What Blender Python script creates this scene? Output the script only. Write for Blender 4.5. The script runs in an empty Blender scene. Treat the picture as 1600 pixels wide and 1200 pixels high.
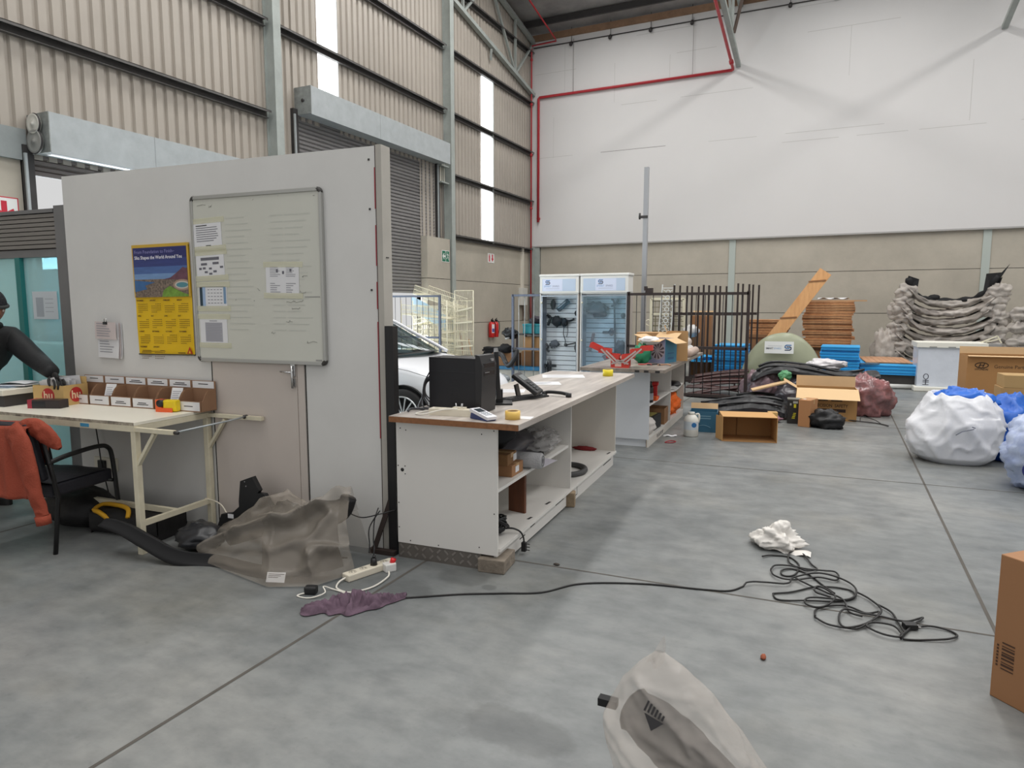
import bpy, math, random
from mathutils import Vector as V, Matrix as Mx, Euler, noise

S = bpy.context.scene
COL = S.collection
R = math.radians
PI = math.pi
random.seed(7)

# ---------------------------------------------------------------- camera, world, lights, exposure
cam = bpy.data.objects.new('camera', bpy.data.cameras.new('camera'))
COL.objects.link(cam)
cam.location = (0, 0, 1.6)
cam.rotation_euler = (R(90 - 6.5655), 0, R(25.5467))
cam.data.sensor_width = 36
cam.data.lens = 1060 / 1600 * 36
cam.data.clip_end = 200
S.camera = cam

S.view_settings.view_transform = 'Standard'
S.view_settings.look = 'None'
S.view_settings.gamma = 1
S.view_settings.use_curve_mapping = False
S.view_settings.exposure = 0.24
S.cycles.use_denoising = True
S.cycles.max_bounces = 8
S.cycles.transparent_max_bounces = 16
S.cycles.caustics_reflective = False
S.cycles.caustics_refractive = False

world = bpy.data.worlds.new('overcast_sky')
S.world = world
world.use_nodes = True
bg = world.node_tree.nodes['Background']
bg.inputs[0].default_value = (1.0, 1.0, 1.0, 1)
bg.inputs[1].default_value = 0.56


def area(name, loc, rot, sx, sy, power, col=(1, 1, 1), spread=180):
    l = bpy.data.lights.new(name, 'AREA')
    l.shape = 'RECTANGLE'
    l.size, l.size_y, l.energy, l.color = sx, sy, power, col
    l.spread = R(spread)
    o = bpy.data.objects.new(name, l)
    COL.objects.link(o)
    o.location = loc
    o.rotation_euler = rot
    o['kind'] = 'structure'
    return o


# daylight through the translucent roof sheets (roof slopes up towards the viewer) and the open door
SLOPE = 0.19
for i, lx in enumerate((-5.75, 0.2, 6.2)):
    area('skylight_%d' % i, (lx, 7.5, 9.75 + SLOPE * 12.4 - 0.2), (math.atan(-SLOPE), 0, 0), 0.9, 21, 860, (1, 0.985, 0.96))
area('yard_fill_daylight', (-13.2, 9, 9.5), (0, R(18), 0), 7, 22, 13000, (0.93, 0.97, 1.0))  # lamp added out of view above the yard to brighten the outside
area('door_daylight', (-8.7, 6.7, 1.7), (0, R(-90), 0), 3.0, 2.6, 160, (0.88, 0.95, 1.0))

# ---------------------------------------------------------------- materials


def lin(c):
    return tuple(((x / 255) / 12.92 if x / 255 <= 0.04045 else ((x / 255 + 0.055) / 1.055) ** 2.4) for x in c[:3]) + (1,)


MATS = {}


def M(name, col, rough=0.6, metal=0, var=0.0, scale=4, bump=0.0, bscale=30, alpha=1, trans=0, emis=0, stretch=(1, 1, 1), col2=None, spec=None, thin=False):
    """procedural principled material: base colour, noise mottling between two tones, optional bump"""
    if name in MATS:
        return MATS[name]
    m = bpy.data.materials.new(name)
    m.use_nodes = True
    nt = m.node_tree
    p = nt.nodes['Principled BSDF']
    c = lin(col)
    p.inputs['Base Color'].default_value = c
    p.inputs['Roughness'].default_value = rough
    p.inputs['Metallic'].default_value = metal
    if spec is not None:
        p.inputs['Specular IOR Level'].default_value = spec
    p.inputs['Alpha'].default_value = alpha
    if trans:
        p.inputs['Transmission Weight'].default_value = trans
    if emis:
        p.inputs['Emission Color'].default_value = c
        p.inputs['Emission Strength'].default_value = emis
    if var or col2 or bump:
        tc = nt.nodes.new('ShaderNodeTexCoord')
        mp = nt.nodes.new('ShaderNodeMapping')
        mp.inputs['Scale'].default_value = stretch
        nt.links.new(tc.outputs['Object'], mp.inputs[0])
    if var or col2:
        n = nt.nodes.new('ShaderNodeTexNoise')
        n.inputs['Scale'].default_value = scale
        n.inputs['Detail'].default_value = 6
        n.inputs['Roughness'].default_value = 0.65
        nt.links.new(mp.outputs[0], n.inputs['Vector'])
        r = nt.nodes.new('ShaderNodeValToRGB')
        r.color_ramp.elements[0].position = 0.32
        r.color_ramp.elements[1].position = 0.68
        a = lin(col2) if col2 else tuple(x * (1 - var) for x in c[:3]) + (1,)
        b = c if col2 else tuple(min(1, x * (1 + var)) for x in c[:3]) + (1,)
        r.color_ramp.elements[0].color = a
        r.color_ramp.elements[1].color = b
        nt.links.new(n.outputs['Fac'], r.inputs[0])
        nt.links.new(r.outputs[0], p.inputs['Base Color'])
    if bump:
        n2 = nt.nodes.new('ShaderNodeTexNoise')
        n2.inputs['Scale'].default_value = bscale
        n2.inputs['Detail'].default_value = 5
        nt.links.new(mp.outputs[0], n2.inputs['Vector'])
        bp = nt.nodes.new('ShaderNodeBump')
        bp.inputs['Strength'].default_value = bump
        bp.inputs['Distance'].default_value = 0.02
        nt.links.new(n2.outputs['Fac'], bp.inputs['Height'])
        nt.links.new(bp.outputs[0], p.inputs['Normal'])
    MATS[name] = m
    return m


def plastic_film(name, col, alpha, rough=0.28, scale=14, bump=0.5, var=0.04):
    m = M(name, col, rough, alpha=alpha, var=var, scale=6, bump=bump, bscale=scale)
    return m


def glass_mat(name, tint, gloss=0.1, film=0.0):
    """thin clear pane: tinted transparency, a little mirror reflection and optional pale diffuse share"""
    if name in MATS:
        return MATS[name]
    m = bpy.data.materials.new(name)
    m.use_nodes = True
    nt = m.node_tree
    nt.nodes.remove(nt.nodes['Principled BSDF'])
    out = nt.nodes['Material Output']
    tr = nt.nodes.new('ShaderNodeBsdfTransparent')
    tr.inputs[0].default_value = lin(tint)
    gl = nt.nodes.new('ShaderNodeBsdfGlossy')
    gl.inputs['Roughness'].default_value = 0.03
    df = nt.nodes.new('ShaderNodeBsdfDiffuse')
    df.inputs[0].default_value = lin(tint)
    a = nt.nodes.new('ShaderNodeMixShader')
    a.inputs[0].default_value = film
    nt.links.new(tr.outputs[0], a.inputs[1])
    nt.links.new(df.outputs[0], a.inputs[2])
    b = nt.nodes.new('ShaderNodeMixShader')
    b.inputs[0].default_value = gloss
    nt.links.new(a.outputs[0], b.inputs[1])
    nt.links.new(gl.outputs[0], b.inputs[2])
    nt.links.new(b.outputs[0], out.inputs[0])
    MATS[name] = m
    return m


# ---------------------------------------------------------------- mesh builder


def frame(d):
    d = d.normalized()
    u = V((0, 0, 1)) if abs(d.z) < 0.95 else V((1, 0, 0))
    a = d.cross(u).normalized()
    return a, a.cross(d).normalized()


def T(x=0, y=0, z=0, rx=0, ry=0, rz=0, s=1):
    m = Mx.Translation((x, y, z)) @ Euler((R(rx), R(ry), R(rz))).to_matrix().to_4x4()
    return m @ Mx.Diagonal((s, s, s, 1)) if s != 1 else m


class MB:
    def __init__(s, X=None):
        s.v, s.f, s.m, s.sm, s.mats = [], [], [], [], []
        s.X = X or Mx.Identity(4)

    def add(s, vs, fs, mat, smooth=False, X=None):
        X = s.X @ X if X is not None else s.X
        if mat not in s.mats:
            s.mats.append(mat)
        k, n = s.mats.index(mat), len(s.v)
        s.v += [X @ V(v) for v in vs]
        for f in fs:
            s.f.append(tuple(i + n for i in f))
            s.m.append(k)
            s.sm.append(smooth)
        return s

    def box(s, x0, x1, y0, y1, z0, z1, mat, X=None):
        vs = [(x, y, z) for z in (z0, z1) for y in (y0, y1) for x in (x0, x1)]
        return s.add(vs, [(0, 2, 3, 1), (4, 5, 7, 6), (0, 1, 5, 4), (2, 6, 7, 3), (0, 4, 6, 2), (1, 3, 7, 5)], mat, X=X)

    def cbox(s, c, d, mat, X=None):
        return s.box(c[0] - d[0] / 2, c[0] + d[0] / 2, c[1] - d[1] / 2, c[1] + d[1] / 2, c[2] - d[2] / 2, c[2] + d[2] / 2, mat, X)

    def bar(s, a, b, w, h, mat, up=None):
        a, b = V(a), V(b)
        d = (b - a).normalized()
        if up:
            q = d.cross(V(up)).normalized()
            p = q.cross(d).normalized()
        else:
            q, p = frame(d)
        vs = [e + q * (sx * w / 2) + p * (sy * h / 2) for e in (a, b) for sx, sy in ((-1, -1), (1, -1), (1, 1), (-1, 1))]
        return s.add(vs, [(0, 1, 2, 3), (7, 6, 5, 4), (0, 4, 5, 1), (1, 5, 6, 2), (2, 6, 7, 3), (3, 7, 4, 0)], mat)

    def tube(s, pts, r, mat, seg=8, closed=False, X=None, cap=True):
        pts = [V(p) for p in pts]
        n = len(pts)
        rs = r if isinstance(r, (list, tuple)) else [r] * n
        vs, fs = [], []
        pa = None
        for i, p in enumerate(pts):
            d = (pts[(i + 1) % n] - pts[i - 1]) if closed else (pts[min(i + 1, n - 1)] - pts[max(i - 1, 0)])
            if d.length < 1e-9:
                d = V((0, 0, 1))
            d.normalize()
            if pa is None:
                a, b = frame(d)
            else:
                a = (pa - d * pa.dot(d))
                a = a.normalized() if a.length > 1e-6 else frame(d)[0]
                b = a.cross(d)
            pa = a
            for k in range(seg):
                t = 2 * PI * k / seg
                vs.append(p + (a * math.cos(t) + b * math.sin(t)) * rs[i])
        for i in range(n if closed else n - 1):
            j = (i + 1) % n
            for k in range(seg):
                l = (k + 1) % seg
                fs.append((i * seg + k, i * seg + l, j * seg + l, j * seg + k))
        if not closed and cap:
            fs.append(tuple(range(seg))[::-1])
            fs.append(tuple((n - 1) * seg + k for k in range(seg)))
        return s.add(vs, fs, mat, True, X)

    def cyl(s, a, b, r, mat, seg=16, r2=None):
        return s.tube([a, b], [r, r if r2 is None else r2], mat, seg)

    def lathe(s, prof, mat, seg=24, X=None, smooth=True):
        vs, fs = [], []
        for r, z in prof:
            for k in range(seg):
                t = 2 * PI * k / seg
                vs.append((r * math.cos(t), r * math.sin(t), z))
        for i in range(len(prof) - 1):
            for k in range(seg):
                l = (k + 1) % seg
                fs.append((i * seg + k, i * seg + l, (i + 1) * seg + l, (i + 1) * seg + k))
        return s.add(vs, fs, mat, smooth, X)

    def prism(s, poly, d, mat, X=None):
        """polygon in local xz extruded from y=0 to y=d"""
        n = len(poly)
        vs = [(x, 0, z) for x, z in poly] + [(x, d, z) for x, z in poly]
        fs = [tuple(range(n)), tuple(range(2 * n - 1, n - 1, -1))] + [(i, i + n, (i + 1) % n + n, (i + 1) % n) for i in range(n)]
        return s.add(vs, fs, mat, X=X)

    def quad(s, pts, mat, X=None):
        return s.add(pts, [tuple(range(len(pts)))], mat, X=X)

    def grid(s, fn, nu, nv, mat, wrap=False, smooth=True, X=None):
        vs = [fn(i / nu, j / nv) for j in range(nv + 1) for i in range(nu + (0 if wrap else 1))]
        w = nu if wrap else nu + 1
        fs = [(j * w + i, j * w + (i + 1) % w, (j + 1) * w + (i + 1) % w, (j + 1) * w + i) for j in range(nv) for i in range(nu)]
        return s.add(vs, fs, mat, smooth, X)

    def blob(s, c, r, mat, seed=0, amp=0.15, freq=2.5, crease=0.12, cf=6, nu=40, nv=24, floor=None, X=None):
        """lumpy, creased sack"""
        c, off = V(c), V((seed * 7.3, seed * 3.1, seed * 1.7))

        def fn(u, w):
            t, p = u * 2 * PI, (w - 0.5) * PI
            d = V((math.cos(p) * math.cos(t), math.cos(p) * math.sin(t), math.sin(p)))
            e = d + V((noise.noise(d * 2 + off), noise.noise(d * 2 - off), noise.noise(d * 2.2 + off * 3))) * 0.35
            n1, n2 = abs(noise.noise(e * cf * .5 + off * 2)), abs(noise.noise(e * cf * .9 - off))
            k = 1 + amp * noise.noise(d * freq + off) + crease * (max(0, 1 - n1 * 4.5) * 0.45 + max(0, 1 - n2 * 5) * 0.25 - n1 * 0.45)
            q = c + V((d.x * r[0], d.y * r[1], d.z * r[2])) * k
            if floor is not None and q.z < floor:
                q.z = floor + 0.004 * noise.noise(d * 9)
            return q
        return s.grid(fn, nu, nv, mat, True, True, X)

    def text(s, body, size, X, mat, align='LEFT', bold=0.0, sx=1.0):
        cu = bpy.data.curves.new('t', 'FONT')
        cu.body, cu.size, cu.align_x, cu.offset = body, size, align, bold
        cu.resolution_u = 2
        o = bpy.data.objects.new('t', cu)
        COL.objects.link(o)
        me = bpy.data.meshes.new_from_object(o.evaluated_get(bpy.context.evaluated_depsgraph_get()))
        vs = [(v.co.x * sx, v.co.y, 0) for v in me.vertices]
        fs = [tuple(p.vertices) for p in me.polygons]
        bpy.data.objects.remove(o)
        bpy.data.curves.remove(cu)
        bpy.data.meshes.remove(me)
        return s.add(vs, fs, mat, X=X)

    def build(s, name, parent=None, loc=None, rz=0, label=None, cat=None, group=None, kind=None, bevel=0, sub=0, solid=0):
        me = bpy.data.meshes.new(name)
        me.from_pydata([tuple(v) for v in s.v], [], s.f)
        for m in s.mats:
            me.materials.append(m)
        me.polygons.foreach_set('material_index', s.m)
        me.polygons.foreach_set('use_smooth', s.sm)
        me.update()
        o = bpy.data.objects.new(name, me)
        COL.objects.link(o)
        if parent:
            o.parent = parent
        if loc is not None:
            o.location = loc
        if rz:
            o.rotation_euler = (0, 0, R(rz))
        if solid:
            q = o.modifiers.new('solid', 'SOLIDIFY')
            q.thickness = solid
        if bevel:
            q = o.modifiers.new('bevel', 'BEVEL')
            q.width, q.segments, q.limit_method = bevel, 2, 'ANGLE'
        if sub:
            q = o.modifiers.new('sub', 'SUBSURF')
            q.levels = q.render_levels = sub
        tag(o, label, cat, group, kind)
        return o


def tag(o, label=None, cat=None, group=None, kind=None):
    for k, v in (('label', label), ('category', cat), ('group', group), ('kind', kind)):
        if v:
            o[k] = v
    return o


def thing(name, label, cat, loc=(0, 0, 0), rz=0, group=None, kind=None):
    o = bpy.data.objects.new(name, None)
    o.empty_display_size = 0.1
    COL.objects.link(o)
    o.location = loc
    o.rotation_euler = (0, 0, R(rz))
    return tag(o, label, cat, group, kind)


def dup(root, loc=None, rz=None, label=None):
    r = root.copy()
    COL.objects.link(r)
    if loc is not None:
        r.location = loc
    if rz is not None:
        r.rotation_euler = (0, 0, R(rz))
    if label:
        r['label'] = label
    for ch in [o for o in S.objects if o.parent == root]:
        c = ch.copy()
        COL.objects.link(c)
        c.parent = r
        for g in [o for o in S.objects if o.parent == ch]:
            d = g.copy()
            COL.objects.link(d)
            d.parent = c
    return r


def spl(pts, n=8, closed=False):
    """Catmull-Rom through the points"""
    P = [V(p) for p in pts]
    out = []
    N = len(P)
    for i in range(N if closed else N - 1):
        a, b, c, d = (P[(i - 1) % N], P[i], P[(i + 1) % N], P[(i + 2) % N]) if closed else (P[max(i - 1, 0)], P[i], P[i + 1], P[min(i + 2, N - 1)])
        for k in range(n):
            t = k / n
            out.append(0.5 * (2 * b + (c - a) * t + (2 * a - 5 * b + 4 * c - d) * t * t + (3 * b - a - 3 * c + d) * t ** 3))
    if not closed:
        out.append(P[-1])
    return out


# common materials
white_paint = M('white_paint', (214, 212, 208), 0.6, var=0.03, scale=1.2)
steel_grey = M('grey_green_steel', (158, 164, 160), 0.5, var=0.12, scale=3)
galv = M('galvanised_sheet', (172, 178, 180), 0.42, 0.25, var=0.08, scale=5)
dark_steel = M('dark_steel', (62, 60, 60), 0.5, 0.3, var=0.1)
black = M('black_plastic', (26, 26, 28), 0.45)
black_matt = M('black_matt', (20, 20, 22), 0.75)
black_gloss = M('black_gloss', (22, 22, 25), 0.22)
rubber = M('rubber', (24, 24, 24), 0.8)
chrome = M('bright_metal', (200, 200, 200), 0.25, 0.9)
card = M('cardboard', (178, 139, 96), 0.8, var=0.06, scale=3)
card_dk = M('cardboard_brown', (141, 103, 70), 0.85, var=0.07, scale=3)
card_lt = M('cardboard_pale', (205, 172, 130), 0.8, var=0.05, scale=3)
paper = M('white_paper', (222, 222, 224), 0.7)
paper_grey = M('grey_print', (150, 150, 156), 0.7)
ink = M('black_ink', (40, 38, 40), 0.7)
cream_steel = M('cream_painted_steel', (214, 206, 182), 0.5, var=0.08, scale=9)
red = M('red_paint', (196, 38, 36), 0.4)
pipe_red = M('pipe_red', (176, 42, 50), 0.4)
blue_print = M('blue_print', (40, 110, 170), 0.6)
navy_print = M('navy_print', (36, 58, 90), 0.6)
cream_plastic = M('cream_plastic', (222, 214, 196), 0.5)


def logo_s(mb, X, h):
    """two interlocking hooks forming an S"""
    for pts, mt in (([(0.42, 0.42), (-0.25, 0.42), (-0.42, 0.25), (-0.42, 0.02), (-0.25, -0.12), (0.2, -0.12)], blue_print),
                    ([(-0.42, -0.42), (0.25, -0.42), (0.42, -0.25), (0.42, 0.02), (0.25, 0.14), (-0.18, 0.14)], navy_print)):
        w = 0.17 * h
        for i in range(len(pts) - 1):
            a, b = V((pts[i][0] * h * 1.15, pts[i][1] * h, 0)), V((pts[i + 1][0] * h * 1.15, pts[i + 1][1] * h, 0))
            d = (b - a).normalized()
            q = V((-d.y, d.x, 0)) * w / 2
            a, b = a - d * w * 0.3, b + d * w * 0.3
            mb.quad([a - q, b - q, b + q, a + q], mt, X)


def lines(mb, X, x0, x1, z0, z1, n, mat, h=0.35, jag=0.3):
    """rows of small print (local xy plane)"""
    st = (z1 - z0) / n
    for i in range(n):
        y = z1 - st * (i + 0.5)
        e = x1 - random.random() * jag * (x1 - x0)
        mb.quad([(x0, y - st * h / 2, 0), (e, y - st * h / 2, 0), (e, y + st * h / 2, 0), (x0, y + st * h / 2, 0)], mat, X)


def card_box(name, label, cat, w, d, h, loc, rz=0, mat=None, flaps=None, inner=None, group=None, closed=True, tape=True, rx=0, wall=0.006, tmat=None):
    """cardboard carton: closed with tape strip and lid seam, or open with flaps ((side, angle, length) ...)"""
    mat = mat or card
    t = thing(name, label, cat, loc, rz, group)
    if rx:
        t.rotation_euler = (R(rx), 0, R(rz))
    b = MB()
    if closed:
        b.box(-w / 2, w / 2, -d / 2, d / 2, 0, h, mat)
        b.build('carton_body', t, bevel=0.004)
        l = MB()
        l.box(-w / 2 + 0.002, w / 2 - 0.002, -0.0015, 0.0015, h - 0.001, h + 0.0006, M('carton_seam', (96, 70, 48), 0.8))
        if tape:
            l.box(-w / 2 - 0.0008, w / 2 + 0.0008, -0.025, 0.025, h, h + 0.0008, tmat or M('packing_tape', (188, 152, 108), 0.3))
            for sx in (-1, 1):
                l.box(min(sx * w / 2, sx * (w / 2 + 0.0008)), max(sx * w / 2, sx * (w / 2 + 0.0008)), -0.025, 0.025, h - min(0.06, h * .4), h, tmat or M('packing_tape', (188, 152, 108), 0.3))
        l.build('tape_strip', t)
    else:
        k = wall
        im = inner or card_dk
        b.box(-w / 2, w / 2, -d / 2, -d / 2 + k, 0, h, mat)
        b.box(-w / 2, w / 2, d / 2 - k, d / 2, 0, h, mat)
        b.box(-w / 2, -w / 2 + k, -d / 2 + k, d / 2 - k, 0, h, mat)
        b.box(w / 2 - k, w / 2, -d / 2 + k, d / 2 - k, 0, h, mat)
        b.box(-w / 2 + k, w / 2 - k, -d / 2 + k, d / 2 - k, 0, k, im)
        b.build('carton_body', t)
        for side, ang, ln in (flaps or ()):
            f = MB()
            a = R(ang)
            c, sn = math.cos(a), math.sin(a)
            dz = ln * sn
            do = ln * c
            if side in 'lr':
                sx = -1 if side == 'l' else 1
                p = [(sx * w / 2, -d / 2, h), (sx * w / 2, d / 2, h), (sx * (w / 2 + do), d / 2, h + dz), (sx * (w / 2 + do), -d / 2, h + dz)]
            else:
                sy = -1 if side == 'f' else 1
                p = [(-w / 2, sy * d / 2, h), (w / 2, sy * d / 2, h), (w / 2, sy * (d / 2 + do), h + dz), (-w / 2, sy * (d / 2 + do), h + dz)]
            f.quad(p, card_lt)
            f.build('flap', t, solid=0.004)
    return t


# ---------------------------------------------------------------- the setting
XW, YB = -8.86, 19.98          # left wall plane, back wall plane

# floor: power-floated concrete with saw-cut joints and a few damp stains


def floor_mat():
    m = bpy.data.materials.new('polished_concrete')
    m.use_nodes = True
    nt = m.node_tree
    N, L = nt.nodes, nt.links
    p = N['Principled BSDF']
    geo = N.new('ShaderNodeNewGeometry')

    def noise_n(sc, det, mp=None):
        n = N.new('ShaderNodeTexNoise')
        n.inputs['Scale'].default_value, n.inputs['Detail'].default_value = sc, det
        n.inputs['Roughness'].default_value = 0.62
        if mp:
            q = N.new('ShaderNodeMapping')
            q.inputs['Scale'].default_value = mp
            L.new(geo.outputs['Position'], q.inputs[0])
            L.new(q.outputs[0], n.inputs['Vector'])
        else:
            L.new(geo.outputs['Position'], n.inputs['Vector'])
        return n

    def ramp(src, stops):
        r = N.new('ShaderNodeValToRGB')
        e = r.color_ramp.elements
        while len(e) < len(stops):
            e.new(0.5)
        for k, (pos, c) in enumerate(stops):
            e[k].position, e[k].color = pos, c
        L.new(src, r.inputs[0])
        return r

    def mix(mode, fac, a, b):
        x = N.new('ShaderNodeMix')
        x.data_type, x.blend_type = 'RGBA', mode
        if isinstance(fac, float):
            x.inputs[0].default_value = fac
        else:
            L.new(fac, x.inputs[0])
        L.new(a, x.inputs[6])
        if isinstance(b, tuple):
            x.inputs[7].default_value = b
        else:
            L.new(b, x.inputs[7])
        return x.outputs[2]
    base = ramp(noise_n(0.45, 8).outputs['Fac'], [(0.3, lin((100, 104, 105))), (0.5, lin((123, 126, 126))), (0.72, lin((150, 150, 147)))])
    c = base.outputs[0]
    fine = ramp(noise_n(4.5, 10, (1, 1.7, 1)).outputs['Fac'], [(0.3, (0.68, 0.69, 0.70, 1)), (0.62, (1.1, 1.09, 1.08, 1))])
    c = mix('MULTIPLY', 0.8, c, fine.outputs[0])
    sp = ramp(noise_n(26, 8).outputs['Fac'], [(0.26, (0.72, 0.72, 0.72, 1)), (0.4, (1, 1, 1, 1))])
    c = mix('MULTIPLY', 0.55, c, sp.outputs[0])
    sp2 = ramp(noise_n(2.1, 9, (1.6, .7, 1)).outputs['Fac'], [(0.5, (1, 1, 1, 1)), (0.66, (0.86, 0.86, 0.855, 1))])
    c = mix('MULTIPLY', 0.8, c, sp2.outputs[0])
    warm = ramp(noise_n(0.7, 4).outputs['Fac'], [(0.52, (0, 0, 0, 1)), (0.72, (1, 1, 1, 1))])
    c = mix('MULTIPLY', warm.outputs[0], c, (1.05, 1.0, 0.92, 1))
    wob = noise_n(5, 4)
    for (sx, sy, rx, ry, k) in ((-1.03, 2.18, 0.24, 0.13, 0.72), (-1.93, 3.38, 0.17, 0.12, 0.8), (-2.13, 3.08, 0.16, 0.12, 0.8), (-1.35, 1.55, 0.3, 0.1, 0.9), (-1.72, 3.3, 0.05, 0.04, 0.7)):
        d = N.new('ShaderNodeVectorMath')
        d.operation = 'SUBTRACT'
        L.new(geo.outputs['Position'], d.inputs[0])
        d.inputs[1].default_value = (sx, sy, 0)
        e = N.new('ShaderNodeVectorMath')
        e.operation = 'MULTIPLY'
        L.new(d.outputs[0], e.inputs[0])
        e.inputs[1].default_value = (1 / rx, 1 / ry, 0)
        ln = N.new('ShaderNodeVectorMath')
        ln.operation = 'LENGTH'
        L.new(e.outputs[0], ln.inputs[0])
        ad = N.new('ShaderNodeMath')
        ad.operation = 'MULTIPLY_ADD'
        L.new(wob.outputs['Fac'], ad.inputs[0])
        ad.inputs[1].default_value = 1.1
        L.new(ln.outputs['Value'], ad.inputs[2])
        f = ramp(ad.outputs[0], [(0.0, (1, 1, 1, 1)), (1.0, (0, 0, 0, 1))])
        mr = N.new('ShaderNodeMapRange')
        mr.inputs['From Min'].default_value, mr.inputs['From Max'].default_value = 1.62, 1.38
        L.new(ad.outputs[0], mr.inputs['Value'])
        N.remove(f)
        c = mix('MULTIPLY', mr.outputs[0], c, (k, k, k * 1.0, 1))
    L.new(c, p.inputs['Base Color'])
    rr = ramp(noise_n(1.6, 6).outputs['Fac'], [(0.3, (0.32, 0.32, 0.32, 1)), (0.75, (0.55, 0.55, 0.55, 1))])
    L.new(rr.outputs[0], p.inputs['Roughness'])
    p.inputs['Specular IOR Level'].default_value = 0.45
    bp = N.new('ShaderNodeBump')
    bp.inputs['Strength'].default_value, bp.inputs['Distance'].default_value = 0.08, 0.01
    L.new(noise_n(18, 6).outputs['Fac'], bp.inputs['Height'])
    L.new(bp.outputs[0], p.inputs['Normal'])
    return m


b = MB()
b.quad([(-8.9, -6, 0), (16, -6, 0), (16, 20, 0), (-8.9, 20, 0)], floor_mat())
joint = M('joint_filler', (84, 80, 75), 0.9, var=0.15, scale=6)
jz = 0.0012
for x in (-2.27, 0.78, 3.83, 6.9, -5.3):
    b.quad([(x - 0.009, -6, jz), (x + 0.009, -6, jz), (x + 0.009, 20, jz), (x - 0.009, 20, jz)], joint)
for y in (0.72, 3.83, 6.97, 10.1, 13.2):
    b.quad([(-8.8, y - 0.007 - 0.4, jz), (16, y - 0.007 + 0.7, jz), (16, y + 0.007 + 0.7, jz), (-8.8, y + 0.007 - 0.4, jz)], joint)
b.build('floor', kind='structure')
b = MB()
b.quad([(-40, -12, -0.03), (-8.9, -12, -0.03), (-8.9, 34, -0.03), (-40, 34, -0.03)], M('outside_paving', (176, 176, 172), 0.9, var=0.06))
b.build('ground_outside', kind='structure')

# left wall: profiled steel sheeting over precast concrete
sheet = M('beige_sheeting', (168, 160, 150), 0.5, 0.0, var=0.05, scale=0.9)
transl = M('translucent_sheet', (246, 248, 250), 0.5, emis=3.0)  # daylight shining through the sheet is given as its own emission


def corrugated(mb, y0, y1, z0, z1, mat, pitch=0.1715, x=XW, top=None):
    prof = [(0.0, 0), (0.098, 0), (0.116, -0.036), (0.153, -0.036)]
    pts = []
    y = math.floor(y0 / pitch) * pitch
    while y < y1 + pitch:
        for dy, dx in prof:
            pts.append((y + dy, dx))
        y += pitch
    pts = [(min(max(py, y0), y1), dx) for py, dx in pts if y0 - 0.06 <= py <= y1 + 0.06]
    vs, fs = [], []
    for py, dx in pts:
        vs += [(x + dx, py, z0), (x + dx, py, z1)]
    for i in range(len(pts) - 1):
        fs.append((2 * i, 2 * i + 1, 2 * i + 3, 2 * i + 2))
    mb.add(vs, fs, mat)


ZT = 12.6
b = MB()
for y0, y1, z0, z1 in ((-4, 8.25, 3.36, ZT), (8.25, 9.6, 3.3, ZT), (9.6, 10.24, 4.9, ZT), (10.83, 13.6, 4.9, ZT), (13.6, 15.1, 3.22, ZT),
                       (15.1, 16.6, 3.33, ZT), (16.6, 17.24, 7.66, ZT), (17.24, 20, 3.33, ZT)):
    corrugated(b, y0, y1, z0, z1, sheet)
    b.box(XW - 0.012, XW + 0.004, y1 - 0.012, y1 + 0.004, z0, z1, sheet)
    b.box(XW - 0.042, XW - 0.037, y1 - 0.12, y1 + 0.1 if y1 not in (10.24, 16.6) else y1, z0, z1, sheet)
b.build('wall_left', kind='structure')
for i, (y0, y1, z0, z1) in enumerate(((10.24, 10.83, 5.08, ZT), (16.6, 17.24, 3.33, 7.66))):
    b = MB()
    corrugated(b, y0, y1, z0, z1, transl)
    if i:
        b.box(XW, XW + 0.04, y1, y1 + 0.05, z0, z1, M('strip_trim', (206, 212, 210), 0.5))
        b.box(XW, XW + 0.04, y0, y1 + .05, z1, z1 + 0.05, M('strip_trim', (206, 212, 210), 0.5))
    b.build('window_%d' % (i + 2), kind='structure')

conc = M('precast_concrete', (178, 171, 158), 0.85, var=0.09, scale=1.1, bump=0.15, bscale=12)
dark_gap = M('dark_gap', (52, 48, 44), 0.9)
b = MB()
for y0, y1 in ((-4, 4.98), (8.3, 8.92), (13.62, 14.655), (14.835, 19.98)):
    b.box(XW - 0.14, XW - 0.03, y0, y1, 0, 3.3, dark_gap)
    for z0, z1 in ((0, 1.145), (1.158, 2.245), (2.258, 3.34)):
        b.box(XW - 0.13, XW + (.165 if y0 == 13.62 else 0), y0, y1, z0, min(z1, 3.22 if y0 == 13.62 else 3.34), conc)
b.build('wall_left_base', kind='structure')

# back wall: precast concrete below, white-painted cladding above
b = MB()
b.box(-8.9, 15, YB + 0.03, YB + 0.14, 0, 3.5, dark_gap)
for x0, x1 in ((-8.55, -2.82), (-2.66, 3.08), (3.24, 9.1), (9.1, 15)):
    for z0, z1 in ((0, 1.405), (1.418, 2.495), (2.508, 3.5)):
        b.box(x0, x1, YB, YB + 0.13, z0, z1, conc)
b.build('wall_back_base', kind='structure')
wht = M('white_cladding', (212, 210, 209), 0.75, var=0.015, scale=0.5)
b = MB()
b.box(-8.82, 15, YB - 0.1, YB + 0.05, 3.43, 9.72, wht)
crack = M('cladding_joint', (188, 186, 183), 0.9)
crack_dk = M('cladding_joint_open', (120, 116, 112), 0.9)
rnd = random.Random(3)
yj = YB - 0.1015
for z in (6.12, 7.4, 8.6, 9.25, 5.9):
    x = -8.7
    while x < 14:
        w = rnd.uniform(0.8, 2.6)
        if z != 5.9 or x > -2:
            if rnd.random() < 0.55:
                k = crack_dk if rnd.random() < 0.16 else crack
                b.quad([(x, yj, z), (x + w, yj, z), (x + w, yj, z + 0.012), (x, yj, z + 0.012)], k)
        x += w + rnd.uniform(0.1, 1.4)
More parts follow.
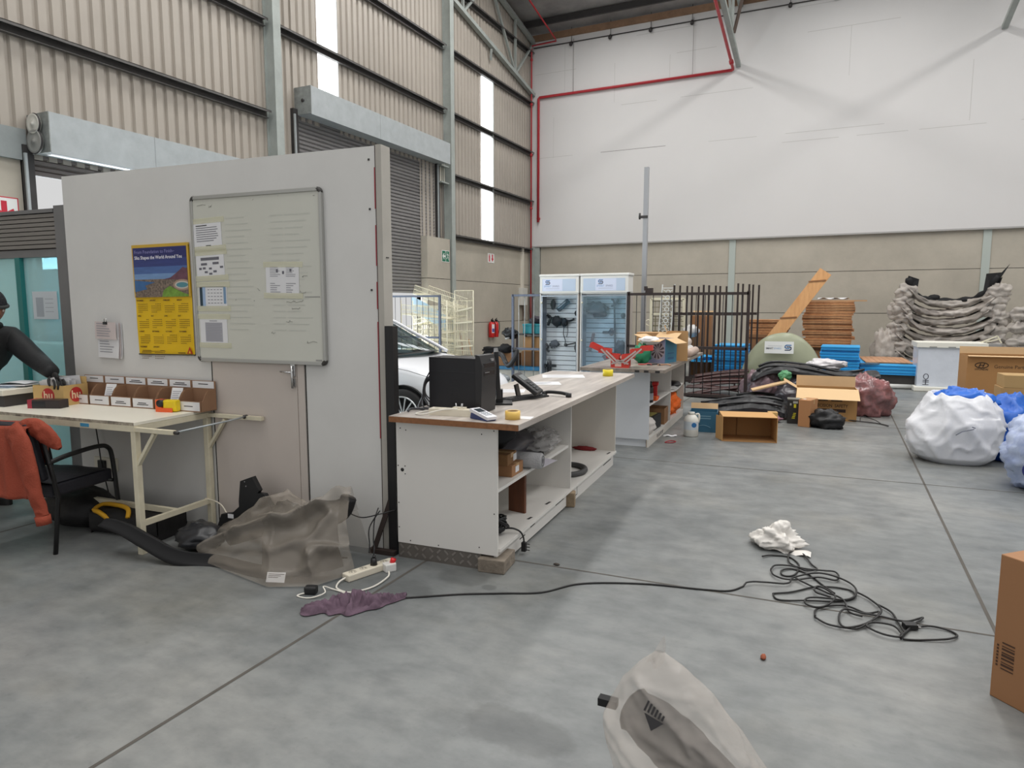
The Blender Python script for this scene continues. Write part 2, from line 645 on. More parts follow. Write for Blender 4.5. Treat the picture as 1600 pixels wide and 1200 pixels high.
for x, z0, z1 in ((-7.75, 8.0, 9.3), (-6.2, 7.5, 8.6), (-0.05, 7.4, 8.6), (-4.6, 7.9, 8.6), (2.6, 6.0, 7.4), (-8.1, 6.1, 7.3)):
    b.quad([(x, yj, z0), (x + 0.01, yj, z0), (x + 0.01, yj, z1), (x, yj, z1)], crack)
b.box(-8.82, 15, YB - 0.104, YB - 0.098, 3.43, 3.47, M('cladding_edge', (170, 168, 166), 0.8))
b.build('wall_back', kind='structure')
b = MB()
b.box(-8.8, 15, YB - 0.16, YB + 0.05, 9.56, 9.74, M('brown_batten', (142, 112, 88), 0.7, var=0.2, scale=3))
b.build('trim_eaves', kind='structure')

# steel columns and pilasters


def hcol(name, x, y, z1, d=0.28, w=0.18, z0=0):
    c = MB()
    t = 0.014
    c.box(x, x + t, y, y + w, z0, z1, steel_grey)
    c.box(x + d - t, x + d, y, y + w, z0, z1, steel_grey)
    c.box(x + t, x + d - t, y + w / 2 - 0.05, y + w / 2 + 0.05, z0, z1, steel_grey)
    c.box(x - 0.03, x + d + 0.03, y - 0.03, y + w + 0.03, z0, z0 + 0.015, steel_grey)
    c.build(name, kind='structure')


hcol('steel_column', XW + 0.005, 8.93, 12, .22, .17)
hcol('steel_column', XW + 0.005, 14.66, 12, .22, .17)
b = MB()
b.box(XW + 0.01, XW + 0.16, YB - 0.2, YB - 0.01, 0, 3.42, steel_grey)
b.box(XW + 0.16, XW + 0.3, YB - 0.08, YB - 0.01, 0, 3.42, steel_grey)
b.build('steel_column', kind='structure')
for x in (-2.74, 3.16):
    b = MB()
    b.box(x - 0.085, x + 0.085, YB - 0.03, YB + 0.03, 0, 3.43, M('pale_green_steel', (176, 184, 178), 0.5))
    b.build('pilaster', kind='structure')

# girts on the left wall
girt_m = M('girt_steel', (92, 90, 88), 0.5, 0.2, var=0.1)


def girt(y0, y1, z):
    g = MB()
    x = XW + 0.004
    g.box(x, x + 0.004, y0, y1, z - 0.05, z + 0.05, girt_m)
    g.box(x, x + 0.13, y0, y1, z + 0.05, z + 0.058, girt_m)
    g.box(x + 0.126, x + 0.13, y0, y1, z + 0.02, z + 0.058, girt_m)
    g.box(x, x + 0.07, y0, y1, z - 0.058, z - 0.05, girt_m)
    g.build('girt', kind='structure')


for z in (4.79, 6.26, 7.73, 9.2, 10.7):
    girt(-4, 8.92, z)
    if z > 5.5:
        girt(9.11, 14.65, z)
    girt(14.84, 19.85, z)
girt(14.84, 19.85, 3.32)

# roof: insulated underside, purlins, lattice trusses
b = MB()
zr = lambda y: 9.8 + SLOPE * (YB - y)
foil = M('roof_insulation', (150, 148, 146), 0.45, 0.2, var=0.25, scale=1.2, bump=0.6, bscale=3)
b.quad([(-9, 20.3, zr(20.3)), (15, 20.3, zr(20.3)), (15, -5, zr(-5)), (-9, -5, zr(-5))], foil)
b.quad([(-9, 20.3, zr(20.3) + .06), (-9, -5, zr(-5) + .06), (15, -5, zr(-5) + .06), (15, 20.3, zr(20.3) + .06)], foil)
b.build('ceiling', kind='structure')
for k in range(8):
    y = 19.2 - k * 1.55
    b = MB()
    z = zr(y)
    b.box(-8.8, 15, y, y + 0.07, z - 0.2, z - 0.03, dark_steel)
    b.build('purlin', kind='structure')


def truss(x, ylast):
    t = MB()
    lo = lambda y: 8.02 + SLOPE * (YB - 0.12 - y)
    hi = lambda y: 9.55 + SLOPE * (YB - 0.12 - y)
    y0 = YB - 0.12
    w = 0.1
    t.bar((x, y0, lo(y0)), (x, ylast, lo(ylast)), 0.12, 0.1, steel_grey, up=(0, 0, 1))
    t.bar((x, y0, hi(y0)), (x, ylast, hi(ylast)), 0.12, 0.1, steel_grey, up=(0, 0, 1))
    y = 18.55
    while y > ylast:
        t.bar((x, y, lo(y)), (x, y, hi(y)), 0.06, 0.06, steel_grey)
        t.bar((x, y, lo(y)), (x, min(y + 1.4, y0), hi(min(y + 1.4, y0))), 0.06, 0.06, steel_grey)
        if y - 1.55 > ylast:
            t.bar((x, y, lo(y)), (x, y - 1.5, hi(y - 1.5)), 0.06, 0.06, steel_grey)
        y -= 3.05
    t.build('roof_truss', kind='structure')


truss(XW + 0.1, 14.9)
truss(-2.74, 8)
truss(3.16, 8)
b = MB()
b.bar((-2.68, 18.4, 8.34), (-2.2, 17.9, 10.0), 0.06, 0.06, M('brown_steel', (84, 70, 62), 0.6))
b.build('roof_brace', kind='structure')
b = MB()
b.bar((XW + 0.12, 17.0, 8.45), (XW + 0.05, 17.1, 8.2), 0.06, 0.06, steel_grey)
b.build('roof_brace', kind='structure')

# red sprinkler pipes
b = MB()
r = 0.038
yp = YB - 0.17
b.tube([(-8.57, yp, 4.19), (-8.57, yp, 7.88), (-8.57 + .03, yp, 7.91), (-2.9, yp, 7.91), (-2.87, yp - .03, 7.92)] + [(-2.87, y, 7.93 + SLOPE * (yp - y)) for y in (19.6, 17, 14)], r, pipe_red, 10)
for z in (4.3,):
    b.cyl((-8.57, yp, z), (-8.57, yp + 0.08, z), 0.05, pipe_red, 10)
b.cyl((-2.87, 19.5, 7.93 + SLOPE * 0.3), (-2.87, 19.4, 7.96 + SLOPE * 0.3), 0.06, pipe_red, 10)
for x in (-7.45, -3.95):
    b.cyl((x, yp, 7.9), (x, yp, 9.45), 0.006, M('hanger_rod', (128, 122, 120), 0.5), 6)
b.build('sprinkler_pipe', label='red sprinkler pipe running across the white back wall', cat='pipe')
b = MB()
b.tube([(XW + 0.11, YB - 0.3, 0.9), (XW + 0.11, YB - 0.3, 9.35), (XW + 0.13, YB - .3, 9.4), (-7.95, YB - 0.3, 9.42), (-7.95, YB - 0.4, 9.46), (-7.95, 15.5, 10.25)], 0.024, pipe_red, 8)
b.tube([(XW + 0.11, YB - 0.3, 0.9), (XW + 0.11, YB - 0.3, 2.0)], 0.04, M('pipe_dark_red', (120, 46, 44), 0.5), 8)
for z in (4.6, 6.2, 7.7, 9.0):
    b.cyl((XW + 0.11, YB - 0.3, z - 0.03), (XW + 0.11, YB - 0.3, z + 0.03), 0.045, pipe_red, 8)
b.build('sprinkler_pipe', label='thin red riser pipe standing in the corner of the hall', cat='pipe')
b = MB()
b.cyl((-8.75, YB - 0.13, 9.38), (14, YB - 0.13, 9.3), 0.014, dark_steel, 6)
for x in (-7.53, -6.33, -5.15, -4.0, -1.5, -0.4, 0.7):
    b.cyl((x, YB - 0.13, 9.36), (x, YB - 0.2, 9.28), 0.05, dark_steel, 8)
    b.cyl((x, YB - 0.13, 9.3), (x, YB - 0.13, 9.8), 0.008, dark_steel, 6)
b.build('conduit', label='dark conduit with small junction boxes high on the white wall', cat='conduit')

# steel beam between the left columns and roller doors
b = MB()
b.box(XW - 0.02, XW + 0.05, -4, 5.04, 3.32, 3.68, M('blue_grey_beam', (140, 146, 146), 0.5, var=0.1))
b.build('door_beam', kind='structure')
b = MB()
b.box(XW, XW + 0.04, 14.3, 14.65, 4.55, 4.95, M('cream_beam', (205, 202, 188), 0.5))
b.box(XW, XW + 0.16, 14.3, 14.65, 4.93, 4.96, steel_grey)
b.box(XW, XW + 0.16, 14.3, 14.65, 4.54, 4.57, steel_grey)
b.build('door_beam', kind='structure')


def roller_door(name, y0, y1, zt, zb, hh, dep, curtain_z, slat_m, gears=False):
    t = thing(name, None, None, (XW, y0, 0), kind='structure')
    L = y1 - y0
    h = MB()
    h.box(0.005, dep, 0, L, zb + 0.02, zt, galv)
    h.box(0.005, dep, -0.012, 0, zb, zt, M('galv_dull', (140, 144, 142), 0.5, 0.2, var=0.25, scale=8))
    h.box(dep - 0.01, dep, 0, L, zb - 0.012, zb + 0.02, galv)
    if gears:
        h.box(dep - 0.09, dep - 0.01, 0, L, zb - 0.03, zb - 0.012, M('daylit_lip', (236, 240, 246), 0.3))  # pale lip, its white also carries the daylight caught from outside
    for k in (0.42,):
        h.box(dep, dep + 0.002, L * k, L * k + 0.008, zb, zt, M('sheet_seam', (148, 152, 154), 0.5, 0.2))
    h.build('housing', t)
    g = MB()
    for yy in (-0.02, L):
        g.box(-0.05, 0.07, yy - 0.1, yy + 0.02, 0, zb + 0.1, dark_steel)
        g.box(0.07, 0.10, yy - 0.1, yy - 0.07, 0, zb, galv)
    g.build('guide_rail', t)
    c = MB()
    z = curtain_z
    while z < zb + (0.1 if gears else 0.42):
        vs = [(-0.03, 0.02, z), (-0.03, L - 0.1, z), (-0.005, 0.02, z + 0.02), (-0.005, L - 0.1, z + 0.02), (-0.005, 0.02, z + 0.055), (-0.005, L - 0.1, z + 0.055), (-0.03, 0.02, z + 0.075), (-0.03, L - 0.1, z + 0.075)]
        c.add(vs, [(0, 1, 3, 2), (2, 3, 5, 4), (4, 5, 7, 6)], slat_m)
        z += 0.075
    c.box(-0.04, 0.01, 0.02, L - 0.1, curtain_z - 0.05, curtain_z, slat_m)
    c.build('shutter_curtain', t)
    if gears:
        for zz, rr, mm in ((zt - 0.13, 0.115, M('gear_pale', (206, 204, 196), 0.6)), (zt - 0.33, 0.135, M('gear_grey', (150, 150, 146), 0.6, var=.1))):
            q = MB(T(0.2, -0.03, zz, 90))
            q.lathe([(0, 0.05), (0.02, 0.05), (0.02, 0.035), (rr * .8, 0.03), (rr, 0.04), (rr, 0), (0, 0)], mm, 28)
            q.tube([(math.cos(a) * rr, math.sin(a) * rr, 0.02) for a in [k * 2 * PI / 28 for k in range(28)]], 0.012, dark_steel, 6, True)
            q.build('chain_wheel', t)
    else:
        q = MB()
        q.cyl((0.2, -0.012, (zt + zb) / 2), (0.2, -0.03, (zt + zb) / 2), 0.03, dark_steel)
        q.build('axle_end', t)
        q = MB()
        for dx in (0.1, 0.14):
            q.tube([(dx, L + 0.07, zb), (dx + 0.01, L + .05, 3.5), (dx - .02, L + 0.0, 1.2)], 0.008, dark_steel, 6)
        q.build('pull_chain', t)
    return t


slat_grey = M('shutter_slats', (128, 126, 126), 0.45, 0.15, var=0.04)
roller_door('door_2', 5.1, 8.35, 3.86, 3.4, 0.46, 0.42, 3.22, M('shutter_brown', (112, 104, 100), 0.5), True)
roller_door('door_3', 9.62, 14.35, 5.42, 4.95, 0.47, 0.38, 1.94, slat_grey)
b = MB()
b.box(XW - 0.1, XW + 0.02, 4.98, 5.1, 0, 3.4, dark_steel)
b.build('door_jamb', kind='structure')
# what stands outside the half-open shutter: a pale wall across the yard
b = MB()
b.box(-16.2, -16, 4, 22, 0, 3.6, M('yard_wall', (196, 212, 226), 0.9, var=0.05))
b.build('wall_yard', kind='structure')

# partition and office front (turned a little against the hall)
PA = 4.29
PX = T(-5.4, 3.32, 0, 0, 0, PA)
part_m = M('partition_board', (212, 211, 208), 0.7, var=0.035, scale=1.8)
b = MB(PX)
b.box(0, 2.79, 0, 0.1, 0, 2.58, part_m)
b.box(2.79, 2.83, -0.004, 0.1, 0, 2.585, M('board_end', (176, 172, 164), 0.7, var=.06))
b.box(2.784, 2.79, -0.004, 0.002, 0, 2.58, M('edge_shadow_gap', (70, 58, 56), 0.8))
for z0, z1 in ((2.2, 2.45), (1.85, 2.1), (0.75, 1.5), (1.58, 1.75)):
    b.box(2.779, 2.786, -0.006, 0, z0, z1, M('red_sealant', (150, 52, 62), 0.6))
for z in (2.5, 2.2, 1.7):
    b.cbox((2.74, -0.002, z), (0.012, 0.004, 0.012), dark_steel)
b.box(2.83, 2.834, 0.03, 0.06, 1.9, 1.905, dark_steel)
b.build('wall_partition', kind='structure')

b = MB(PX)
door_m = M('door_pinkish', (196, 186, 178), 0.7, var=0.03, scale=2)
b.box(1.41, 2.14, -0.008, 0, 0.03, 1.21, door_m)
b.box(1.395, 1.40, -0.004, 0, 0.03, 1.21, dark_gap)
b.box(2.205, 2.212, -0.004, 0, 0.03, 1.21, dark_gap)
b.box(2.145, 2.2, -0.006, 0, 0.03, 1.21, door_m)
d1 = b.build('door_1', kind='structure')
b = MB(PX)
b.cyl((2.117, -0.03, 1.2), (2.12, -0.03, 1.05), 0.008, chrome, 8)
b.box(2.1, 2.135, -0.02, -0.008, 1.13, 1.21, chrome)
b.box(2.1, 2.135, -0.02, -0.008, 1.06, 1.11, chrome)
b.cyl((2.117, -0.03, 1.155), (2.03, -0.04, 1.16), 0.006, chrome, 8)
b.build('latch', d1)

# office front: aluminium frame, tinted glass, louvred roller box above
WX = T(-5.45, 3.48, 0, 0, 0, PA)
alu = M('grey_aluminium', (124, 124, 126), 0.45, 0.3, var=0.06)
alu_dk = M('dark_aluminium', (92, 88, 86), 0.5, 0.2)
wf = MB(WX)
wf.box(-0.28, -0.16, -0.02, 0.1, 0, 2.4, alu)
wf.box(-0.16, -0.1, 0.0, 0.08, 0, 2.38, alu_dk)
wf.box(-3.3, -0.28, 0.0, 0.08, 2.0, 2.06, alu)
wf.box(-3.3, -0.28, 0.0, 0.08, 0.0, 0.08, alu)
for k in range(3):
    wf.cbox((-0.13, -0.01, 0.9 + k * .45), (0.04, 0.03, 0.06), alu_dk)
w1 = wf.build('window_1', kind='structure')
wm = MB(WX)
wm.box(-0.82, -0.76, -0.005, 0.06, 0.08, 2.0, M('teal_mullion', (38, 120, 118), 0.4))
wm.build('mullion', w1)
wg = MB(WX)
wg.box(-3.3, -0.28, 0.03, 0.038, 0.08, 2.0, glass_mat('tinted_glass', (208, 240, 242), .06, .5))  # diffuse share puts the bright hall's reflection into the pane colour
wg.build('glass_pane', w1)
ws = MB(WX)
for k in range(8):
    z = 2.07 + k * 0.035
    ws.box(-3.3, -0.29, -0.01, 0.03, z, z + 0.028, M('louvre_grey', (134, 130, 126), 0.5, 0.2))
ws.box(-3.3, -0.29, 0.035, 0.12, 2.06, 2.37, alu_dk)
ws.box(-3.3, -0.29, -0.02, 0.12, 2.35, 2.38, alu)
ws.build('louvre_box', w1)
b = MB(WX @ T(-.52, .022, 1.61, 90))
b.box(-.15, .15, -.12, .11, 0, .002, M('pale_sheet', (206, 214, 220), .6))
b.box(-.11, -.02, -.1, .06, .002, .0026, M('grey_block_print', (168, 176, 184), .7))
for k in range(4):
    b.box(.0, .1, -.06 + k * .035, -.055 + k * .035, .002, .0026, M('grey_block_print', (168, 176, 184), .7))
tag(b.build('paper_notice'), 'printed notice taped on the tinted office glass', 'notice')
b = MB()
b.box(-8.0, -7.2, 4.6, 4.64, 0.5, 2.0, M('pale_blue_board', (96, 150, 176), 0.7, var=.12, scale=3))
b.box(-8.0, -7.95, 4.55, 4.7, 0, 2.0, alu)
b.box(-7.25, -7.2, 4.55, 4.7, 0, 2.0, alu)
b.build('screen_board', label='blue screen board standing behind the tinted office glass', cat='screen')
b = MB()
b.box(-8.4, -6.2, 4.2, 4.5, 0, 1.22, M('white_cabinet', (224, 230, 232), 0.6))
b.build('storage_cabinet', label='white low cabinet behind the tinted office glass', cat='cabinet', bevel=0.006)
# ---------------------------------------------------------------- on the partition wall
pm = lambda u, v, z, rx=90, ry=0: PX @ T(u, v, z, rx, ry)      # local xy plane stands on the wall, facing the viewer

wb = thing('whiteboard', 'large framed whiteboard hanging on the pale partition wall', 'whiteboard')
u0, u1, z0, z1 = 1.295, 2.395, 1.21, 2.355
b = MB(PX)
board_m = M('whiteboard_enamel', (202, 202, 192), 0.22, var=0.025, scale=1.6)
b.box(u0 + 0.02, u1 - 0.02, -0.022, -0.004, z0 + 0.02, z1 - 0.02, board_m)
ghost = M('wiped_marker', (190, 191, 182), 0.3)
mk = M('marker_ink', (140, 140, 134), 0.5)
for k in range(19):
    z = 2.19 - k * 0.042
    b.box(1.60, 1.60 + 0.16 + 0.03 * (k % 3), -0.0226, -0.022, z, z + 0.008, ghost)
    b.box(1.98, 1.98 + 0.1, -0.0226, -0.022, z, z + 0.008, ghost)
    b.box(2.1, 2.3 - 0.03 * (k % 4), -0.0226, -0.022, z, z + 0.008, ghost)
rw = random.Random(11)
for (u, z, n, w) in ((1.35, 2.29, 6, .09), (1.46, 2.28, 5, .03), (2.09, 1.63, 16, .14), (2.13, 1.585, 9, .07), (2.22, 1.79, 7, .05), (2.2, 1.69, 6, .06), (2.23, 1.36, 10, .1), (1.85, 1.71, 6, .04), (2.08, 1.5, 6, .06), (1.95, 1.42, 4, .04), (1.66, 1.645, 2, .01), (1.82, 1.63, 3, .01), (2.05, 2.31, 2, .01), (1.84, 2.3, 2, .015), (2.32, 2.3, 3, .03)):
    p = [(u + rw.random() * w, -0.0232, z + rw.uniform(-.009, .009)) for _ in range(n)]
    p.sort()
    if len(p) > 1:
        b.tube(p, 0.0011, mk, 4)
b.box(2.24, 2.36, -0.0232, -0.022, 1.655, 1.662, M('marker_faint', (150, 150, 146), .5))
logo_s(b, pm(2.29, -0.0235, 1.245), 0.022)
b.box(2.312, 2.36, -0.0233, -0.022, 1.238, 1.248, M('marker_faint', (150, 150, 146), .5))
b.build('writing_surface', wb)
f = MB(PX)
fr = M('whiteboard_frame', (176, 176, 172), 0.35, 0.5)
for a, c, d, e in ((u0 + .03, u1 - .03, z0, z0 + .025), (u0 + .03, u1 - .03, z1 - .025, z1), (u0, u0 + .022, z0 + .03, z1 - .03), (u1 - .022, u1, z0 + .03, z1 - .03)):
    f.box(a, c, -0.03, -0.002, d, e, fr)
f.build('frame', wb, bevel=0.003)
cm = M('corner_cap', (62, 60, 58), 0.5)
for cx, cz, a0 in ((u0 + .035, z0 + .035, 180), (u1 - .035, z0 + .035, 270), (u1 - .035, z1 - .035, 0), (u0 + .035, z1 - .035, 90)):
    q = MB(PX)
    q.tube([(cx + 0.024 * math.cos(R(a0 + k * 15)), -0.016, cz + 0.024 * math.sin(R(a0 + k * 15))) for k in range(7)], 0.016, cm, 6)
    q.build('corner_cap', wb)


def notice(label, u, z, w, h, fn, rot=0, dv=-0.0245):
    """a sheet taped to the board, thin, with its printing"""
    q = MB(pm(u, dv, z, 90, 0) @ T(rz=rot))
    q.box(-w / 2, w / 2, -h / 2, h / 2, -0.0006, 0, paper)
    fn(q)
    t = tag(q.build('paper_notice'), label, 'notice', 'papers taped on the whiteboard')
    for sy in (1, -1):
        k = MB(pm(u, dv, z, 90, 0) @ T(rz=rot))
        k.box(-w / 2 - 0.02, w / 2 + 0.03, sy * h / 2 - 0.018, sy * h / 2 + 0.018, 0.0004, 0.0009, M('clear_tape', (232, 230, 205), 0.12, alpha=0.4))
        k.build('tape_strip', t)
    return t


g1 = M('print_dark_grey', (104, 104, 112), 0.7)
I4 = T(z=0.0006)


def n1(q):
    q.quad([(-.1, .06, .0006), (-.0, .06, .0006), (-.0, .066, .0006), (-.1, .066, .0006)], ink, None)
    random.seed(4)
    lines(q, I4, -.1, .1, -.05, .055, 7, g1, .3, .25)
    q.quad([(-.02, -.078, .0006), (.025, -.078, .0006), (.025, -.072, .0006), (-.02, -.072, .0006)], ink)


def n2(q):
    for x, y, w, h in ((-.0, .045, .165, .02), (-.055, .01, .055, .016), (.05, .013, .055, .016), (-.09, -.02, .024, .015), (-.055, -.018, .026, .015), (0, -.022, .026, .014), (.1, -.016, .028, .014), (-.04, -.045, .028, .014), (.0, -.058, .028, .014), (.04, -.043, .03, .014)):
        q.quad([(x - w / 2, y - h / 2, .0006), (x + w / 2, y - h / 2, .0006), (x + w / 2, y + h / 2, .0006), (x - w / 2, y + h / 2, .0006)], g1)


def n3(q):
    tl = M('print_teal_dark', (40, 62, 74), .6)
    lb = M('print_light_blue', (158, 182, 212), .6)
    for x0, x1, y0, y1, m in ((-.118, -.092, -.07, .07, tl), (-.118, .118, .064, .07, tl), (-.092, -.066, -.07, .064, lb), (.096, .118, -.05, .064, M('print_mid_blue', (120, 150, 180), .6)), (-.118, -.1, .056, .07, M('print_maroon', (130, 50, 60), .6))):
        q.quad([(x0, y0, .0006), (x1, y0, .0006), (x1, y1, .0006), (x0, y1, .0006)], m)
    for r_ in range(5):
        for c_ in range(5):
            x, y = -.045 + c_ * .028, .045 - r_ * .023
            q.quad([(x, y, .0006), (x + .017, y, .0006), (x + .017, y + .004, .0006), (x, y + .004, .0006)], g1)


def n4(q):
    q.quad([(-.075, -.075, .0005), (.08, -.075, .0005), (.08, .06, .0005), (-.075, .06, .0005)], M('print_shade', (168, 168, 176), .7))
    random.seed(8)
    lines(q, T(z=.0009), -.07, .075, -.07, .055, 11, paper_grey, .4, .1)
    q.quad([(-.035, .068, .0006), (.035, .068, .0006), (.035, .074, .0006), (-.035, .074, .0006)], paper_grey)


def n5(q):
    random.seed(9)
    for sx in (-.1, .03):
        lines(q, T(sx, 0.02, .0006), 0, .085, 0, .07, 6, paper_grey, .35, .5)
        lines(q, T(sx, -.085, .0006), 0, .085, 0, .07, 5, paper_grey, .35, .6)
    for x, y in ((-.05, .05), (.06, .055), (.0, .04)):
        q.quad([(x, y, .001), (x + .016, y, .001), (x + .016, y + .02, .001), (x, y + .02, .001)], g1)


notice('typed notice in a clear sleeve, topmost on the whiteboard', 1.44, 2.09, .25, .19, n1, 2)
notice('white sheet printed with grey box diagram on the whiteboard', 1.452, 1.88, .25, .175, n2, 2)
notice('colour printed sheet with blue side bands on the whiteboard', 1.462, 1.665, .25, .165, n3, 0)
notice('sheet with a grey table print, lowest on the whiteboard', 1.455, 1.425, .245, .2, n4, 0)
notice('crinkled pencilled sheet taped alone at mid whiteboard', 2.065, 1.77, .27, .205, n5, -1)

# wall calendar
cal = thing('wall_calendar', 'yellow wall calendar with city photo beside the whiteboard', 'calendar')
yel = M('calendar_yellow', (228, 186, 16), 0.35)
gold = M('calendar_border', (206, 168, 60), 0.4)
q = MB(pm(0.98, -0.004, 1.643) @ T(rz=0.6))
W, Hh = .545, .8
q.grid(lambda a, c: ((a - .5) * W, (c - .5) * Hh, 0.003 + 0.006 * math.sin(a * 7 + c * 5) * (1 - c)), 12, 16, yel)
q.box(-W / 2, W / 2, Hh / 2 - .016, Hh / 2, 0, .012, gold)
q.box(-W / 2, W / 2, -Hh / 2, -Hh / 2 + .008, 0, .012, M('calendar_rail', (70, 66, 50), .5))
q.build('calendar_sheet', cal)
q = MB(pm(0.98, -0.0165, 1.643) @ T(rz=0.6))
rr = random.Random(5)


def rect(q, x0, x1, y0, y1, m, z=0):
    q.quad([(x0, y0, z), (x1, y0, z), (x1, y1, z), (x0, y1, z)], m)


px0, px1, py0, py1 = -.262, .255, .022, .378
rect(q, -W / 2, W / 2, py0 - .002, .386, gold, -.001)
for y0, y1, c in ((.3, .378, (40, 44, 104)), (.24, .3, (52, 64, 124)), (.19, .24, (74, 104, 160)), (.15, .19, (112, 146, 190))):
    rect(q, px0, px1, y0, y1, M('print_sky_%d' % int(y0 * 100), c, .4, var=.12, scale=9, stretch=(1, 1, 6)))
rect(q, px0, px1, py0, .15, M('print_city', (150, 132, 116), .5, col2=(70, 62, 60), scale=70))
q.quad([(px0, .06, .001), (-.14, .08, .001), (-.16, .105, .001), (-.06, .128, .001), (px0, .145, .001)], M('print_sea', (58, 104, 156), .4, var=.1, scale=20))
q.quad([(.02, .147, .001), (.09, .158, .001), (.14, .185, .001), (.19, .215, .001), (.215, .232, .001), (.235, .222, .001), (px1, .225, .001), (px1, .14, .001)], M('print_mountain', (104, 68, 82), .5, var=.2, scale=30))
q.quad([(.0, .022, .001), (.02, .07, .001), (.08, .1, .001), (.14, .075, .001), (.2, .05, .001), (px1, .035, .001), (px1, .022, .001)], M('print_grass', (112, 150, 58), .5, var=.25, scale=40))
for rx, ry, c, z in ((.085, .04, (168, 140, 122), .0015), (.07, .028, (196, 190, 180), .002), (.055, .018, (84, 140, 150), .0025)):
    q.quad([(max(min(.2 + rx * math.cos(k * PI / 10), px1), px0), .105 + ry * math.sin(k * PI / 10), z) for k in range(20)], M('print_st_%d' % int(ry * 1000), c, .5))
q.text('From Foundation to Finish\u2013', .034, T(-.245, .336, .003), M('print_lilac', (150, 150, 205), .5), sx=1.02)
q.text('Sika Shapes the World Around You', .034, T(-.245, .295, .003), M('print_white', (226, 226, 238), .5), bold=.0008, sx=.93)
q.build('photo_print', cal)
q = MB(pm(0.98, -0.0175, 1.643) @ T(rz=0.6))
dk = M('calendar_ink', (92, 62, 14), .6)
months = ['DECEMBER', 'JANUARY', 'FEBRUARY', 'MARCH', 'APRIL', 'MAY', 'JUNE', 'JULY', 'AUGUST', 'SEPTEMBER', 'OCTOBER', 'NOVEMBER', 'DECEMBER', 'JANUARY']
for k, mn in enumerate(months):
    x, y = -.255 + (k % 4) * .131 + (k // 4) * .002, -.006 - (k // 4) * .113
    q.text(mn, .0135, T(x, y, 0), dk, bold=.0006)
    for r_ in range(5):
        for c_ in range(7):
            if (r_ == 0 and c_ < (k * 3) % 7) or (r_ == 4 and c_ > 2 + k % 5):
                continue
            xx, yy = x + .012 + c_ * .0142, y - .025 - r_ * .0145
            rect(q, xx, xx + .0075, yy, yy + .0055, dk)
rect(q, -.235, .0, -.372, -.37, dk)
rect(q, -.235, -.04, -.379, -.377, dk)
rect(q, .12, .19, -.385, -.379, dk)
rd = M('calendar_red', (178, 48, 24), .5)
q.quad([(.205, -.388, 0), (.258, -.388, 0), (.2315, -.335, 0)], rd)
q.quad([(.222, -.384, .0005), (.241, -.384, .0005), (.2315, -.362, .0005)], yel)
q.build('month_table', cal)

# clip of delivery notes
cl = thing('paper_sheaf', 'thick sheaf of clipped delivery notes hanging on the partition', 'papers')
for k in range(4):
    q = MB(pm(.405 + .006 * k, -0.004 - .007 * (3 - k), 1.345 - .003 * k) @ T(rz=-2 + .6 * k))
    w, h = .22 + .006 * k, (.27 if k else .13)
    dy = 0 if k else .07
    q.grid(lambda a, c: ((a - .5) * w, (c - .5) * h + dy, .003 + (.014 * max(0, a - .7) * max(0, .4 - c) * 6 if k else .01)), 8, 8, paper if k % 2 else M('pinkish_paper', (206, 194, 192), .7))
    if k < 2:
        random.seed(k)
        lines(q, T(0, dy, .016 if k == 0 else .006), -.09, .08, -.05 if k == 0 else -.1, .06 if k == 0 else .02, 6, paper_grey, .3, .5)
    q.build('sheet', cl)
q = MB(pm(.41, -0.035, 1.48))
q.tube([(-.012, 0, 0), (-.012, .022, 0), (.012, .022, 0), (.012, 0, 0)], .0025, chrome, 6)
q.box(-.022, .022, -.02, 0, -.006, .006, black)
q.build('bulldog_clip', cl)

# ---------------------------------------------------------------- work table against the partition
wt = thing('work_table', 'cream steel work table with white top along the partition', 'table')
b = MB(PX)
TZ = .865
b.box(-.42, 1.375, -.64, -.012, TZ - .018, TZ, M('table_laminate', (232, 228, 214), 0.35, var=.02, scale=2))
b.box(-.42, 1.375, -.643, -.64, TZ - .02, TZ + .001, M('worn_edge', (92, 82, 72), .7, col2=(200, 190, 170), scale=16))
b.build('tabletop', wt)
b = MB(PX)
b.box(-.42, 1.38, -.645, -.605, TZ - .058, TZ - .02, cream_steel)
b.box(-.42, 1.38, -.05, -.012, TZ - .058, TZ - .02, cream_steel)
b.box(1.34, 1.38, -.605, -.05, TZ - .058, TZ - .02, cream_steel)
b.box(.9, .98, -.6465, -.645, TZ - .05, TZ - .028, M('blue_label', (70, 150, 190), .5))
b.build('top_frame', wt)
for u, v in ((1.34, -.64), (1.34, -.055), (-.4, -.64), (-.4, -.055)):
    q = MB(PX)
    q.box(u, u + .04, v, v + .04, 0, TZ - .058, cream_steel)
    q.build('leg', wt, bevel=.003)
b = MB(PX)
b.bar((1.36, -.6, .2), (1.36, -.055, .2), .03, .035, cream_steel, up=(0, 0, 1))
b.bar((-.38, -.33, .2), (1.345, -.33, .2), .03, .035, cream_steel, up=(0, 0, 1))
b.build('stretcher', wt)
for v_ in (-.62, -.035):
    b = MB(PX)
    b.bar((1.375, v_, TZ - .27), (1.53, v_, TZ - .06), .028, .02, cream_steel)
    b.build('brace', wt)
b = MB(PX)
b.box(1.38, 1.7, -.64, -.61, TZ - .056, TZ - .03, cream_steel)
b.cyl((1.7, -.625, TZ - .043), (1.73, -.625, TZ - .043), .011, dark_steel, 8)
b.tube([(1.71, -.625, TZ - .04), (1.74, -.2, TZ - .03), (1.72, -.06, TZ - .03)], .006, galv, 6)
b.cyl((1.72, -.06, TZ - .03), (1.72, -.03, TZ - .03), .013, dark_steel, 8)
b.box(1.38, 1.86, -.05, -.02, TZ - .05, TZ - .025, cream_steel)
b.build('side_rail', wt)

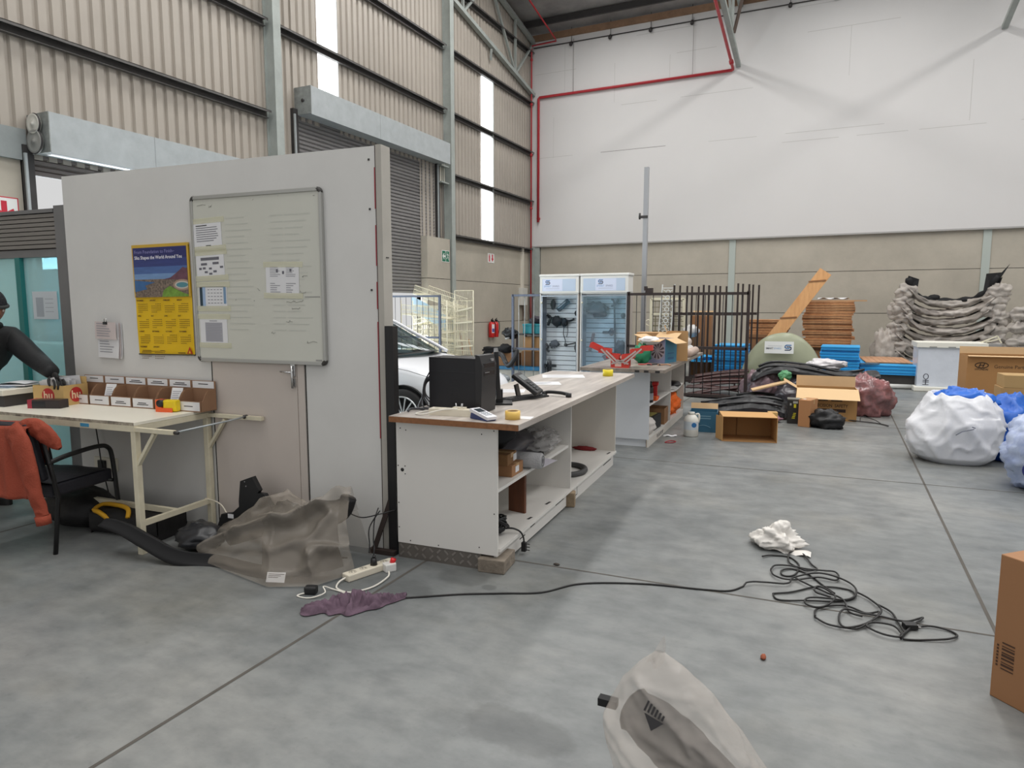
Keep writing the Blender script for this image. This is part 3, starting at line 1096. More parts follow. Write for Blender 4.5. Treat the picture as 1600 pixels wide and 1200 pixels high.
# six cardboard parts bins
bin_m = M('bin_card', (142, 108, 82), .85, var=.06, scale=4)
BW, BD, BH = .214, .14, .205


def parts_bin(i, label):
    t = thing('parts_bin', label, 'bin', PX @ V((.135 + i * .2195, -.165, TZ)), PA, 'parts bins along the partition')
    q = MB()
    k = .004
    q.box(0, BW, BD - k, BD, 0, BH, bin_m)
    q.box(0, BW, 0, BD - k, 0, k, bin_m)
    q.box(0, BW, 0, k, k, .075, bin_m)
    for x in (0, BW - k):
        q.prism([(0, 0), (BD - k, 0), (BD - k, .145), (BD * .5, .145), (BD * .3, .12), (BD * .12, .075), (0, .075)], k, bin_m, T(x + k, 0, 0, 0, 0, 90))
    q.build('bin_body', t)
    q = MB()
    q.box(.008, BW - .012, -.0015, 0, .008, .07, paper)
    q.quad([(.06, -.002, .036), (.14, -.002, .036), (.14, -.002, .042), (.06, -.002, .042)], ink)
    if i in (2, 3, 4):
        q.quad([(.05, -.002, .024), (.16, -.002, .024), (.16, -.002, .03), (.05, -.002, .03)], ink)
    q.build('front_label', t)
    q = MB()
    q.box(.006, BW - .012, BD - k - .0015, BD - k, .152, BH - .004, paper)
    z = .178
    q.quad([(.06, BD - k - .002, z), (.15, BD - k - .002, z), (.15, BD - k - .002, z + .006), (.06, BD - k - .002, z + .006)], ink)
    if i in (2, 3, 4):
        q.quad([(.04, BD - k - .002, z - .012), (.17, BD - k - .002, z - .012), (.17, BD - k - .002, z - .006), (.04, BD - k - .002, z - .006)], ink)
    q.build('back_label', t)
    return t


for i, s in enumerate(('first cardboard parts bin, beside the carton with round red logos', 'second cardboard parts bin from the red-logo carton, with a docket inside',
                       'third cardboard parts bin from the red-logo carton', 'fourth cardboard parts bin from the red-logo carton',
                       'fifth cardboard parts bin from the red-logo carton, holding a docket', 'last cardboard parts bin at the end of the work table')):
    parts_bin(i, s)
for i in (1, 4):
    q = MB(PX @ T(.135 + i * .2195 + .15, -.13, TZ + .02, -18, 0, 8))
    q.box(-.045, .045, 0, .0015, 0, .14, paper)
    lines(q, T(0, -.0006, .02, 90), -.035, .035, 0, .1, 7, paper_grey, .3, .4)
    tag(q.build('docket'), 'folded paper docket in the %s parts bin' % ('second' if i == 1 else 'fifth'), 'paper')

# carton with the round red logo, full of papers
hb = card_box('carton', 'open tan carton with round red logo, full of papers', 'box', .27, .22, .15, (-5.27, 3.12, TZ), 13, M('carton_tan', (206, 172, 112), .7), closed=False)
hr = M('logo_red', (188, 50, 48), .6)
for X in (T(.1355, 0, .075, 90, 0, 90), T(0, -.1105, .075, 90)):
    q = MB()
    q.quad([(.056 * math.cos(k * PI / 16), .056 * math.sin(k * PI / 16), .0006) for k in range(32)], hr, X)
    q.text('hu', .085, X @ T(0, -.026, .0012), M('logo_cream', (232, 206, 170), .6), 'CENTER', bold=.002)
    q.build('printed_logo', hb)
q = MB()
q.box(-.135, .135, .1, .105, .15, .2, M('carton_tan', (206, 172, 112)))
q.build('flap', hb)
rp = random.Random(2)
pg = thing('paper_stack', 'loose invoices filling the carton with round red logos', 'papers', (-5.27, 3.12, TZ + .008), 13)
for k in range(9):
    q = MB(T(rp.uniform(-.03, .03), -.07 + k * .02, 0, rp.uniform(-12, 12), rp.uniform(-14, 14), rp.uniform(-12, 12)))
    q.box(-.09, .09, 0, .0015, .01, rp.uniform(.17, .2), paper)
    q.build('sheet', pg)
b = MB(T(-5.135, 2.955, TZ, 0, 0, 22))
b.box(-.1, .11, -.045, .045, 0, .062, M('black_carton', (44, 34, 34), .35, var=.3, scale=8))
b.box(-.135, -.1, -.045, .045, 0, .062, M('crimson_end', (158, 40, 58), .4))
b.box(-.101, .0, -.0455, -.045, .01, .05, black_gloss)
tag(b.build('small_carton', bevel=.002), 'small black carton with crimson end lying on the work table', 'box')
td = thing('tape_dispenser', 'orange and black tape dispenser with yellow roll on table', 'tape dispenser', (-4.2, 3.2, TZ), 15)
q = MB()
q.box(-.075, -.03, -.03, .03, 0, .085, M('dispenser_orange', (232, 96, 40), .4))
q.box(-.035, .06, -.035, -.03, 0, .03, M('dispenser_orange', (232, 96, 40), .4))
q.build('body', td, bevel=.004)
q = MB()
q.cyl((-.04, -.032, .06), (-.04, .032, .06), .026, black, 14)
q.build('cutter_head', td)
q = MB()
q.box(-.02, .085, -.028, .028, .002, .085, M('yellow_tape', (226, 196, 20), .3))
q.build('tape_roll', td, bevel=.012)

# low unit with white top at the end of the table, and what lies on it
du = thing('drawer_unit', 'low dark drawer unit with white top at the table end', 'drawer unit', (-5.62, 2.98, TZ), 8)
q = MB()
q.box(-.2, .13, -.17, .12, 0, .085, M('charcoal_panel', (64, 62, 62), .6))
q.build('body', du)
q = MB()
q.box(-.22, .16, -.2, .14, .085, .125, M('unit_top', (226, 222, 208), .5))
q.build('top_board', du, bevel=.003)
for k, (dx, dy, rz, lb) in enumerate(((-.05, -.02, 12, 'pale blue folder under the loose sheets by the person'), (.0, .03, 25, 'loose white sheets lying on the white-topped drawer unit'))):
    q = MB(T(-5.62 + dx, 2.98 + dy, TZ + .126 + k * .012, 0, 0, rz))
    q.grid(lambda a, c: ((a - .5) * .24, (c - .5) * .17, .006 + .012 * k * math.sin(a * 3) + .008), 6, 6, paper if k else M('pale_blue_folder', (170, 186, 204), .6))
    q.box(-.12, .12, -.085, .085, 0, .008, paper if k else M('pale_blue_folder', (170, 186, 204), .6))
    tag(q.build('paper_stack'), lb, 'papers')

# ---------------------------------------------------------------- person


def skin(name, verts, edges, rad, mat, parent, sub=2, root=0):
    me = bpy.data.meshes.new(name)
    me.from_pydata(verts, edges, [])
    o = bpy.data.objects.new(name, me)
    COL.objects.link(o)
    o.parent = parent
    sk = o.modifiers.new('skin', 'SKIN')
    sk.use_smooth_shade = True
    me.update()
    if not me.skin_vertices:
        bpy.context.view_layer.objects.active = o
    for i, r_ in enumerate(rad):
        d = me.skin_vertices[0].data[i]
        d.radius = (r_, r_) if not isinstance(r_, tuple) else r_
        d.use_root = i == root
    ss = o.modifiers.new('sub', 'SUBSURF')
    ss.levels = ss.render_levels = sub
    me.materials.append(mat)
    return o


per = thing('person', 'person in black jacket and beanie reaching into the red-logo carton', 'person', (-6.15, 2.95, 0))
skin_m = M('skin_tone', (128, 84, 62), .5)
jk = M('black_jacket', (24, 25, 27), .7, bump=.4, bscale=9)
# local frame: x towards the carton, y towards the partition, z up
bv = [(0, 0, .95), (.1, 0, 1.16), (.24, 0, 1.34), (.31, 0, 1.43), (.36, 0, 1.5),
      (.3, .17, 1.355), (.58, .2, 1.17), (.86, .13, 1.1), (.26, -.18, 1.34), (.3, -.26, 1.1), (.45, -.22, 1.02),
      (0, .1, .9), (.02, .11, .5), (-.02, .12, .09), (.1, .13, .04), (0, -.1, .9), (.03, -.11, .5), (-.01, -.12, .09), (.11, -.13, .04)]
be = [(0, 1), (1, 2), (2, 3), (3, 4), (2, 5), (5, 6), (6, 7), (2, 8), (8, 9), (9, 10), (0, 11), (11, 12), (12, 13), (13, 14), (0, 15), (15, 16), (16, 17), (17, 18)]
br = [.12, .12, .12, .06, .052, .06, .043, .03, .06, .045, .032, .085, .06, .045, .04, .085, .06, .045, .04]
body = skin('body', bv, be, br, skin_m, per)
jv = [(0, 0, .86), (.03, 0, .98), (.12, 0, 1.17), (.24, 0, 1.335), (.3, 0, 1.415), (.3, .175, 1.35), (.45, .195, 1.24), (.58, .2, 1.17), (.73, .165, 1.13), (.87, .13, 1.1), (.26, -.185, 1.335), (.29, -.26, 1.1), (.42, -.23, 1.02)]
je = [(0, 1), (1, 2), (2, 3), (3, 4), (3, 5), (5, 6), (6, 7), (7, 8), (8, 9), (3, 10), (10, 11), (11, 12)]
skin('jacket', jv, je, [.17, .17, .17, .16, .085, .1, .085, .078, .066, .058, .1, .08, .06], jk, per, root=1)
skin('trousers', [(.01, 0, 1.0), (0, 0, .9), (0, .085, .76), (.02, .11, .5), (-.02, .12, .1), (0, -.085, .76), (.03, -.11, .5), (-.01, -.12, .1)], [(0, 1), (1, 2), (2, 3), (3, 4), (1, 5), (5, 6), (6, 7)], [.13, .145, .1, .085, .075, .1, .085, .075], M('dark_trousers', (38, 38, 44), .8), per, root=1)
q = MB()
q.tube([(.26 + .1 * math.cos(a), .1 * math.sin(a), 1.43 + .035 * math.cos(a)) for a in [k * PI / 8 for k in range(16)]], .028, jk, 8, True)
q.build('collar', per)
# head: continuous lofted surface with brow, nose, mouth and chin
hc = V((.4, 0, 1.585))


def headf(a, c):
    t, p = a * 2 * PI, (c - .5) * PI
    x, y, z = math.cos(p) * math.cos(t), math.cos(p) * math.sin(t), math.sin(p)
    rx, ry, rz_ = .098, .076, .122
    face = max(0, x)
    jaw = 1 - .22 * max(0, -z) * (1 - .3 * face)
    X, Y, Z = x * rx * jaw, y * ry * jaw, z * rz_
    X += .022 * math.exp(-((y / .16) ** 2) - ((z + .12) / .16) ** 2) * (face > .3)
    X -= .008 * math.exp(-((abs(y) - .42) / .16) ** 2 - ((z - .06) / .1) ** 2) * (face > .2)
    X += .006 * math.exp(-((y / .3) ** 2) - ((z + .42) / .07) ** 2) * (face > .3)
    X += .008 * math.exp(-((y / .3) ** 2) - ((z + .75) / .14) ** 2)
    v_ = Euler((0, R(18), 0)).to_matrix() @ V((X, Y, Z))
    return hc + v_


q = MB()
q.grid(headf, 36, 28, skin_m, True)
for sy in (-1, 1):
    q.grid(lambda a, c: hc + V((-.005 + .014 * math.sin(c * PI) * math.cos(a * 2 * PI), sy * (.074 + .012 * math.sin(a * PI)), -.012 + .03 * math.cos(c * PI))), 10, 8, skin_m, True)
q.build('head', per)
for sy in (-1, 1):
    q = MB()
    q.grid(lambda a, c: hc + V((.077, sy * .031, -.018)) + V((math.sin(c * PI) * math.cos(a * 2 * PI), math.sin(c * PI) * math.sin(a * 2 * PI), math.cos(c * PI))) * .011, 10, 8, M('eye_white', (225, 220, 214), .3), True)
    q.build('eye', per)
q = MB()
q.grid(lambda a, c: hc + Euler((0, R(14), 0)).to_matrix() @ V((.108 * math.cos(a * 2 * PI) * math.cos(c * PI / 2), .088 * math.sin(a * 2 * PI) * math.cos(c * PI / 2), .02 + .125 * math.sin(c * PI / 2))), 32, 12, M('beanie_knit', (30, 32, 36), .9, bump=.5, bscale=60), True)
q.tube([hc + Euler((0, R(14), 0)).to_matrix() @ V((.107 * math.cos(a), .088 * math.sin(a), .03)) for a in [k * PI / 12 for k in range(24)]], .014, M('beanie_band', (58, 62, 60), .9), 8, True)
q.build('beanie', per)
# hands: palm and five separate fingers, dipping into the carton


def hand(base, fwd, side, up, parent, mat):
    base, fwd, side, up = V(base), V(fwd).normalized(), V(side).normalized(), V(up).normalized()
    P3 = lambda f, s_, u_: tuple(base + fwd * f + side * s_ + up * u_)
    vs, es, rs = [P3(-.02, 0, 0), P3(.03, 0, 0), P3(.075, 0, -.004)], [(0, 1), (1, 2)], [(.022, .03), (.018, .04), (.013, .038)]
    skin('palm', vs, es, rs, mat, parent, 2)
    for k, (s_, l) in enumerate(((-.03, .066), (-.01, .076), (.011, .07), (.03, .054))):
        skin('finger', [P3(.062, s_, -.002), P3(.075 + l * .35, s_ * 1.1, -.008), P3(.075 + l * .65, s_ * 1.12, -.03), P3(.07 + l * .75, s_ * 1.12, -.058 - k * .002)], [(0, 1), (1, 2), (2, 3)], [.0095, .009, .0085, .007], mat, parent, 2)
    skin('thumb', [P3(.015, -.03, -.004), P3(.04, -.05, -.014), P3(.07, -.056, -.03), P3(.085, -.05, -.045)], [(0, 1), (1, 2), (2, 3)], [.012, .011, .0095, .008], mat, parent, 2)


hand_dark = M('dark_hand', (28, 27, 27), .7)  # near-black colour of both hands
hand((.9, .12, 1.085), (.9, -.2, -.35), (.2, .97, 0), (.35, 0, .93), per, hand_dark)
hand((.46, -.22, 1.0), (.8, .1, -.25), (.1, -.99, 0), (.3, 0, .95), per, hand_dark)
q = MB()
for sy in (.12, -.12):
    q.grid(lambda a, c: V((.05 + .14 * math.cos(a * 2 * PI), sy + .05 * math.sin(a * 2 * PI), 0)) * 1 + V((0, 0, .09 * c)) if c < 1 else V((.0, sy, .1)), 20, 4, M('black_shoe', (30, 28, 28), .5), True)
q.build('shoes', per)

# ---------------------------------------------------------------- chair with the orange jacket
ch = thing('visitor_chair', 'black padded armchair with tubular frame before the work table', 'chair', (-4.82, 2.74, 0), 12)
fab = M('chair_vinyl', (34, 34, 42), .55, bump=.15, bscale=40)
tub = M('black_tube', (26, 26, 27), .4)
q = MB()
q.grid(lambda a, c: (-.25 + a * .5, -.22 + c * .48, .455 + .02 * math.sin(a * PI) - .03 * (c > .85) * (c - .85) * 6), 14, 14, fab)
q.box(-.25, .25, -.22, .27, .36, .45, fab)
q.build('seat', ch, bevel=.015)
q = MB(T(0, -.24, .48, 12))
q.box(-.24, .24, -.03, .03, 0, .4, fab)
q.build('backrest', ch, bevel=.02)
for sx in (-1, 1):
    x = sx * .275
    q = MB()
    q.tube(spl([(x, -.26, .6), (x, -.1, .625), (x, .13, .635), (x, .22, .61), (x, .25, .53), (x, .27, .3), (x, .29, .0)], 6), .0155, tub, 10)
    q.build('arm', ch)
    q = MB()
    q.tube([(x, -.3, .86), (x, -.22, .48), (x, -.2, .36), (x, -.25, .0)], .0145, tub, 10)
    q.build('rear_leg', ch)
q = MB()
for y in (-.2, .24):
    q.cyl((-.275, y, .37), (.275, y, .37), .012, tub)
q.build('seat_frame', ch)
jo = thing('orange_jacket', 'orange long-sleeved jacket hung over the black armchair back', 'jacket', (-4.82, 2.74, 0), 12)
oj = M('orange_cloth', (150, 66, 45), .85, bump=.3, bscale=120)


def drape(a, c):
    x = -.27 + a * .53
    fold = .02 * noise.noise(V((a * 5, c * 1.2, 3))) + .012 * max(0, 1 - abs(noise.noise(V((a * 5 + c, c * 2.5, 8)))) * 5)
    hem = .05 * noise.noise(V((a * 2.5, 0, 1)))
    if c < .5:
        k = 1 - c * 2
        return (x * (1 + .05 * k), -.365 - .03 * k - fold * (1.6 - c), .885 - k * (.47 + hem) - .025 * a - .01 * math.sin(a * 5))
    k = c * 2 - 1
    return (x, -.25 + .03 * k + fold, .885 - k * (.3 + hem) - .025 * a - .01 * math.sin(a * 5))


def flat_sleeve(pts, ws, ds, seed):
    p = spl(pts, 8)
    n = len(p) - 1
    q = MB()

    def fn(a, c):
        t = a * 2 * PI
        k = min(int(c * n), n - 1)
        e = p[k].lerp(p[k + 1], c * n - k)
        d = (p[min(k + 1, n)] - p[max(k - 1, 0)]).normalized()
        s_ = d.cross(V((0, 1, 0))).normalized()
        m = c * (len(ws) - 1)
        i_ = min(int(m), len(ws) - 2)
        w, dp = ws[i_] + (ws[i_ + 1] - ws[i_]) * (m - i_), ds[i_] + (ds[i_ + 1] - ds[i_]) * (m - i_)
        r_ = 1 + .35 * max(0, 1 - abs(noise.noise(V((math.cos(t) * .8 + c * 2, math.sin(t) * .8, c * 7 + seed)))) * 4) - .1
        return e + s_ * (math.cos(t) * w) + V((0, math.sin(t) * dp * r_, 0))
    q.grid(fn, 26, 46, oj, True)
    return q


q = MB()
q.grid(drape, 46, 46, oj)
q.build('jacket_body', jo, solid=.006)
q = flat_sleeve([(.16, -.38, .84), (.24, -.4, .76), (.3, -.41, .6), (.33, -.41, .46), (.355, -.4, .35), (.365, -.4, .31)], [.07, .075, .062, .052, .048, .046], [.03, .034, .03, .028, .026, .026], 2)
q.build('sleeve', jo)
q = MB()
q.tube([(.366, -.4, .31), (.375, -.4, .255)], [.044, .042], oj, 14)
q.build('cuff', jo)
q = flat_sleeve([(.16, -.3, .86), (.26, -.31, .845), (.34, -.31, .8), (.4, -.3, .745), (.43, -.3, .715)], [.03, .06, .065, .045, .012], [.03, .035, .03, .022, .01], 5)
q.build('shoulder_fold', jo)

# ---------------------------------------------------------------- bags on the floor under the table
bagm = M('black_nylon', (22, 21, 22), .65, bump=.4, bscale=14)
db = thing('duffel_bag', 'black duffel bag with yellow handles under the work table', 'bag', (-4.42, 3.08, 0), 8)
q = MB()
q.grid(lambda a, c: V((-.3 + a * .6, (.135 + .015 * noise.noise(V((a * 5, c * 4, 1)))) * math.copysign(abs(math.cos(c * 2 * PI)) ** .5, math.cos(c * 2 * PI)), max(0, .09 + (.09 + .02 * noise.noise(V((a * 4, c * 3, 7)))) * math.copysign(abs(math.sin(c * 2 * PI)) ** .5, math.sin(c * 2 * PI))))), 24, 32, bagm)
for x in (-.3, .3):
    q.box(x - .004, x + .004, -.125, .125, .005, .17, bagm)
q.build('bag_body', db)
q = MB()
q.tube(spl([(-.12, -.13, .12), (-.18, -.15, .17), (-.26, -.12, .175), (-.28, -.03, .185), (-.15, -.05, .2), (.02, -.1, .2), (.06, -.14, .15)], 6), .016, M('yellow_strap', (214, 160, 30), .7), 6)
q.build('handle', db)
b = MB()
b.blob((-5.02, 3.05, .12), (.3, .2, .15), bagm, 4, .12, 2, .08, 5, 36, 22, 0)
tag(b.build('sack'), 'slumped black bag on the floor behind the armchair', 'bag')
b = MB()
b.box(-5.25, -5.0, 3.35 - .03, 3.36, .32, .42, M('cream_socket', (224, 220, 205), .5))
b.box(-5.18, -5.1, 3.3, 3.33, .34, .4, black)
tag(b.build('wall_socket', bevel=.004), 'white wall socket with black plug under the work table', 'socket')
b = MB(PX)
b.tube(spl([(.2, -.03, .82), (.25, -.04, .55), (.3, -.05, .3), (.5, -.1, .03), (.9, -.08, .02), (1.2, -.1, .02), (1.5, -.06, .02)], 8), .005, black, 6)
tag(b.build('loose_cable'), 'thin dark cord running down the wall under the work table', 'cord')
b = MB(PX)
b.tube(spl([(1.34, -.07, .22), (1.5, -.09, .2), (1.62, -.12, .1), (1.7, -.12, .02), (1.85, -.1, .01)], 8), .005, cream_plastic, 6)
tag(b.build('loose_cable'), 'thin cream cord hanging off the work table stretcher', 'cord')

# ---------------------------------------------------------------- bumper half wrapped in plastic
bu = thing('car_bumper', 'black car bumper half wrapped in clear plastic on floor', 'bumper')
q = MB()
path = spl([(-4.22, 2.66, .26), (-4.05, 2.68, .22), (-3.86, 2.7, .15), (-3.64, 2.74, .07), (-3.4, 2.84, .04), (-3.0, 2.83, .05), (-2.8, 2.93, .07), (-2.68, 3.12, .1)], 7)
n = len(path)


def bump_skin(a, c):
    k = min(int(a * (n - 1)), n - 2)
    p = path[k].lerp(path[k + 1], a * (n - 1) - k)
    h = .03 + .055 * math.sin(a * PI) ** .5
    return (p.x + .02 * c, p.y + .06 * c + .03 * c * c + .012 * math.sin(c * PI * 2), max(.004, p.z - .06 + h * math.sin(c * PI * .8)))


q.grid(bump_skin, 48, 10, black_matt)
q.build('bumper_skin', bu, solid=.008)
q = MB()
q.blob((-3.72, 3.02, .09), (.17, .13, .09), M('black_satin', (38, 39, 42), .35), 9, .2, 2.5, .2, 4, 30, 18, .005)
q.build('lamp_pocket', bu)
q = MB(T(-3.84, 3.24, .0, 0, 0, 4.3))
q.prism([(0, .03), (.06, .17), (.16, .19), (.22, .24), (.22, .28), (.24, .42), (.345, .46), (.4, .37), (.385, .35), (.44, .35), (.5, .27), (.49, .1), (.42, .05), (.2, .03)], .035, black)
q.box(.12, .17, -.002, 0, .15, .18, paper)
for x, z in ((.28, .42), (.29, .39), (.25, .09), (.33, .1)):
    q.cyl((x, -.003, z), (x, 0, z), .005, M('clip_grey', (130, 130, 130), .5), 8)
q.build('bracket', bu, bevel=.008)
film = plastic_film('cloudy_film', (180, 170, 157), .33, .24, 20, .4)
q = MB()


def wrap(a, c):
    front = [V((-3.53, 2.86, .015)), V((-3.2, 2.8, .012)), V((-2.85, 2.74, .012)), V((-2.62, 2.86, .012)), V((-2.53, 3.12, .012))]
    ridge = [V((-3.62, 3.02, .1)), V((-3.44, 3.1, .2)), V((-3.16, 3.24, .43)), V((-2.93, 3.2, .36)), V((-2.66, 3.26, .5))]
    back = [V((-3.6, 3.3, .012)), V((-3.35, 3.36, .012)), V((-3.05, 3.38, .012)), V((-2.85, 3.4, .012)), V((-2.62, 3.4, .012))]
    s_ = a * 4
    k = min(int(s_), 3)
    t = s_ - k
    t = t * t * (3 - 2 * t)
    f_, r_, b_ = (L_[k].lerp(L_[k + 1], t) for L_ in (front, ridge, back))
    if c < .62:
        w = c / .62
        p = f_.lerp(r_, w) + V((0, -.05, .03)) * math.sin(w * PI)
    else:
        w = (c - .62) / .38
        p = r_.lerp(b_, w)
    e = math.sin(min(c, 1 - c) * PI)
    d = V((p.x * 3.5, p.y * 3.5, p.z * 3.5))
    g = V((p.x * 1.3 - p.z * 1.9, p.y * 2.0, p.z * 2.2 + p.x * .5))
    cr = .11 * max(0, 1 - abs(noise.noise(g * 1.5 + V((3, 9, 2)))) * 4) + .05 * max(0, 1 - abs(noise.noise(g * 2.9 + V((1, 0, 4)))) * 4) + .07 * noise.noise(g * .9) - .03
    p = p + V((.25, -.6, .6)) * cr * e
    p.z = max(p.z, .006)
    return p


q.grid(wrap, 90, 60, film)
q.build('plastic_wrap', bu)
q = MB(T(-2.84, 2.795, .05, 62, 0, 20))
q.box(-.055, .055, -.028, .028, .0, .002, paper)
lines(q, T(z=.003), -.045, .05, -.005, .022, 3, ink, .35, .4)
q.build('sticker', bu)
q = MB()
def inner(a, c):
    p, o_ = wrap(.42 + a * .5, .06 + c * .5), V((-2.9, 3.45, -.05))
    return p + (o_ - p).normalized() * .02


q.grid(inner, 40, 24, black_matt)
q.build('bumper_corner', bu)
q = MB()
q.tube(spl([(-3.5, 3.06, .1), (-3.3, 3.14, .16), (-3.05, 3.2, .22), (-2.75, 3.24, .3), (-2.68, 3.26, .42)], 6), .05, black_matt, 10)
q.build('absorber_bar', bu)

# ---------------------------------------------------------------- cables on the floor by the post
ps = thing('power_strip', 'cream power strip on the floor beside the black post', 'power strip', (-2.47, 3.18, 0), 72)
q = MB()
q.box(-.17, .17, -.035, .035, 0, .042, cream_plastic)
q.build('strip_body', ps, bevel=.006)
q = MB()
for k in range(4):
    q.cyl((-.12 + k * .075, 0, .042), (-.12 + k * .075, 0, .0435), .024, M('socket_face', (206, 198, 180), .5), 16)
    for dx, dy in ((0, .011), (-.009, -.007), (.009, -.007)):
        q.cyl((-.12 + k * .075 + dx, dy, .0436), (-.12 + k * .075 + dx, dy, .0442), .0035, black, 8)
q.build('socket', ps)
q = MB()
q.cyl((.03, 0, .043), (.03, 0, .085), .022, black, 14, .016)
q.cyl((.03, 0, .085), (.035, 0, .1), .01, black, 10)
q.tube(spl([(.03, 0, .1), (.05, .02, .14), (.1, .1, .16), (.18, .2, .24), (.24, .24, .3)], 6), .004, black, 6)
q.build('plug', ps)
q = MB()
q.tube(spl([(-.17, 0, .02), (-.22, -.01, .012), (-.27, -.07, .008), (-.25, -.17, .008), (-.12, -.2, .008), (.02, -.15, .01), (.06, -.11, .02)], 8), .0055, M('white_cord', (226, 222, 212), .5), 8)
q.build('cord', ps)
pl = thing('plug_adapter', 'white plug with red button beside the cream power strip', 'plug', (-2.385, 3.26, 0), 60)
q = MB()
q.box(-.035, .035, -.03, .03, 0, .05, M('white_plastic', (226, 224, 220), .4))
q.build('plug_body', pl, bevel=.006)
q = MB()
q.cyl((.02, .0, .045), (.03, 0, .072), .017, M('red_button', (216, 34, 38), .35), 14)
q.build('button', pl)
ad = thing('plug_adapter', 'black plug adapter on the floor by the wrapped bumper', 'plug', (-2.585, 2.8, 0), 20)
q = MB()
q.box(-.035, .035, -.025, .025, 0, .045, black)
q.build('adapter_body', ad, bevel=.01)
q = MB()
q.tube(spl([(-.03, -.02, .01), (-.06, -.05, .005), (.02, -.07, .005), (.09, -.03, .02), (.06, .03, .03), (.1, .05, .01), (.2, .0, .005), (.22, -.07, .005), (.15, -.1, .005)], 8), .004, M('white_cord', (226, 222, 212), .5), 6)
q.build('cord', ad)
b = MB()
b.tube(spl([(-2.58, 3.44, .3), (-2.62, 3.38, .2), (-2.56, 3.3, .12), (-2.52, 3.24, .1)], 6) , .004, black, 6)
b.tube(spl([(-2.86, 3.44, .26), (-2.7, 3.4, .25), (-2.58, 3.42, .28), (-2.5, 3.5, .3)], 6), .004, black, 6)
tag(b.build('loose_cable'), 'black cords hanging loose between the partition and black post', 'cord')
rag = thing('rag', 'crumpled purple rag lying on the concrete floor', 'cloth')
q = MB()
rp = spl([(-2.47, 2.6, 0), (-2.38, 2.68, 0), (-2.3, 2.75, 0), (-2.2, 2.8, 0), (-2.12, 2.87, 0), (-2.07, 2.98, 0)], 8)


def ragf(a, c):
    k = min(int(a * (len(rp) - 1)), len(rp) - 2)
    p = rp[k].lerp(rp[k + 1], a * (len(rp) - 1) - k)
    w = (.03 + .1 * math.sin(min(1, a * 1.25) * PI) ** .8) * (1 if a < .8 else .8)
    q_ = p + V((.35, -.94, 0)) * (c - .5) * w * (1.6 + .9 * noise.noise(V((a * 7, 0, 0))))
    z = .006 + .05 * math.sin(c * PI) ** .6 * (0.15 + max(0, 1 - abs(noise.noise(V((a * 5 + c * 2, c * 3 - a * 3, 2)))) * 4.5)) * (.5 + math.sin(a * PI))
    return (q_.x, q_.y, z)


q.grid(ragf, 60, 20, M('purple_cloth', (98, 78, 92), .9, var=.3, scale=14))
q.build('rag_cloth', rag)

# black steel post at the end of the partition
po = thing('steel_post', 'tall black steel post standing at the partition end', 'post', (-2.53, 3.53, 0), 4)
q = MB()
q.box(-.03, .03, -.03, .03, 0, 1.475, M('black_painted_steel', (24, 23, 24), .45))
q.build('upright', po, bevel=.002)
q = MB()
q.bar((-.02, -.01, .36), (-.13, -.05, .02), .035, .03, M('rusty_black', (50, 38, 34), .7))
q.box(-.16, .03, -.07, -.03, 0, .03, M('rusty_black', (50, 38, 34), .7))
q.build('brace_foot', po)
# ---------------------------------------------------------------- front counter
CR = 3.6
CX = T(-1.78, 3.52, 0, 0, 0, CR)
at_c = lambda x, y, z=0.92: tuple(CX @ V((x, y, z)))


def laminate(name, c1, c2):
    m = M(name, c1, .38, col2=c2, scale=2.2, stretch=(5, .5, 5))
    return m


top_m = laminate('grey_wood_laminate', (198, 190, 182), (150, 142, 136))
mel = M('white_melamine', (222, 219, 214), .5, var=.015, scale=2)
mel_in = M('white_melamine_inside', (214, 208, 199), .55, var=.02, scale=2)
chip = M('chipboard_edge', (138, 94, 62), .85, var=.2, scale=40)
scuff = M('scuff_black', (44, 42, 42), .8)
tread = M('tread_plate', (118, 112, 106), .4, .5, var=.1)

ct = thing('shop_counter', 'long white shop counter with grey wood top, nearest one', 'counter', (-1.78, 3.52, 0), CR)
b = MB()
b.box(-.70, .165, -.065, 3.12, .89, .925, top_m)
b.box(-.70, .16, -.068, -.065, .888, .922, chip)
b.build('countertop', ct)
b = MB()
b.box(-.69, 0, 0, .018, .1, .888, mel)
for x, z in ((-.66, .84), (-.62, .83), (-.1, .84), (-.02, .865), (-.63, .6), (-.68, .6), (-.63, .55), (-.68, .36), (-.68, .2), (-.02, .36), (-.12, .14), (-.6, .12), (-.4, .115)):
    b.cyl((x, -.0015, z), (x, .001, z), .004, scuff, 8)
b.cyl((-.65, -.0015, .575), (-.65, .001, .575), .012, scuff, 12)
b.build('end_panel', ct)
b = MB()
b.box(-.69, 0, 3.02, 3.038, .1, .888, mel_in)
b.build('end_panel', ct)
b = MB()
b.box(-.69, -.0, 1.492, 1.51, .14, .888, mel)
b.build('divider', ct)
b = MB()
b.box(-.69, -.672, .018, 3.02, .14, .888, mel_in)
b.build('back_panel', ct)
b = MB()
b.box(-.672, -.02, .018, 1.492, .475, .495, mel)
b.build('shelf', ct)
b = MB()
b.box(-.69, .012, .018, 3.038, .12, .14, mel)
for y, l in ((.62, .06), (1.0, .08), (2.85, .1)):
    b.quad([(-.05, y, .1405), (-.03, y, .1405), (-.02, y + l, .1405), (-.04, y + l, .1405)], scuff)
b.build('floor_board', ct)
b = MB()
b.box(-.03, -.012, .02, 1.42, .015, .12, mel)
b.box(-.03, -.012, 1.55, 3.0, .0, .12, mel)
for y, z, l in ((.2, .06, .03), (.4, .07, .1), (.6, .09, .09), (1.15, .09, .2), (1.56, .095, .01), (2.6, .08, .3)):
    b.box(-.0125, -.011, y, y + l, z, z + .008, scuff)
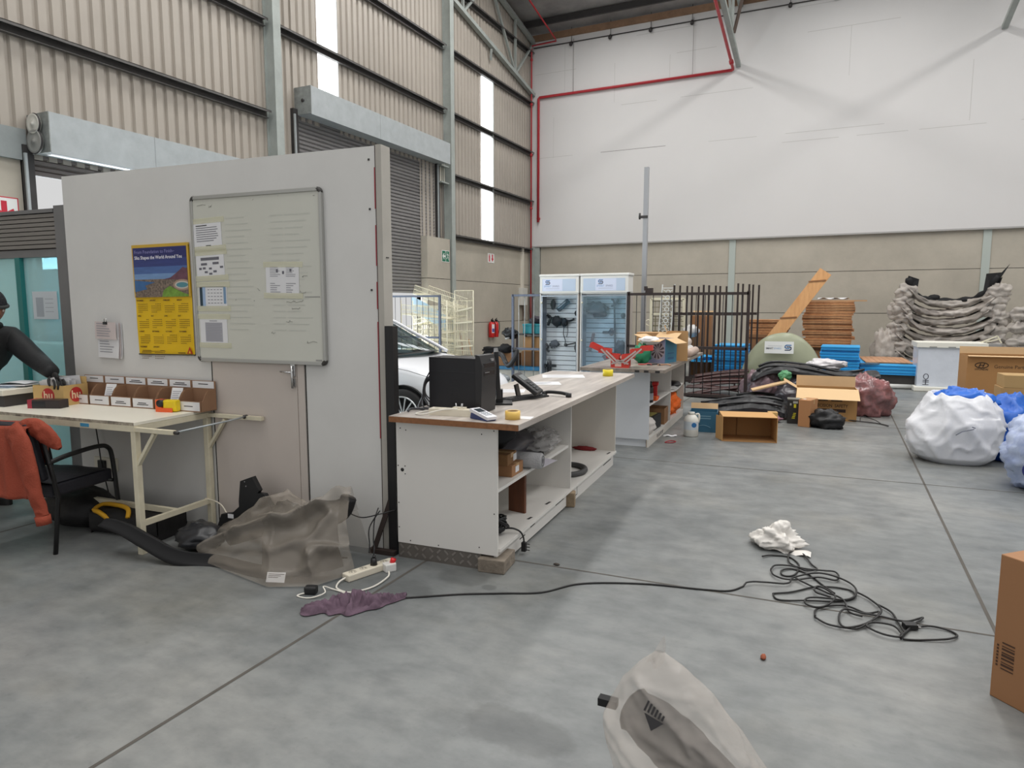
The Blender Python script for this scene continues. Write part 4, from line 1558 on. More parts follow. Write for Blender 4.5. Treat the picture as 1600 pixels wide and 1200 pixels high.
for y0, y1, z0, z1 in ((1.58, 1.72, .1, .105), (1.58, 1.72, .03, .036), (1.72, 1.726, .03, .105)):
    b.box(-.0125, -.011, y0, y1, z0, z1, scuff)
b.build('kick_board', ct)
b = MB()
b.box(-.69, -.11, .004, .02, .0, .1, tread)
for i in range(11):
    for j in range(2):
        x, z, a = -.665 + i * .053, .03 + j * .045, 45 if (i + j) % 2 else -45
        b.cbox((0, 0, 0), (.034, .004, .012), M('tread_bar', (150, 144, 138), .35, .6), T(x, .003, z, 0, a, 0))
b.build('kick_plate', ct)
tag(MB(T(*at_c(-.02, .03, 0), 0, 0, CR + 4)).box(-.1, .07, -.06, .16, 0, .085, M('concrete_block', (128, 118, 106), .95, var=.2, scale=14, bump=.4)).build('concrete_block', bevel=.006), 'worn concrete block under the counter end by tread plate', 'block')
tag(MB(T(*at_c(-.0, 1.49, 0), 0, 0, CR + 12)).box(-.05, .04, -.05, .05, 0, .115, M('timber_block', (146, 128, 104), .9, var=.2, scale=12)).build('timber_block', bevel=.006), 'small timber block wedged under the counter middle', 'block')

# things on the counter
pc = thing('computer_tower', 'black computer tower standing on the counter, side panel facing', 'computer', at_c(-.385, .33, .925), CR - 5)
q = MB()
q.box(-.2, .15, -.09, .09, .008, .345, M('tower_black', (20, 19, 24), .42))
q.box(-.19, .14, -.0915, -.09, .255, .258, M('tower_seam', (36, 35, 40), .4))
for i in range(9):
    for j in range(11):
        q.cbox((-.045 + i * .009, -.0906, .05 + j * .015), (.004, .001, .006), M('vent_hole', (32, 31, 36), .6))
for x in (-.17, .12):
    for y in (-.07, .07):
        q.cyl((x, y, 0), (x, y, .01), .012, rubber, 8)
q.build('case', pc, bevel=.003)
q = MB()
q.prism([(.15, .004), (.19, .004), (.2, .3), (.18, .365), (.15, .37)], .19, M('bezel_black', (30, 29, 31), .35), T(0, -.095, 0))
for z, h in ((.285, .03), (.235, .03)):
    q.box(.192, .2, -.07, .07, z, z + h, black_gloss)
q.box(.2, .2025, -.06, .0, .255, .258, M('bezel_silver', (170, 170, 172), .3, .6))
q.box(.188, .2, .03, .06, .325, .34, M('bezel_silver', (170, 170, 172), .3, .6))
q.build('front_bezel', pc, bevel=.003)
mo = thing('computer_monitor', 'slim black monitor seen edge on behind the computer tower', 'monitor', at_c(-.275, .68, .925), 27)
q = MB(T(0, 0, 0, 0, -3, 0))
q.box(-.018, .014, -.2, .22, .06, .375, black)
q.build('display', mo, bevel=.004)
q = MB()
q.box(-.025, .025, -.03, .03, .01, .1, black)
q.box(-.09, .09, -.09, .09, 0, .012, black)
q.build('stand', mo)
kb = thing('keyboard', 'black keyboard lying on the counter behind the computer', 'keyboard', at_c(-.2, .98, .925), 70)
q = MB()
q.box(-.2, .2, -.06, .07, 0, .014, black)
q.build('base', kb, bevel=.003)
q = MB()
for j in range(5):
    for i in range(15):
        q.box(-.19 + i * .0253, -.19 + i * .0253 + .021, -.05 + j * .022, -.05 + j * .022 + .018, .014, .02, M('key_black', (34, 34, 36), .5))
q.build('keycaps', kb)
ph = thing('desk_phone', 'black desk phone propped up on the counter', 'telephone', at_c(-.25, 1.02, .925), 10)
ph.scale = (1.1, 1.1, 1.1)
q = MB(T(0, 0, .02, 0, 36, 0))
q.box(-.11, .1, -.085, .085, .075, .105, black)
q.build('phone_body', ph, bevel=.008)
q = MB(T(0, 0, .02, 0, 36, 0))
q.box(-.08, -.03, -.05, .06, .105, .107, M('phone_screen', (110, 116, 116), .3))
for i in range(4):
    for j in range(3):
        q.box(-.01 + i * .024, .006 + i * .024, -.04 + j * .026, -.022 + j * .026, .105, .111, M('phone_key', (70, 72, 74), .5))
q.build('keypad', ph)
q = MB()
q.bar((-.03, 0, .09), (-.01, 0, .0), .08, .012, black)
q.build('phone_stand', ph)
hs = thing('phone_handset', 'black phone handset lying off the hook on counter', 'telephone', at_c(-.03, 1.19, .925), -8)
q = MB()
q.tube(spl([(-.1, 0, .02), (-.06, 0, .028), (0, 0, .03), (.06, 0, .028), (.11, 0, .02)], 6), .013, black, 10)
q.cyl((-.1, 0, .002), (-.1, 0, .03), .022, black, 14)
q.cyl((.11, 0, .002), (.11, 0, .03), .022, black, 14)
q.build('handset_grip', hs)
cs = thing('power_strip', 'cream power strip in front of the computer on the counter', 'power strip', at_c(-.34, .1, .925), CR + 4)
q = MB()
q.box(-.15, .14, -.035, .035, 0, .042, cream_plastic)
for k in range(3):
    q.cyl((-.1 + k * .08, 0, .042), (-.1 + k * .08, 0, .0435), .024, M('socket_face', (206, 198, 180), .5), 14)
q.build('strip_body', cs, bevel=.006)
q = MB()
for x in (.0, .03, .035):
    q.cyl((x + .02, .01, .042), (x + .015 + x * .3, .01, .075), .004, chrome, 8)
q.box(-.0, .08, -.01, .03, .04, .052, cream_plastic)
q.build('plug', cs)
q = MB()
q.tube(spl([(.04, -.02, .045), (-.05, -.05, .04), (-.16, -.075, .012), (-.23, -.05, .008), (-.22, .03, .008), (-.15, .02, .02)], 8), .005, M('white_cord', (226, 222, 212)), 6)
q.build('cord', cs)
cm_ = thing('card_reader', 'white and navy card payment terminal at the counter edge', 'card reader', at_c(-.105, .03, .925), -24)
cm_.scale = (.88, .88, .85)
q = MB()
q.prism([(-.095, .0), (.09, .0), (.1, .012), (-.02, .05), (-.085, .042)], .08, M('terminal_navy', (34, 52, 104), .4), T(0, -.04, 0))
q.build('terminal_base', cm_, bevel=.004)
q = MB(T(0, 0, .024, 0, 12, 0))
q.box(-.1, .1, -.042, .042, .006, .028, M('terminal_white', (222, 222, 226), .35))
q.box(-.075, -.01, -.03, .03, .028, .03, M('terminal_screen', (58, 66, 72), .2))
for i in range(3):
    for j in range(3):
        q.box(.005 + i * .022, .02 + i * .022, -.028 + j * .02, -.014 + j * .02, .028, .032, M('terminal_key', (180, 184, 190), .5))
q.build('terminal_top', cm_, bevel=.004)


def tape(label, loc, r=.046, h=.05, mat=None):
    t = thing('tape_roll', label, 'tape', loc)
    q = MB()
    q.lathe([(r * .72, 0), (r, 0), (r, h), (r * .72, h), (r * .72, 0)], mat or M('clear_yellow_tape', (224, 186, 96), .3), 28)
    q.build('tape_wound', t)
    q = MB()
    q.lathe([(r * .66, .001), (r * .72, .001), (r * .72, h - .001), (r * .66, h - .001), (r * .66, .001)], M('tape_core', (128, 100, 70), .8), 24)
    q.build('core', t)
    return t


tape('amber packing tape roll at the near counter edge', at_c(.055, .11, .925))
tape('bright yellow tape roll at the far end of the counter', at_c(-.03, 2.8, .925), .05, .062, M('lemon_tape', (226, 206, 40), .35))
for k, (x, y, rz, w, h, lb) in enumerate(((-.5, 1.35, 20, .3, .21, 'white sheet just behind the desk phone'), (-.42, 1.95, 28, .34, .24, 'white sheet with dark print near the counter middle'), (-.42, 2.6, 24, .4, .28, 'white sheets at the far left counter edge'), (.075, .17, 10, .16, .1, 'white slip under the amber tape roll'))):
    q = MB(T(*at_c(x, y, .9256), 0, 0, rz))
    q.box(-w / 2, w / 2, -h / 2, h / 2, 0, .0012, paper)
    if k == 1:
        q.box(-.1, .1, -.01, .01, .0012, .0016, M('print_blue_grey', (96, 104, 120), .6), T(rz=25))
    if k < 3:
        lines(q, T(z=.0018), -w * .4, w * .4, -h * .4, h * .4, 9, M('print_light', (206, 206, 210), .7), .25, .4)
    tag(q.build('paper_sheet'), lb, 'paper')
b = MB(CX)
for k in range(5):
    y = .28 + k * .03
    b.tube(spl([(-.58, y, 1.2 - k * .02), (-.64, y - .02 * k, 1.1), (-.67 - .01 * k, y + .02, 1.0), (-.66, y - .05 + .03 * k, .94), (-.6 - .02 * k, y - .08 + .05 * k, .931)], 6), .0045, M('cable_grey', (52, 52, 58), .5), 6)
b.tube(spl([(-.58, .26, .934), (-.64, .22, .934), (-.69, .18, .934), (-.66, .1, .934)], 6), .007, M('cable_grey', (52, 52, 58)), 6)
tag(b.build('computer_cables'), 'grey cables hanging behind the black computer tower', 'cable')

# things inside the counter
cbx = M('carton_plain', (158, 116, 80), .8, var=.06)
t = card_box('carton', 'small brown carton at the bottom of the counter shelf pile', 'box', .3, .2, .075, at_c(-.2, .46, .495), CR, cbx)
MB().box(-.001 + .15, .1515, -.04, .02, .02, .06, paper).build('sticker', t)
t = card_box('carton', 'small dark printed carton on top of another in the counter', 'box', .25, .17, .075, at_c(-.2, .42, .571), CR + 2, M('carton_dark', (134, 98, 62), .8, var=.15, scale=20))
MB().box(.1255, .127, .02, .08, .015, .06, paper).build('sticker', t)
q = MB(T(*at_c(-.14, .64, .552), 0, 90, 6))
q.lathe([(.02, -.2), (.045, -.2), (.055, -.18), (.055, .19), (.045, .2), (.02, .2)], M('bubble_wrap', (186, 186, 188), .2, alpha=.85, bump=.5, bscale=90), 20)
q.lathe([(.03, .201), (.034, .202), (.038, .201)], M('wrap_dark', (90, 90, 94), .5), 20)
q.lathe([(.0, .19), (.022, .2)], M('wrap_dark', (90, 90, 94)), 20)
tag(q.build('bubble_wrap_roll'), 'roll of clear bubble wrap on the counter shelf', 'roll')
q = MB(CX)
q.blob((-.34, .85, .6), (.22, .5, .1), M('grey_bagged_part', (74, 72, 76), .35, var=.15), 3, .25, 2, .15, 5, 40, 20, .497)
tag(q.build('bagged_part'), 'long grey part in plastic lying on the counter shelf', 'car part')
q = MB(CX)
q.blob((-.19, 1.15, .575), (.16, .28, .085), plastic_film('clear_film', (214, 212, 210), .4, .15, 26, .9), 5, .25, 3, .35, 5, 50, 30, .497)
tag(q.build('plastic_bag'), 'crinkled clear plastic bag on the counter shelf', 'bag')
q = MB(CX @ T(-.1, .98, .498, 0, 0, 20))
q.box(-.05, .05, -.12, .12, 0, .035, black_gloss)
q.box(-.03, .03, -.1, .1, .035, .05, black)
tag(q.build('black_trim_part', bevel=.006), 'small black part on the counter shelf edge', 'car part')
q = MB(CX @ T(-.06, .84, .4965, 0, 3, -6))
q.box(-.1, .11, -.13, .13, 0, .0015, M('pale_lilac_paper', (206, 202, 212), .6))
tag(q.build('paper_sheet'), 'pale sheet hanging over the counter shelf edge', 'paper')
q = MB(CX)
q.blob((-.5, .62, .75), (.14, .12, .1), M('crimson_bag', (140, 30, 60), .4), 6, .2, 2, .2, 4, 24, 14, .497)
tag(q.build('crimson_bag'), 'crimson and black bag deep in the counter shelf', 'bag')
q = MB(CX)
q.blob((-.3, .5, .74), (.2, .14, .09), black_matt, 8, .3, 2.5, .3, 4, 24, 14, .648)
tag(q.build('black_part'), 'black part lying over the cartons in the counter', 'car part')
q = MB(CX @ T(-.17, .76, .14, 0, 0, -14))
q.box(-.07, .07, -.012, .012, 0, .333, M('brown_wood_board', (112, 68, 44), .55, col2=(82, 46, 30), scale=4, stretch=(8, 8, .6)))
tag(q.build('wood_board', bevel=.002), 'brown wooden board standing upright inside the counter', 'board')
cc = thing('coiled_cable', 'black coiled power cable with plug in the counter base', 'cable', at_c(-.13, .27, .14), CR)
q = MB()
for k in range(7):
    q.tube([(.07 * math.cos(a) * (1 - .04 * k) - .02 + .01 * k, .05 * math.sin(a) + .02 * math.sin(k), .035 + .045 * (1 + math.sin(a * 1 + k * .7)) * .8 + .003 * k) for a in [j * PI / 10 for j in range(20)]], .006, black, 6, True)
q.blob((-.02, .0, .035), (.09, .05, .035), black, 2, .1, 2, .1, 4, 18, 12, .002)
q.build('coil', cc)
q = MB()
q.tube(spl([(.04, .02, .03), (.1, .04, .035), (.145, .06, .014), (.165, .07, -.02), (.17, .075, -.06)], 6), .006, black, 6)
q.build('lead', cc)
q = MB()
q.box(.155, .185, .06, .09, -.12, -.06, black)
for z in (-.07, -.09, -.11):
    q.cyl((.185, .075, z), (.21, .075, z), .0035, dark_steel, 6)
q.build('plug', cc, bevel=.003)
q = MB(CX @ T(-.2, 2.0, .165))
q.tube([(.17 * math.cos(a), .2 * math.sin(a), 0) for a in [k * PI / 16 for k in range(32)]], .024, M('grey_rubber_hose', (70, 70, 70), .6), 12, True)
tag(q.build('rubber_ring'), 'grey rubber ring lying in the counter base', 'ring')
q = MB(CX)
q.blob((-.3, 2.96, .155), (.12, .04, .025), M('dark_red_cloth', (120, 26, 30), .8), 3, .2, 2, .2, 4, 20, 12, .141)
tag(q.build('red_cloth'), 'strip of red cloth in the far counter corner', 'cloth')

# ---------------------------------------------------------------- rear counter
C2R = 2.5
C2 = T(-1.87, 7.5, 0, 0, 0, C2R)
at_2 = lambda x, y, z=0.92: tuple(C2 @ V((x, y, z)))
c2 = thing('shop_counter', 'shorter white counter behind, loaded with open cartons', 'counter', (-1.87, 7.5, 0), C2R)
mel_b = M('white_melamine_cool', (214, 217, 222), .45, var=.01)
b = MB()
b.box(-.72, .22, -.32, 2.75, .885, .92, laminate('worn_laminate', (158, 148, 138), (116, 106, 98)))
for x in (-.1, .0, .12):
    b.box(x, x + .05, -.3215, -.32, .885, .91, scuff)
b.build('countertop', c2)
b = MB()
b.box(-.7, 0, 0, .018, .09, .885, mel_b)
b.box(-.68, -.03, .03, .045, 0, .09, mel_b)
b.box(-.032, -.015, .025, .06, 0, .09, card_dk)
b.build('end_panel', c2)
b = MB()
b.box(-.7, 0, 2.44, 2.458, .09, .885, mel_in)
b.build('end_panel', c2)
b = MB()
b.box(-.7, 0, 1.36, 1.378, .1, .885, mel)
b.build('divider', c2)
b = MB()
b.box(-.7, -.68, .018, 2.44, .09, .885, mel_in)
b.build('back_panel', c2)
b = MB()
b.box(-.68, -.01, .018, 1.36, .465, .485, mel)
b.build('shelf', c2)
b = MB()
b.grid(lambda a, c: (-.68 + .67 * a, 1.378 + 1.062 * c, .49 - .035 * math.sin(c * PI)), 6, 14, mel)
b.build('shelf', c2, solid=.018)
b = MB()
b.box(-.7, .0, .018, 2.458, .09, .105, mel)
b.box(-.02, -.002, .0, 2.44, 0, .09, mel_in)
for k in range(14):
    b.box(-.0025, -.001, .5 + k * .03, .5 + k * .03 + .018, .03 + .02 * math.sin(k * 2), .06 + .01 * math.cos(k * 3), scuff)
b.build('plinth', c2)

# red cantilever tool box
tb = thing('tool_box', 'red cantilever toolbox opened out on the rear counter', 'toolbox', at_2(-.3, -.14, .92), 10)
tb.scale = (.78, .85, .85)
q = MB()
tr = M('toolbox_red', (206, 62, 52), .42)


def tray(mb, x0, x1, z, h=.07, tilt=0, open_=True):
    X = T((x0 + x1) / 2, 0, z, 0, tilt, 0)
    w = (x1 - x0) / 2
    k = .004
    mb.box(-w, w, -.1, .1, 0, k, tr, X)
    for y in (-.1, .1 - k):
        mb.box(-w, w, y, y + k, k, h, tr, X)
    for x in (-w, w - k):
        mb.box(x, x + k, -.1 + k, .1 - k, k, h, tr, X)


q.box(-.12, .12, -.1, .1, 0, .005, tr)
for y in (-.1, .096):
    q.box(-.13, .13, y, y + .004, .005, .105, tr)
for x in (-.12, .116):
    q.box(x, x + .004, -.096, .096, .005, .09, tr)
q.box(-.07, .02, -.1015, -.1, .015, .075, M('pale_sticker', (232, 200, 190), .6))
q.build('base_tray', tb)
for x0, x1, z, tl in ((-.2, -.02, .115, 4), (-.31, -.14, .185, 5), (-.45, -.28, .235, 22), (.02, .2, .115, -6), (.14, .31, .185, -6), (.28, .45, .225, -3)):
    q = MB()
    tray(q, x0, x1, z, .06, tl)
    q.build('side_tray', tb)
arm = M('toolbox_arm', (196, 180, 176), .4, .3)
for pts in (((-.06, .05), (-.27, .24)), ((.0, .05), (-.2, .22)), ((.06, .05), (.3, .25)), ((.0, .06), (.22, .22)), ((-.12, .05), (.04, .1)), ((.12, .05), (-.04, .1))):
    q = MB()
    (xa, za), (xb, zb_) = pts
    q.bar((xa, -.106, za), (xb, -.106, zb_), .004, .022, arm, up=(0, 0, 1))
    q.build('link_arm', tb)
q = MB()
q.bar((.12, 0, .16), (.22, 0, .23), .06, .012, black)
q.build('handle', tb)

fan = card_box('carton', 'blue printed carton with open flaps on the rear counter', 'box', .3, .3, .29, at_2(-.04, .74, .92), -14, M('carton_blue_grey', (146, 150, 180), .6), closed=False, flaps=(('f', -12, .14), ('r', -22, .15), ('l', 20, .13), ('b', 25, .14)))
q = MB()
q.box(.1505, .152, -.15, .15, .0, .288, M('carton_blue', (58, 122, 150), .6))
for z in (.04, .055, .11):
    q.box(.152, .1526, -.08, .08, z, z + .01, M('print_deep_blue', (44, 84, 130), .6))
for k in range(11):
    a = k * 2 * PI / 11
    q.quad([(.05 + .02 * math.cos(a), -.1512, .15 + .02 * math.sin(a)), (.05 + .09 * math.cos(a + .2), -.1512, .15 + .1 * math.sin(a + .2)), (.05 + .09 * math.cos(a + .5), -.1512, .15 + .1 * math.sin(a + .5))], M('fan_print', (78, 64, 72), .6))
q.quad([(.05 + .095 * math.cos(k * PI / 12), -.1506, .15 + .11 * math.sin(k * PI / 12)) for k in range(24)], M('fan_print_bg', (170, 160, 166), .6))
for k in range(6):
    q.box(-.13, -.13 + (.1, .08, .09, .07, .09, .06)[k], -.152, -.1508, .06 + k * .035, .068 + k * .035, M('print_dark_grey', (104, 104, 112)))
q.build('printed_fan', fan)
card_box('carton', 'wide tan carton behind the blue fan carton', 'box', .5, .3, .34, at_2(-.18, 1.32, .92), 6, card)
tg = card_box('carton', 'tall tan carton right of the blue fan carton', 'box', .26, .34, .36, at_2(.1, 1.16, .92), 12, M('carton_tan_tall', (188, 148, 100), .7), closed=False, flaps=(('l', 70, .08),))
for k, (dx, dz, r_) in enumerate(((0, .07, .07), (.09, .055, .055), (-.02, .175, .06))):
    q = MB(T(*at_2(.08 + dx, 1.98, .92 + dz), 0, 0, C2R))
    q.tube([(0, -.38, 0), (0, -.36, 0), (0, .3, 0), (0, .34, 0)], [r_ * .8, r_, r_, r_ * .6], M(('roll_white', 'roll_buff', 'roll_pale')[k], ((226, 224, 222), (190, 170, 158), (206, 194, 186))[k], .4, bump=.4, bscale=12), 18)
    tag(q.build('plastic_roll'), ('white plastic roll lying on the far rear counter', 'thin buff roll at the rear counter edge', 'pale roll on top of the other rolls')[k], 'roll')
q = MB(C2)
q.blob((-.2, .5, 1.03), (.1, .08, .12), M('green_bag', (36, 130, 92), .4), 2, .25, 2.5, .3, 4, 28, 16, .921)
tag(q.build('green_bag'), 'crumpled green bag beside the blue fan carton', 'bag')
q = MB(C2)
q.blob((-.12, .56, 1.19), (.12, .1, .05), M('white_bag', (226, 224, 222), .5), 4, .25, 2, .3, 4, 28, 16, 1.1)
tag(q.build('white_bag'), 'white plastic bag behind the blue fan carton flap', 'bag')
for k in range(3):
    q = MB(C2)
    x = (-.12, -.02, .1)[k]
    q.tube(spl([(x - .06, .22, .927), (x, .2 + .03 * k, .93), (x + .05, .25, .935), (x + .09, .22, .927)], 5), .008, M(('wire_red', 'wire_black', 'wire_tan')[k], ((190, 80, 74), (34, 32, 34), (170, 130, 100))[k], .6), 6)
    tag(q.build('wire_offcut'), ('red', 'black', 'tan')[k] + ' wire offcut lying by the toolbox on the rear counter', 'wire')
# in the rear counter
q = MB(T(*at_2(-.085, .27, .485)))
q.lathe([(0, 0), (.075, 0), (.075, .17), (.065, .19), (.0, .19)], black, 20)
q.lathe([(.0755, .03), (.0755, .11)], paper_grey, 20)
q.lathe([(.05, .19), (.06, .2), (.055, .24), (0, .24)], black, 16)
tag(q.build('black_tub'), 'black tub with grey label in the rear counter', 'tub')
rt_ = thing('hand_tool', 'red hand tool standing in the rear counter shelf', 'tool', at_2(-.06, .62, .485), 10)
q = MB()
q.box(-.05, .05, -.05, .06, 0, .03, red)
q.box(-.03, .03, -.04, .0, .03, .16, red)
q.box(-.04, .04, -.05, .09, .16, .2, red)
q.build('tool_body', rt_, bevel=.01)
q = MB()
q.tube(spl([(0, .08, .17), (0, .11, .1), (0, .07, .04)], 5), .014, red, 8)
q.build('handle', rt_)
q = MB(T(*at_2(-.05, .43, .485)))
q.box(-.04, .06, -.04, .05, 0, .05, M('orange_plastic', (232, 100, 44), .4))
tag(q.build('orange_case', bevel=.008), 'small orange case at the rear counter shelf edge', 'case')
q = MB(C2)
q.blob((-.12, 2.1, .5), (.13, .18, .05), M('black_pan', (40, 40, 42), .4), 1, .1, 2, .1, 4, 26, 14, .468)
tag(q.build('black_part'), 'black rounded part on the sagging rear counter shelf', 'car part')
q = MB(T(*at_2(-.08, 1.75, .472), 0, 0, 30))
q.box(-.07, .09, -.06, .06, 0, .035, M('pale_case', (206, 206, 204), .5))
tag(q.build('pale_case', bevel=.006), 'pale flat case on the sagging rear counter shelf', 'case')
om = M('orange_netting', (240, 110, 24), .7, bump=.8, bscale=60)
q = MB(C2)
q.blob((-.17, 1.98, .235), (.17, .34, .17), om, 7, .25, 3, .3, 6, 44, 26, .106)
tag(q.build('netting_bundle'), 'bundle of bright orange netting in the rear counter', 'netting')
q = MB(T(*at_2(-.3, 1.95, .105)))
q.box(-.3, .2, .4, .42, 0, .33, M('olive_card', (164, 150, 110), .8))
tag(q.build('card_sheet'), 'olive cardboard sheet standing behind the orange netting', 'cardboard')
card_box('carton', 'open brown carton low in the rear counter', 'box', .4, .3, .2, at_2(-.21, 1.13, .105), 4, card_dk, closed=False)
q = MB(T(*at_2(-.17, .68, .105)))
q.box(-.2, .14, -.18, .18, 0, .17, M('black_yellow_box', (36, 36, 36), .4))
q.box(-.18, .1, -.16, .16, .17, .174, M('olive_top', (130, 120, 60), .6))
tag(q.build('tool_case', bevel=.008), 'black case with olive top low in the rear counter', 'case')
q = MB(C2)
q.blob((-.15, .3, .2), (.16, .2, .11), M('white_sack', (214, 208, 202), .5), 9, .2, 2, .25, 4, 30, 18, .106)
tag(q.build('white_sack'), 'slumped white sack low in the rear counter', 'sack')

# ---------------------------------------------------------------- on the floor by the rear counter
jg = thing('plastic_jug', 'white plastic jug standing on the floor by the rear counter', 'jug', (-1.57, 8.42, 0), 20)
q = MB()
jm = M('jug_plastic', (226, 224, 216), .4)
q.lathe([(0, 0), (.08, 0), (.088, .01), (.088, .2), (.075, .235), (.05, .262), (.035, .272)], jm, 20)
q.build('jug_body', jg)
q = MB()
q.lathe([(.035, .268), (.04, .27), (.04, .3), (0, .302)], M('jug_cap', (210, 208, 200), .5), 16)
q.build('cap', jg)
q = MB()
q.tube(spl([(.05, 0, .27), (.085, 0, .275), (.095, 0, .23), (.085, 0, .17)], 6), .013, jm, 8)
q.build('handle', jg)
q = MB()
q.lathe([(.0885, .09), (.0885, .19)], M('jug_label', (206, 214, 220), .5), 20)
q.quad([(.03 * math.cos(k * PI / 8) + .02, -.0895, .15 + .03 * math.sin(k * PI / 8)) for k in range(16)], blue_print)
q.build('label', jg)
fb2 = card_box('carton', 'open carton with blue printed side standing by the jug', 'box', .34, .3, .26, (-1.5, 8.9, 0), 8, M('carton_teal_blue', (52, 104, 132), .6), closed=False, flaps=(('b', 60, .08),))
q = MB()
for z in (.2, .17):
    q.box(-.1, .09, -.1515, -.15, z, z + .012, M('print_pale_blue', (120, 160, 180), .6))
q.tube([(-.09 + .02 * k, -.152, .06 + .03 * math.sin(k * .35)) for k in range(10)], .003, M('print_pale_blue', (120, 160, 180)), 4)
q.build('printed_side', fb2)
b = MB(T(-1.8, 8.3, 0, 0, 0, 15))
b.grid(lambda a, c: (-.08 + a * .16, -.05 + c * .1, .002 + .012 * math.sin(a * 5) ** 2), 8, 5, paper)
tag(b.build('paper_scrap'), 'white paper scrap on the floor beside the jug', 'paper')
b = MB()
b.tube(spl([(-1.76, 7.85, .006), (-1.68, 7.88, .006), (-1.66, 7.97, .006), (-1.73, 7.98, .006)], 6, True), .006, M('dull_red_cord', (150, 50, 56), .7), 6, True)
tag(b.build('cord_loop'), 'small red cord loop on the floor before the rear counter', 'cord')
# ---------------------------------------------------------------- white car behind the counter
car = thing('car', 'white hatchback car parked behind the front counter', 'car', (-4.62, 7.5, 0), 2)
cw = M('car_white', (226, 228, 232), .18, spec=.6)
cg = glass_mat('car_glass', (150, 162, 164), .16)
st = [(.74, .58, .3, .54), (.7, .68, .22, .64), (.55, .78, .2, .74), (.25, .84, .2, .85), (-.15, .86, .2, .925), (-.4, .86, .2, .965), (-1.2, .865, .2, .985), (-2.3, .86, .2, .99), (-2.8, .84, .22, 1.0), (-3.05, .78, .3, .94), (-3.12, .7, .36, .8)]


def sect(hw, zb, zt):
    return [(-hw * .86, zb), (-hw * .97, zb + .08), (-hw, .55), (-hw * .985, zt - .12), (-hw * .93, zt - .035), (-hw * .8, zt), (-hw * .4, zt + .025), (0, zt + .03)]


q = MB()
vs, fs = [], []
for x, hw, zb, zt in st:
    h = sect(hw, zb, zt)
    row = h + [(-y, z) for y, z in h[-2::-1]]
    vs += [(x, y, z) for y, z in row]
n = 15
for i in range(len(st) - 1):
    for k in range(n - 1):
        fs.append((i * n + k, i * n + k + 1, (i + 1) * n + k + 1, (i + 1) * n + k))
fs.append(tuple(range(n)))
fs.append(tuple((len(st) - 1) * n + k for k in range(n))[::-1])
q.add(vs, fs, cw, True)
q.build('car_body', car, sub=2)
A0, A1, Rr0, Rr1 = (-.42, .7, .975), (-1.2, .56, 1.42), (-2.4, .55, 1.44), (-3.0, .62, 1.0)
q = MB()
q.grid(lambda a, c: (A1[0] + (Rr0[0] - A1[0]) * a, (c - .5) * 2 * .57, 1.42 + .035 * math.sin(c * PI) + .02 * math.sin(a * PI)), 8, 8, cw)
for sy in (-1, 1):
    q.tube(spl([(A0[0] + .12, sy * A0[1] * 1.06, .97), (-.76, sy * .655, 1.21), (A1[0], sy * .575, 1.425), (-1.7, sy * .585, 1.45), (Rr0[0], sy * .56, 1.44), (Rr1[0], sy * .64, 1.0)], 6), .024, cw, 8)
    q.bar((-1.55, sy * .7, .98), (-1.62, sy * .58, 1.44), .06, .03, black)
q.build('roof_frame', car)
q = MB()
q.grid(lambda a, c: (A0[0] + .22 * math.sin(c * PI) * (1 - a) + (A1[0] - A0[0]) * a, (c - .5) * 2 * (A0[1] + (A1[1] - A0[1]) * a), A0[2] + (A1[2] - A0[2]) * a), 6, 8, cg)
q.build('windscreen', car)
q = MB()
for sy in (-1, 1):
    q.quad([(A0[0] - .05, sy * .73, .99), (A1[0], sy * .575, 1.41), (Rr0[0], sy * .56, 1.42), (Rr1[0] + .1, sy * .72, 1.0)], cg)
q.quad([(Rr0[0], -.55, 1.43), (Rr0[0], .55, 1.43), (Rr1[0] - .02, .64, 1.0), (Rr1[0] - .02, -.64, 1.0)], cg)
q.build('side_glass', car)
q = MB()
q.grid(lambda a, c: (-.42 + .25 * math.sin(c * PI) + .05 - .16 * a, (c - .5) * 1.42, .965 + .035 * math.sin(c * PI) + .012), 3, 10, black)
q.build('cowl', car)
q = MB()
q.box(-.75, -.45, -.66, .66, .8, .99, M('dashboard', (52, 52, 54), .7))
for sy in (-.36, .36):
    q.box(-1.5, -1.3, sy - .22, sy + .22, .5, 1.15, M('car_seat', (60, 60, 62), .8))
    q.box(-1.46, -1.36, sy - .12, sy + .12, 1.16, 1.32, M('car_seat', (60, 60, 62), .8))
q.build('interior', car, bevel=.03)
for sy in (-1, 1):
    q = MB()
    q.blob((.54, sy * .68, .62), (.15, .12, .07), M('headlamp', (120, 128, 134), .1, alpha=.9), 1, 0, 1, 0, 1, 20, 12)
    q.build('headlamp', car)
q = MB()
q.tube([(-.2, -.81, .945), (-.16, -.85, .87), (.05, -.845, .84), (.42, -.8, .74)], .004, M('panel_gap', (70, 72, 76), .6), 4)
q.build('panel_gap', car)
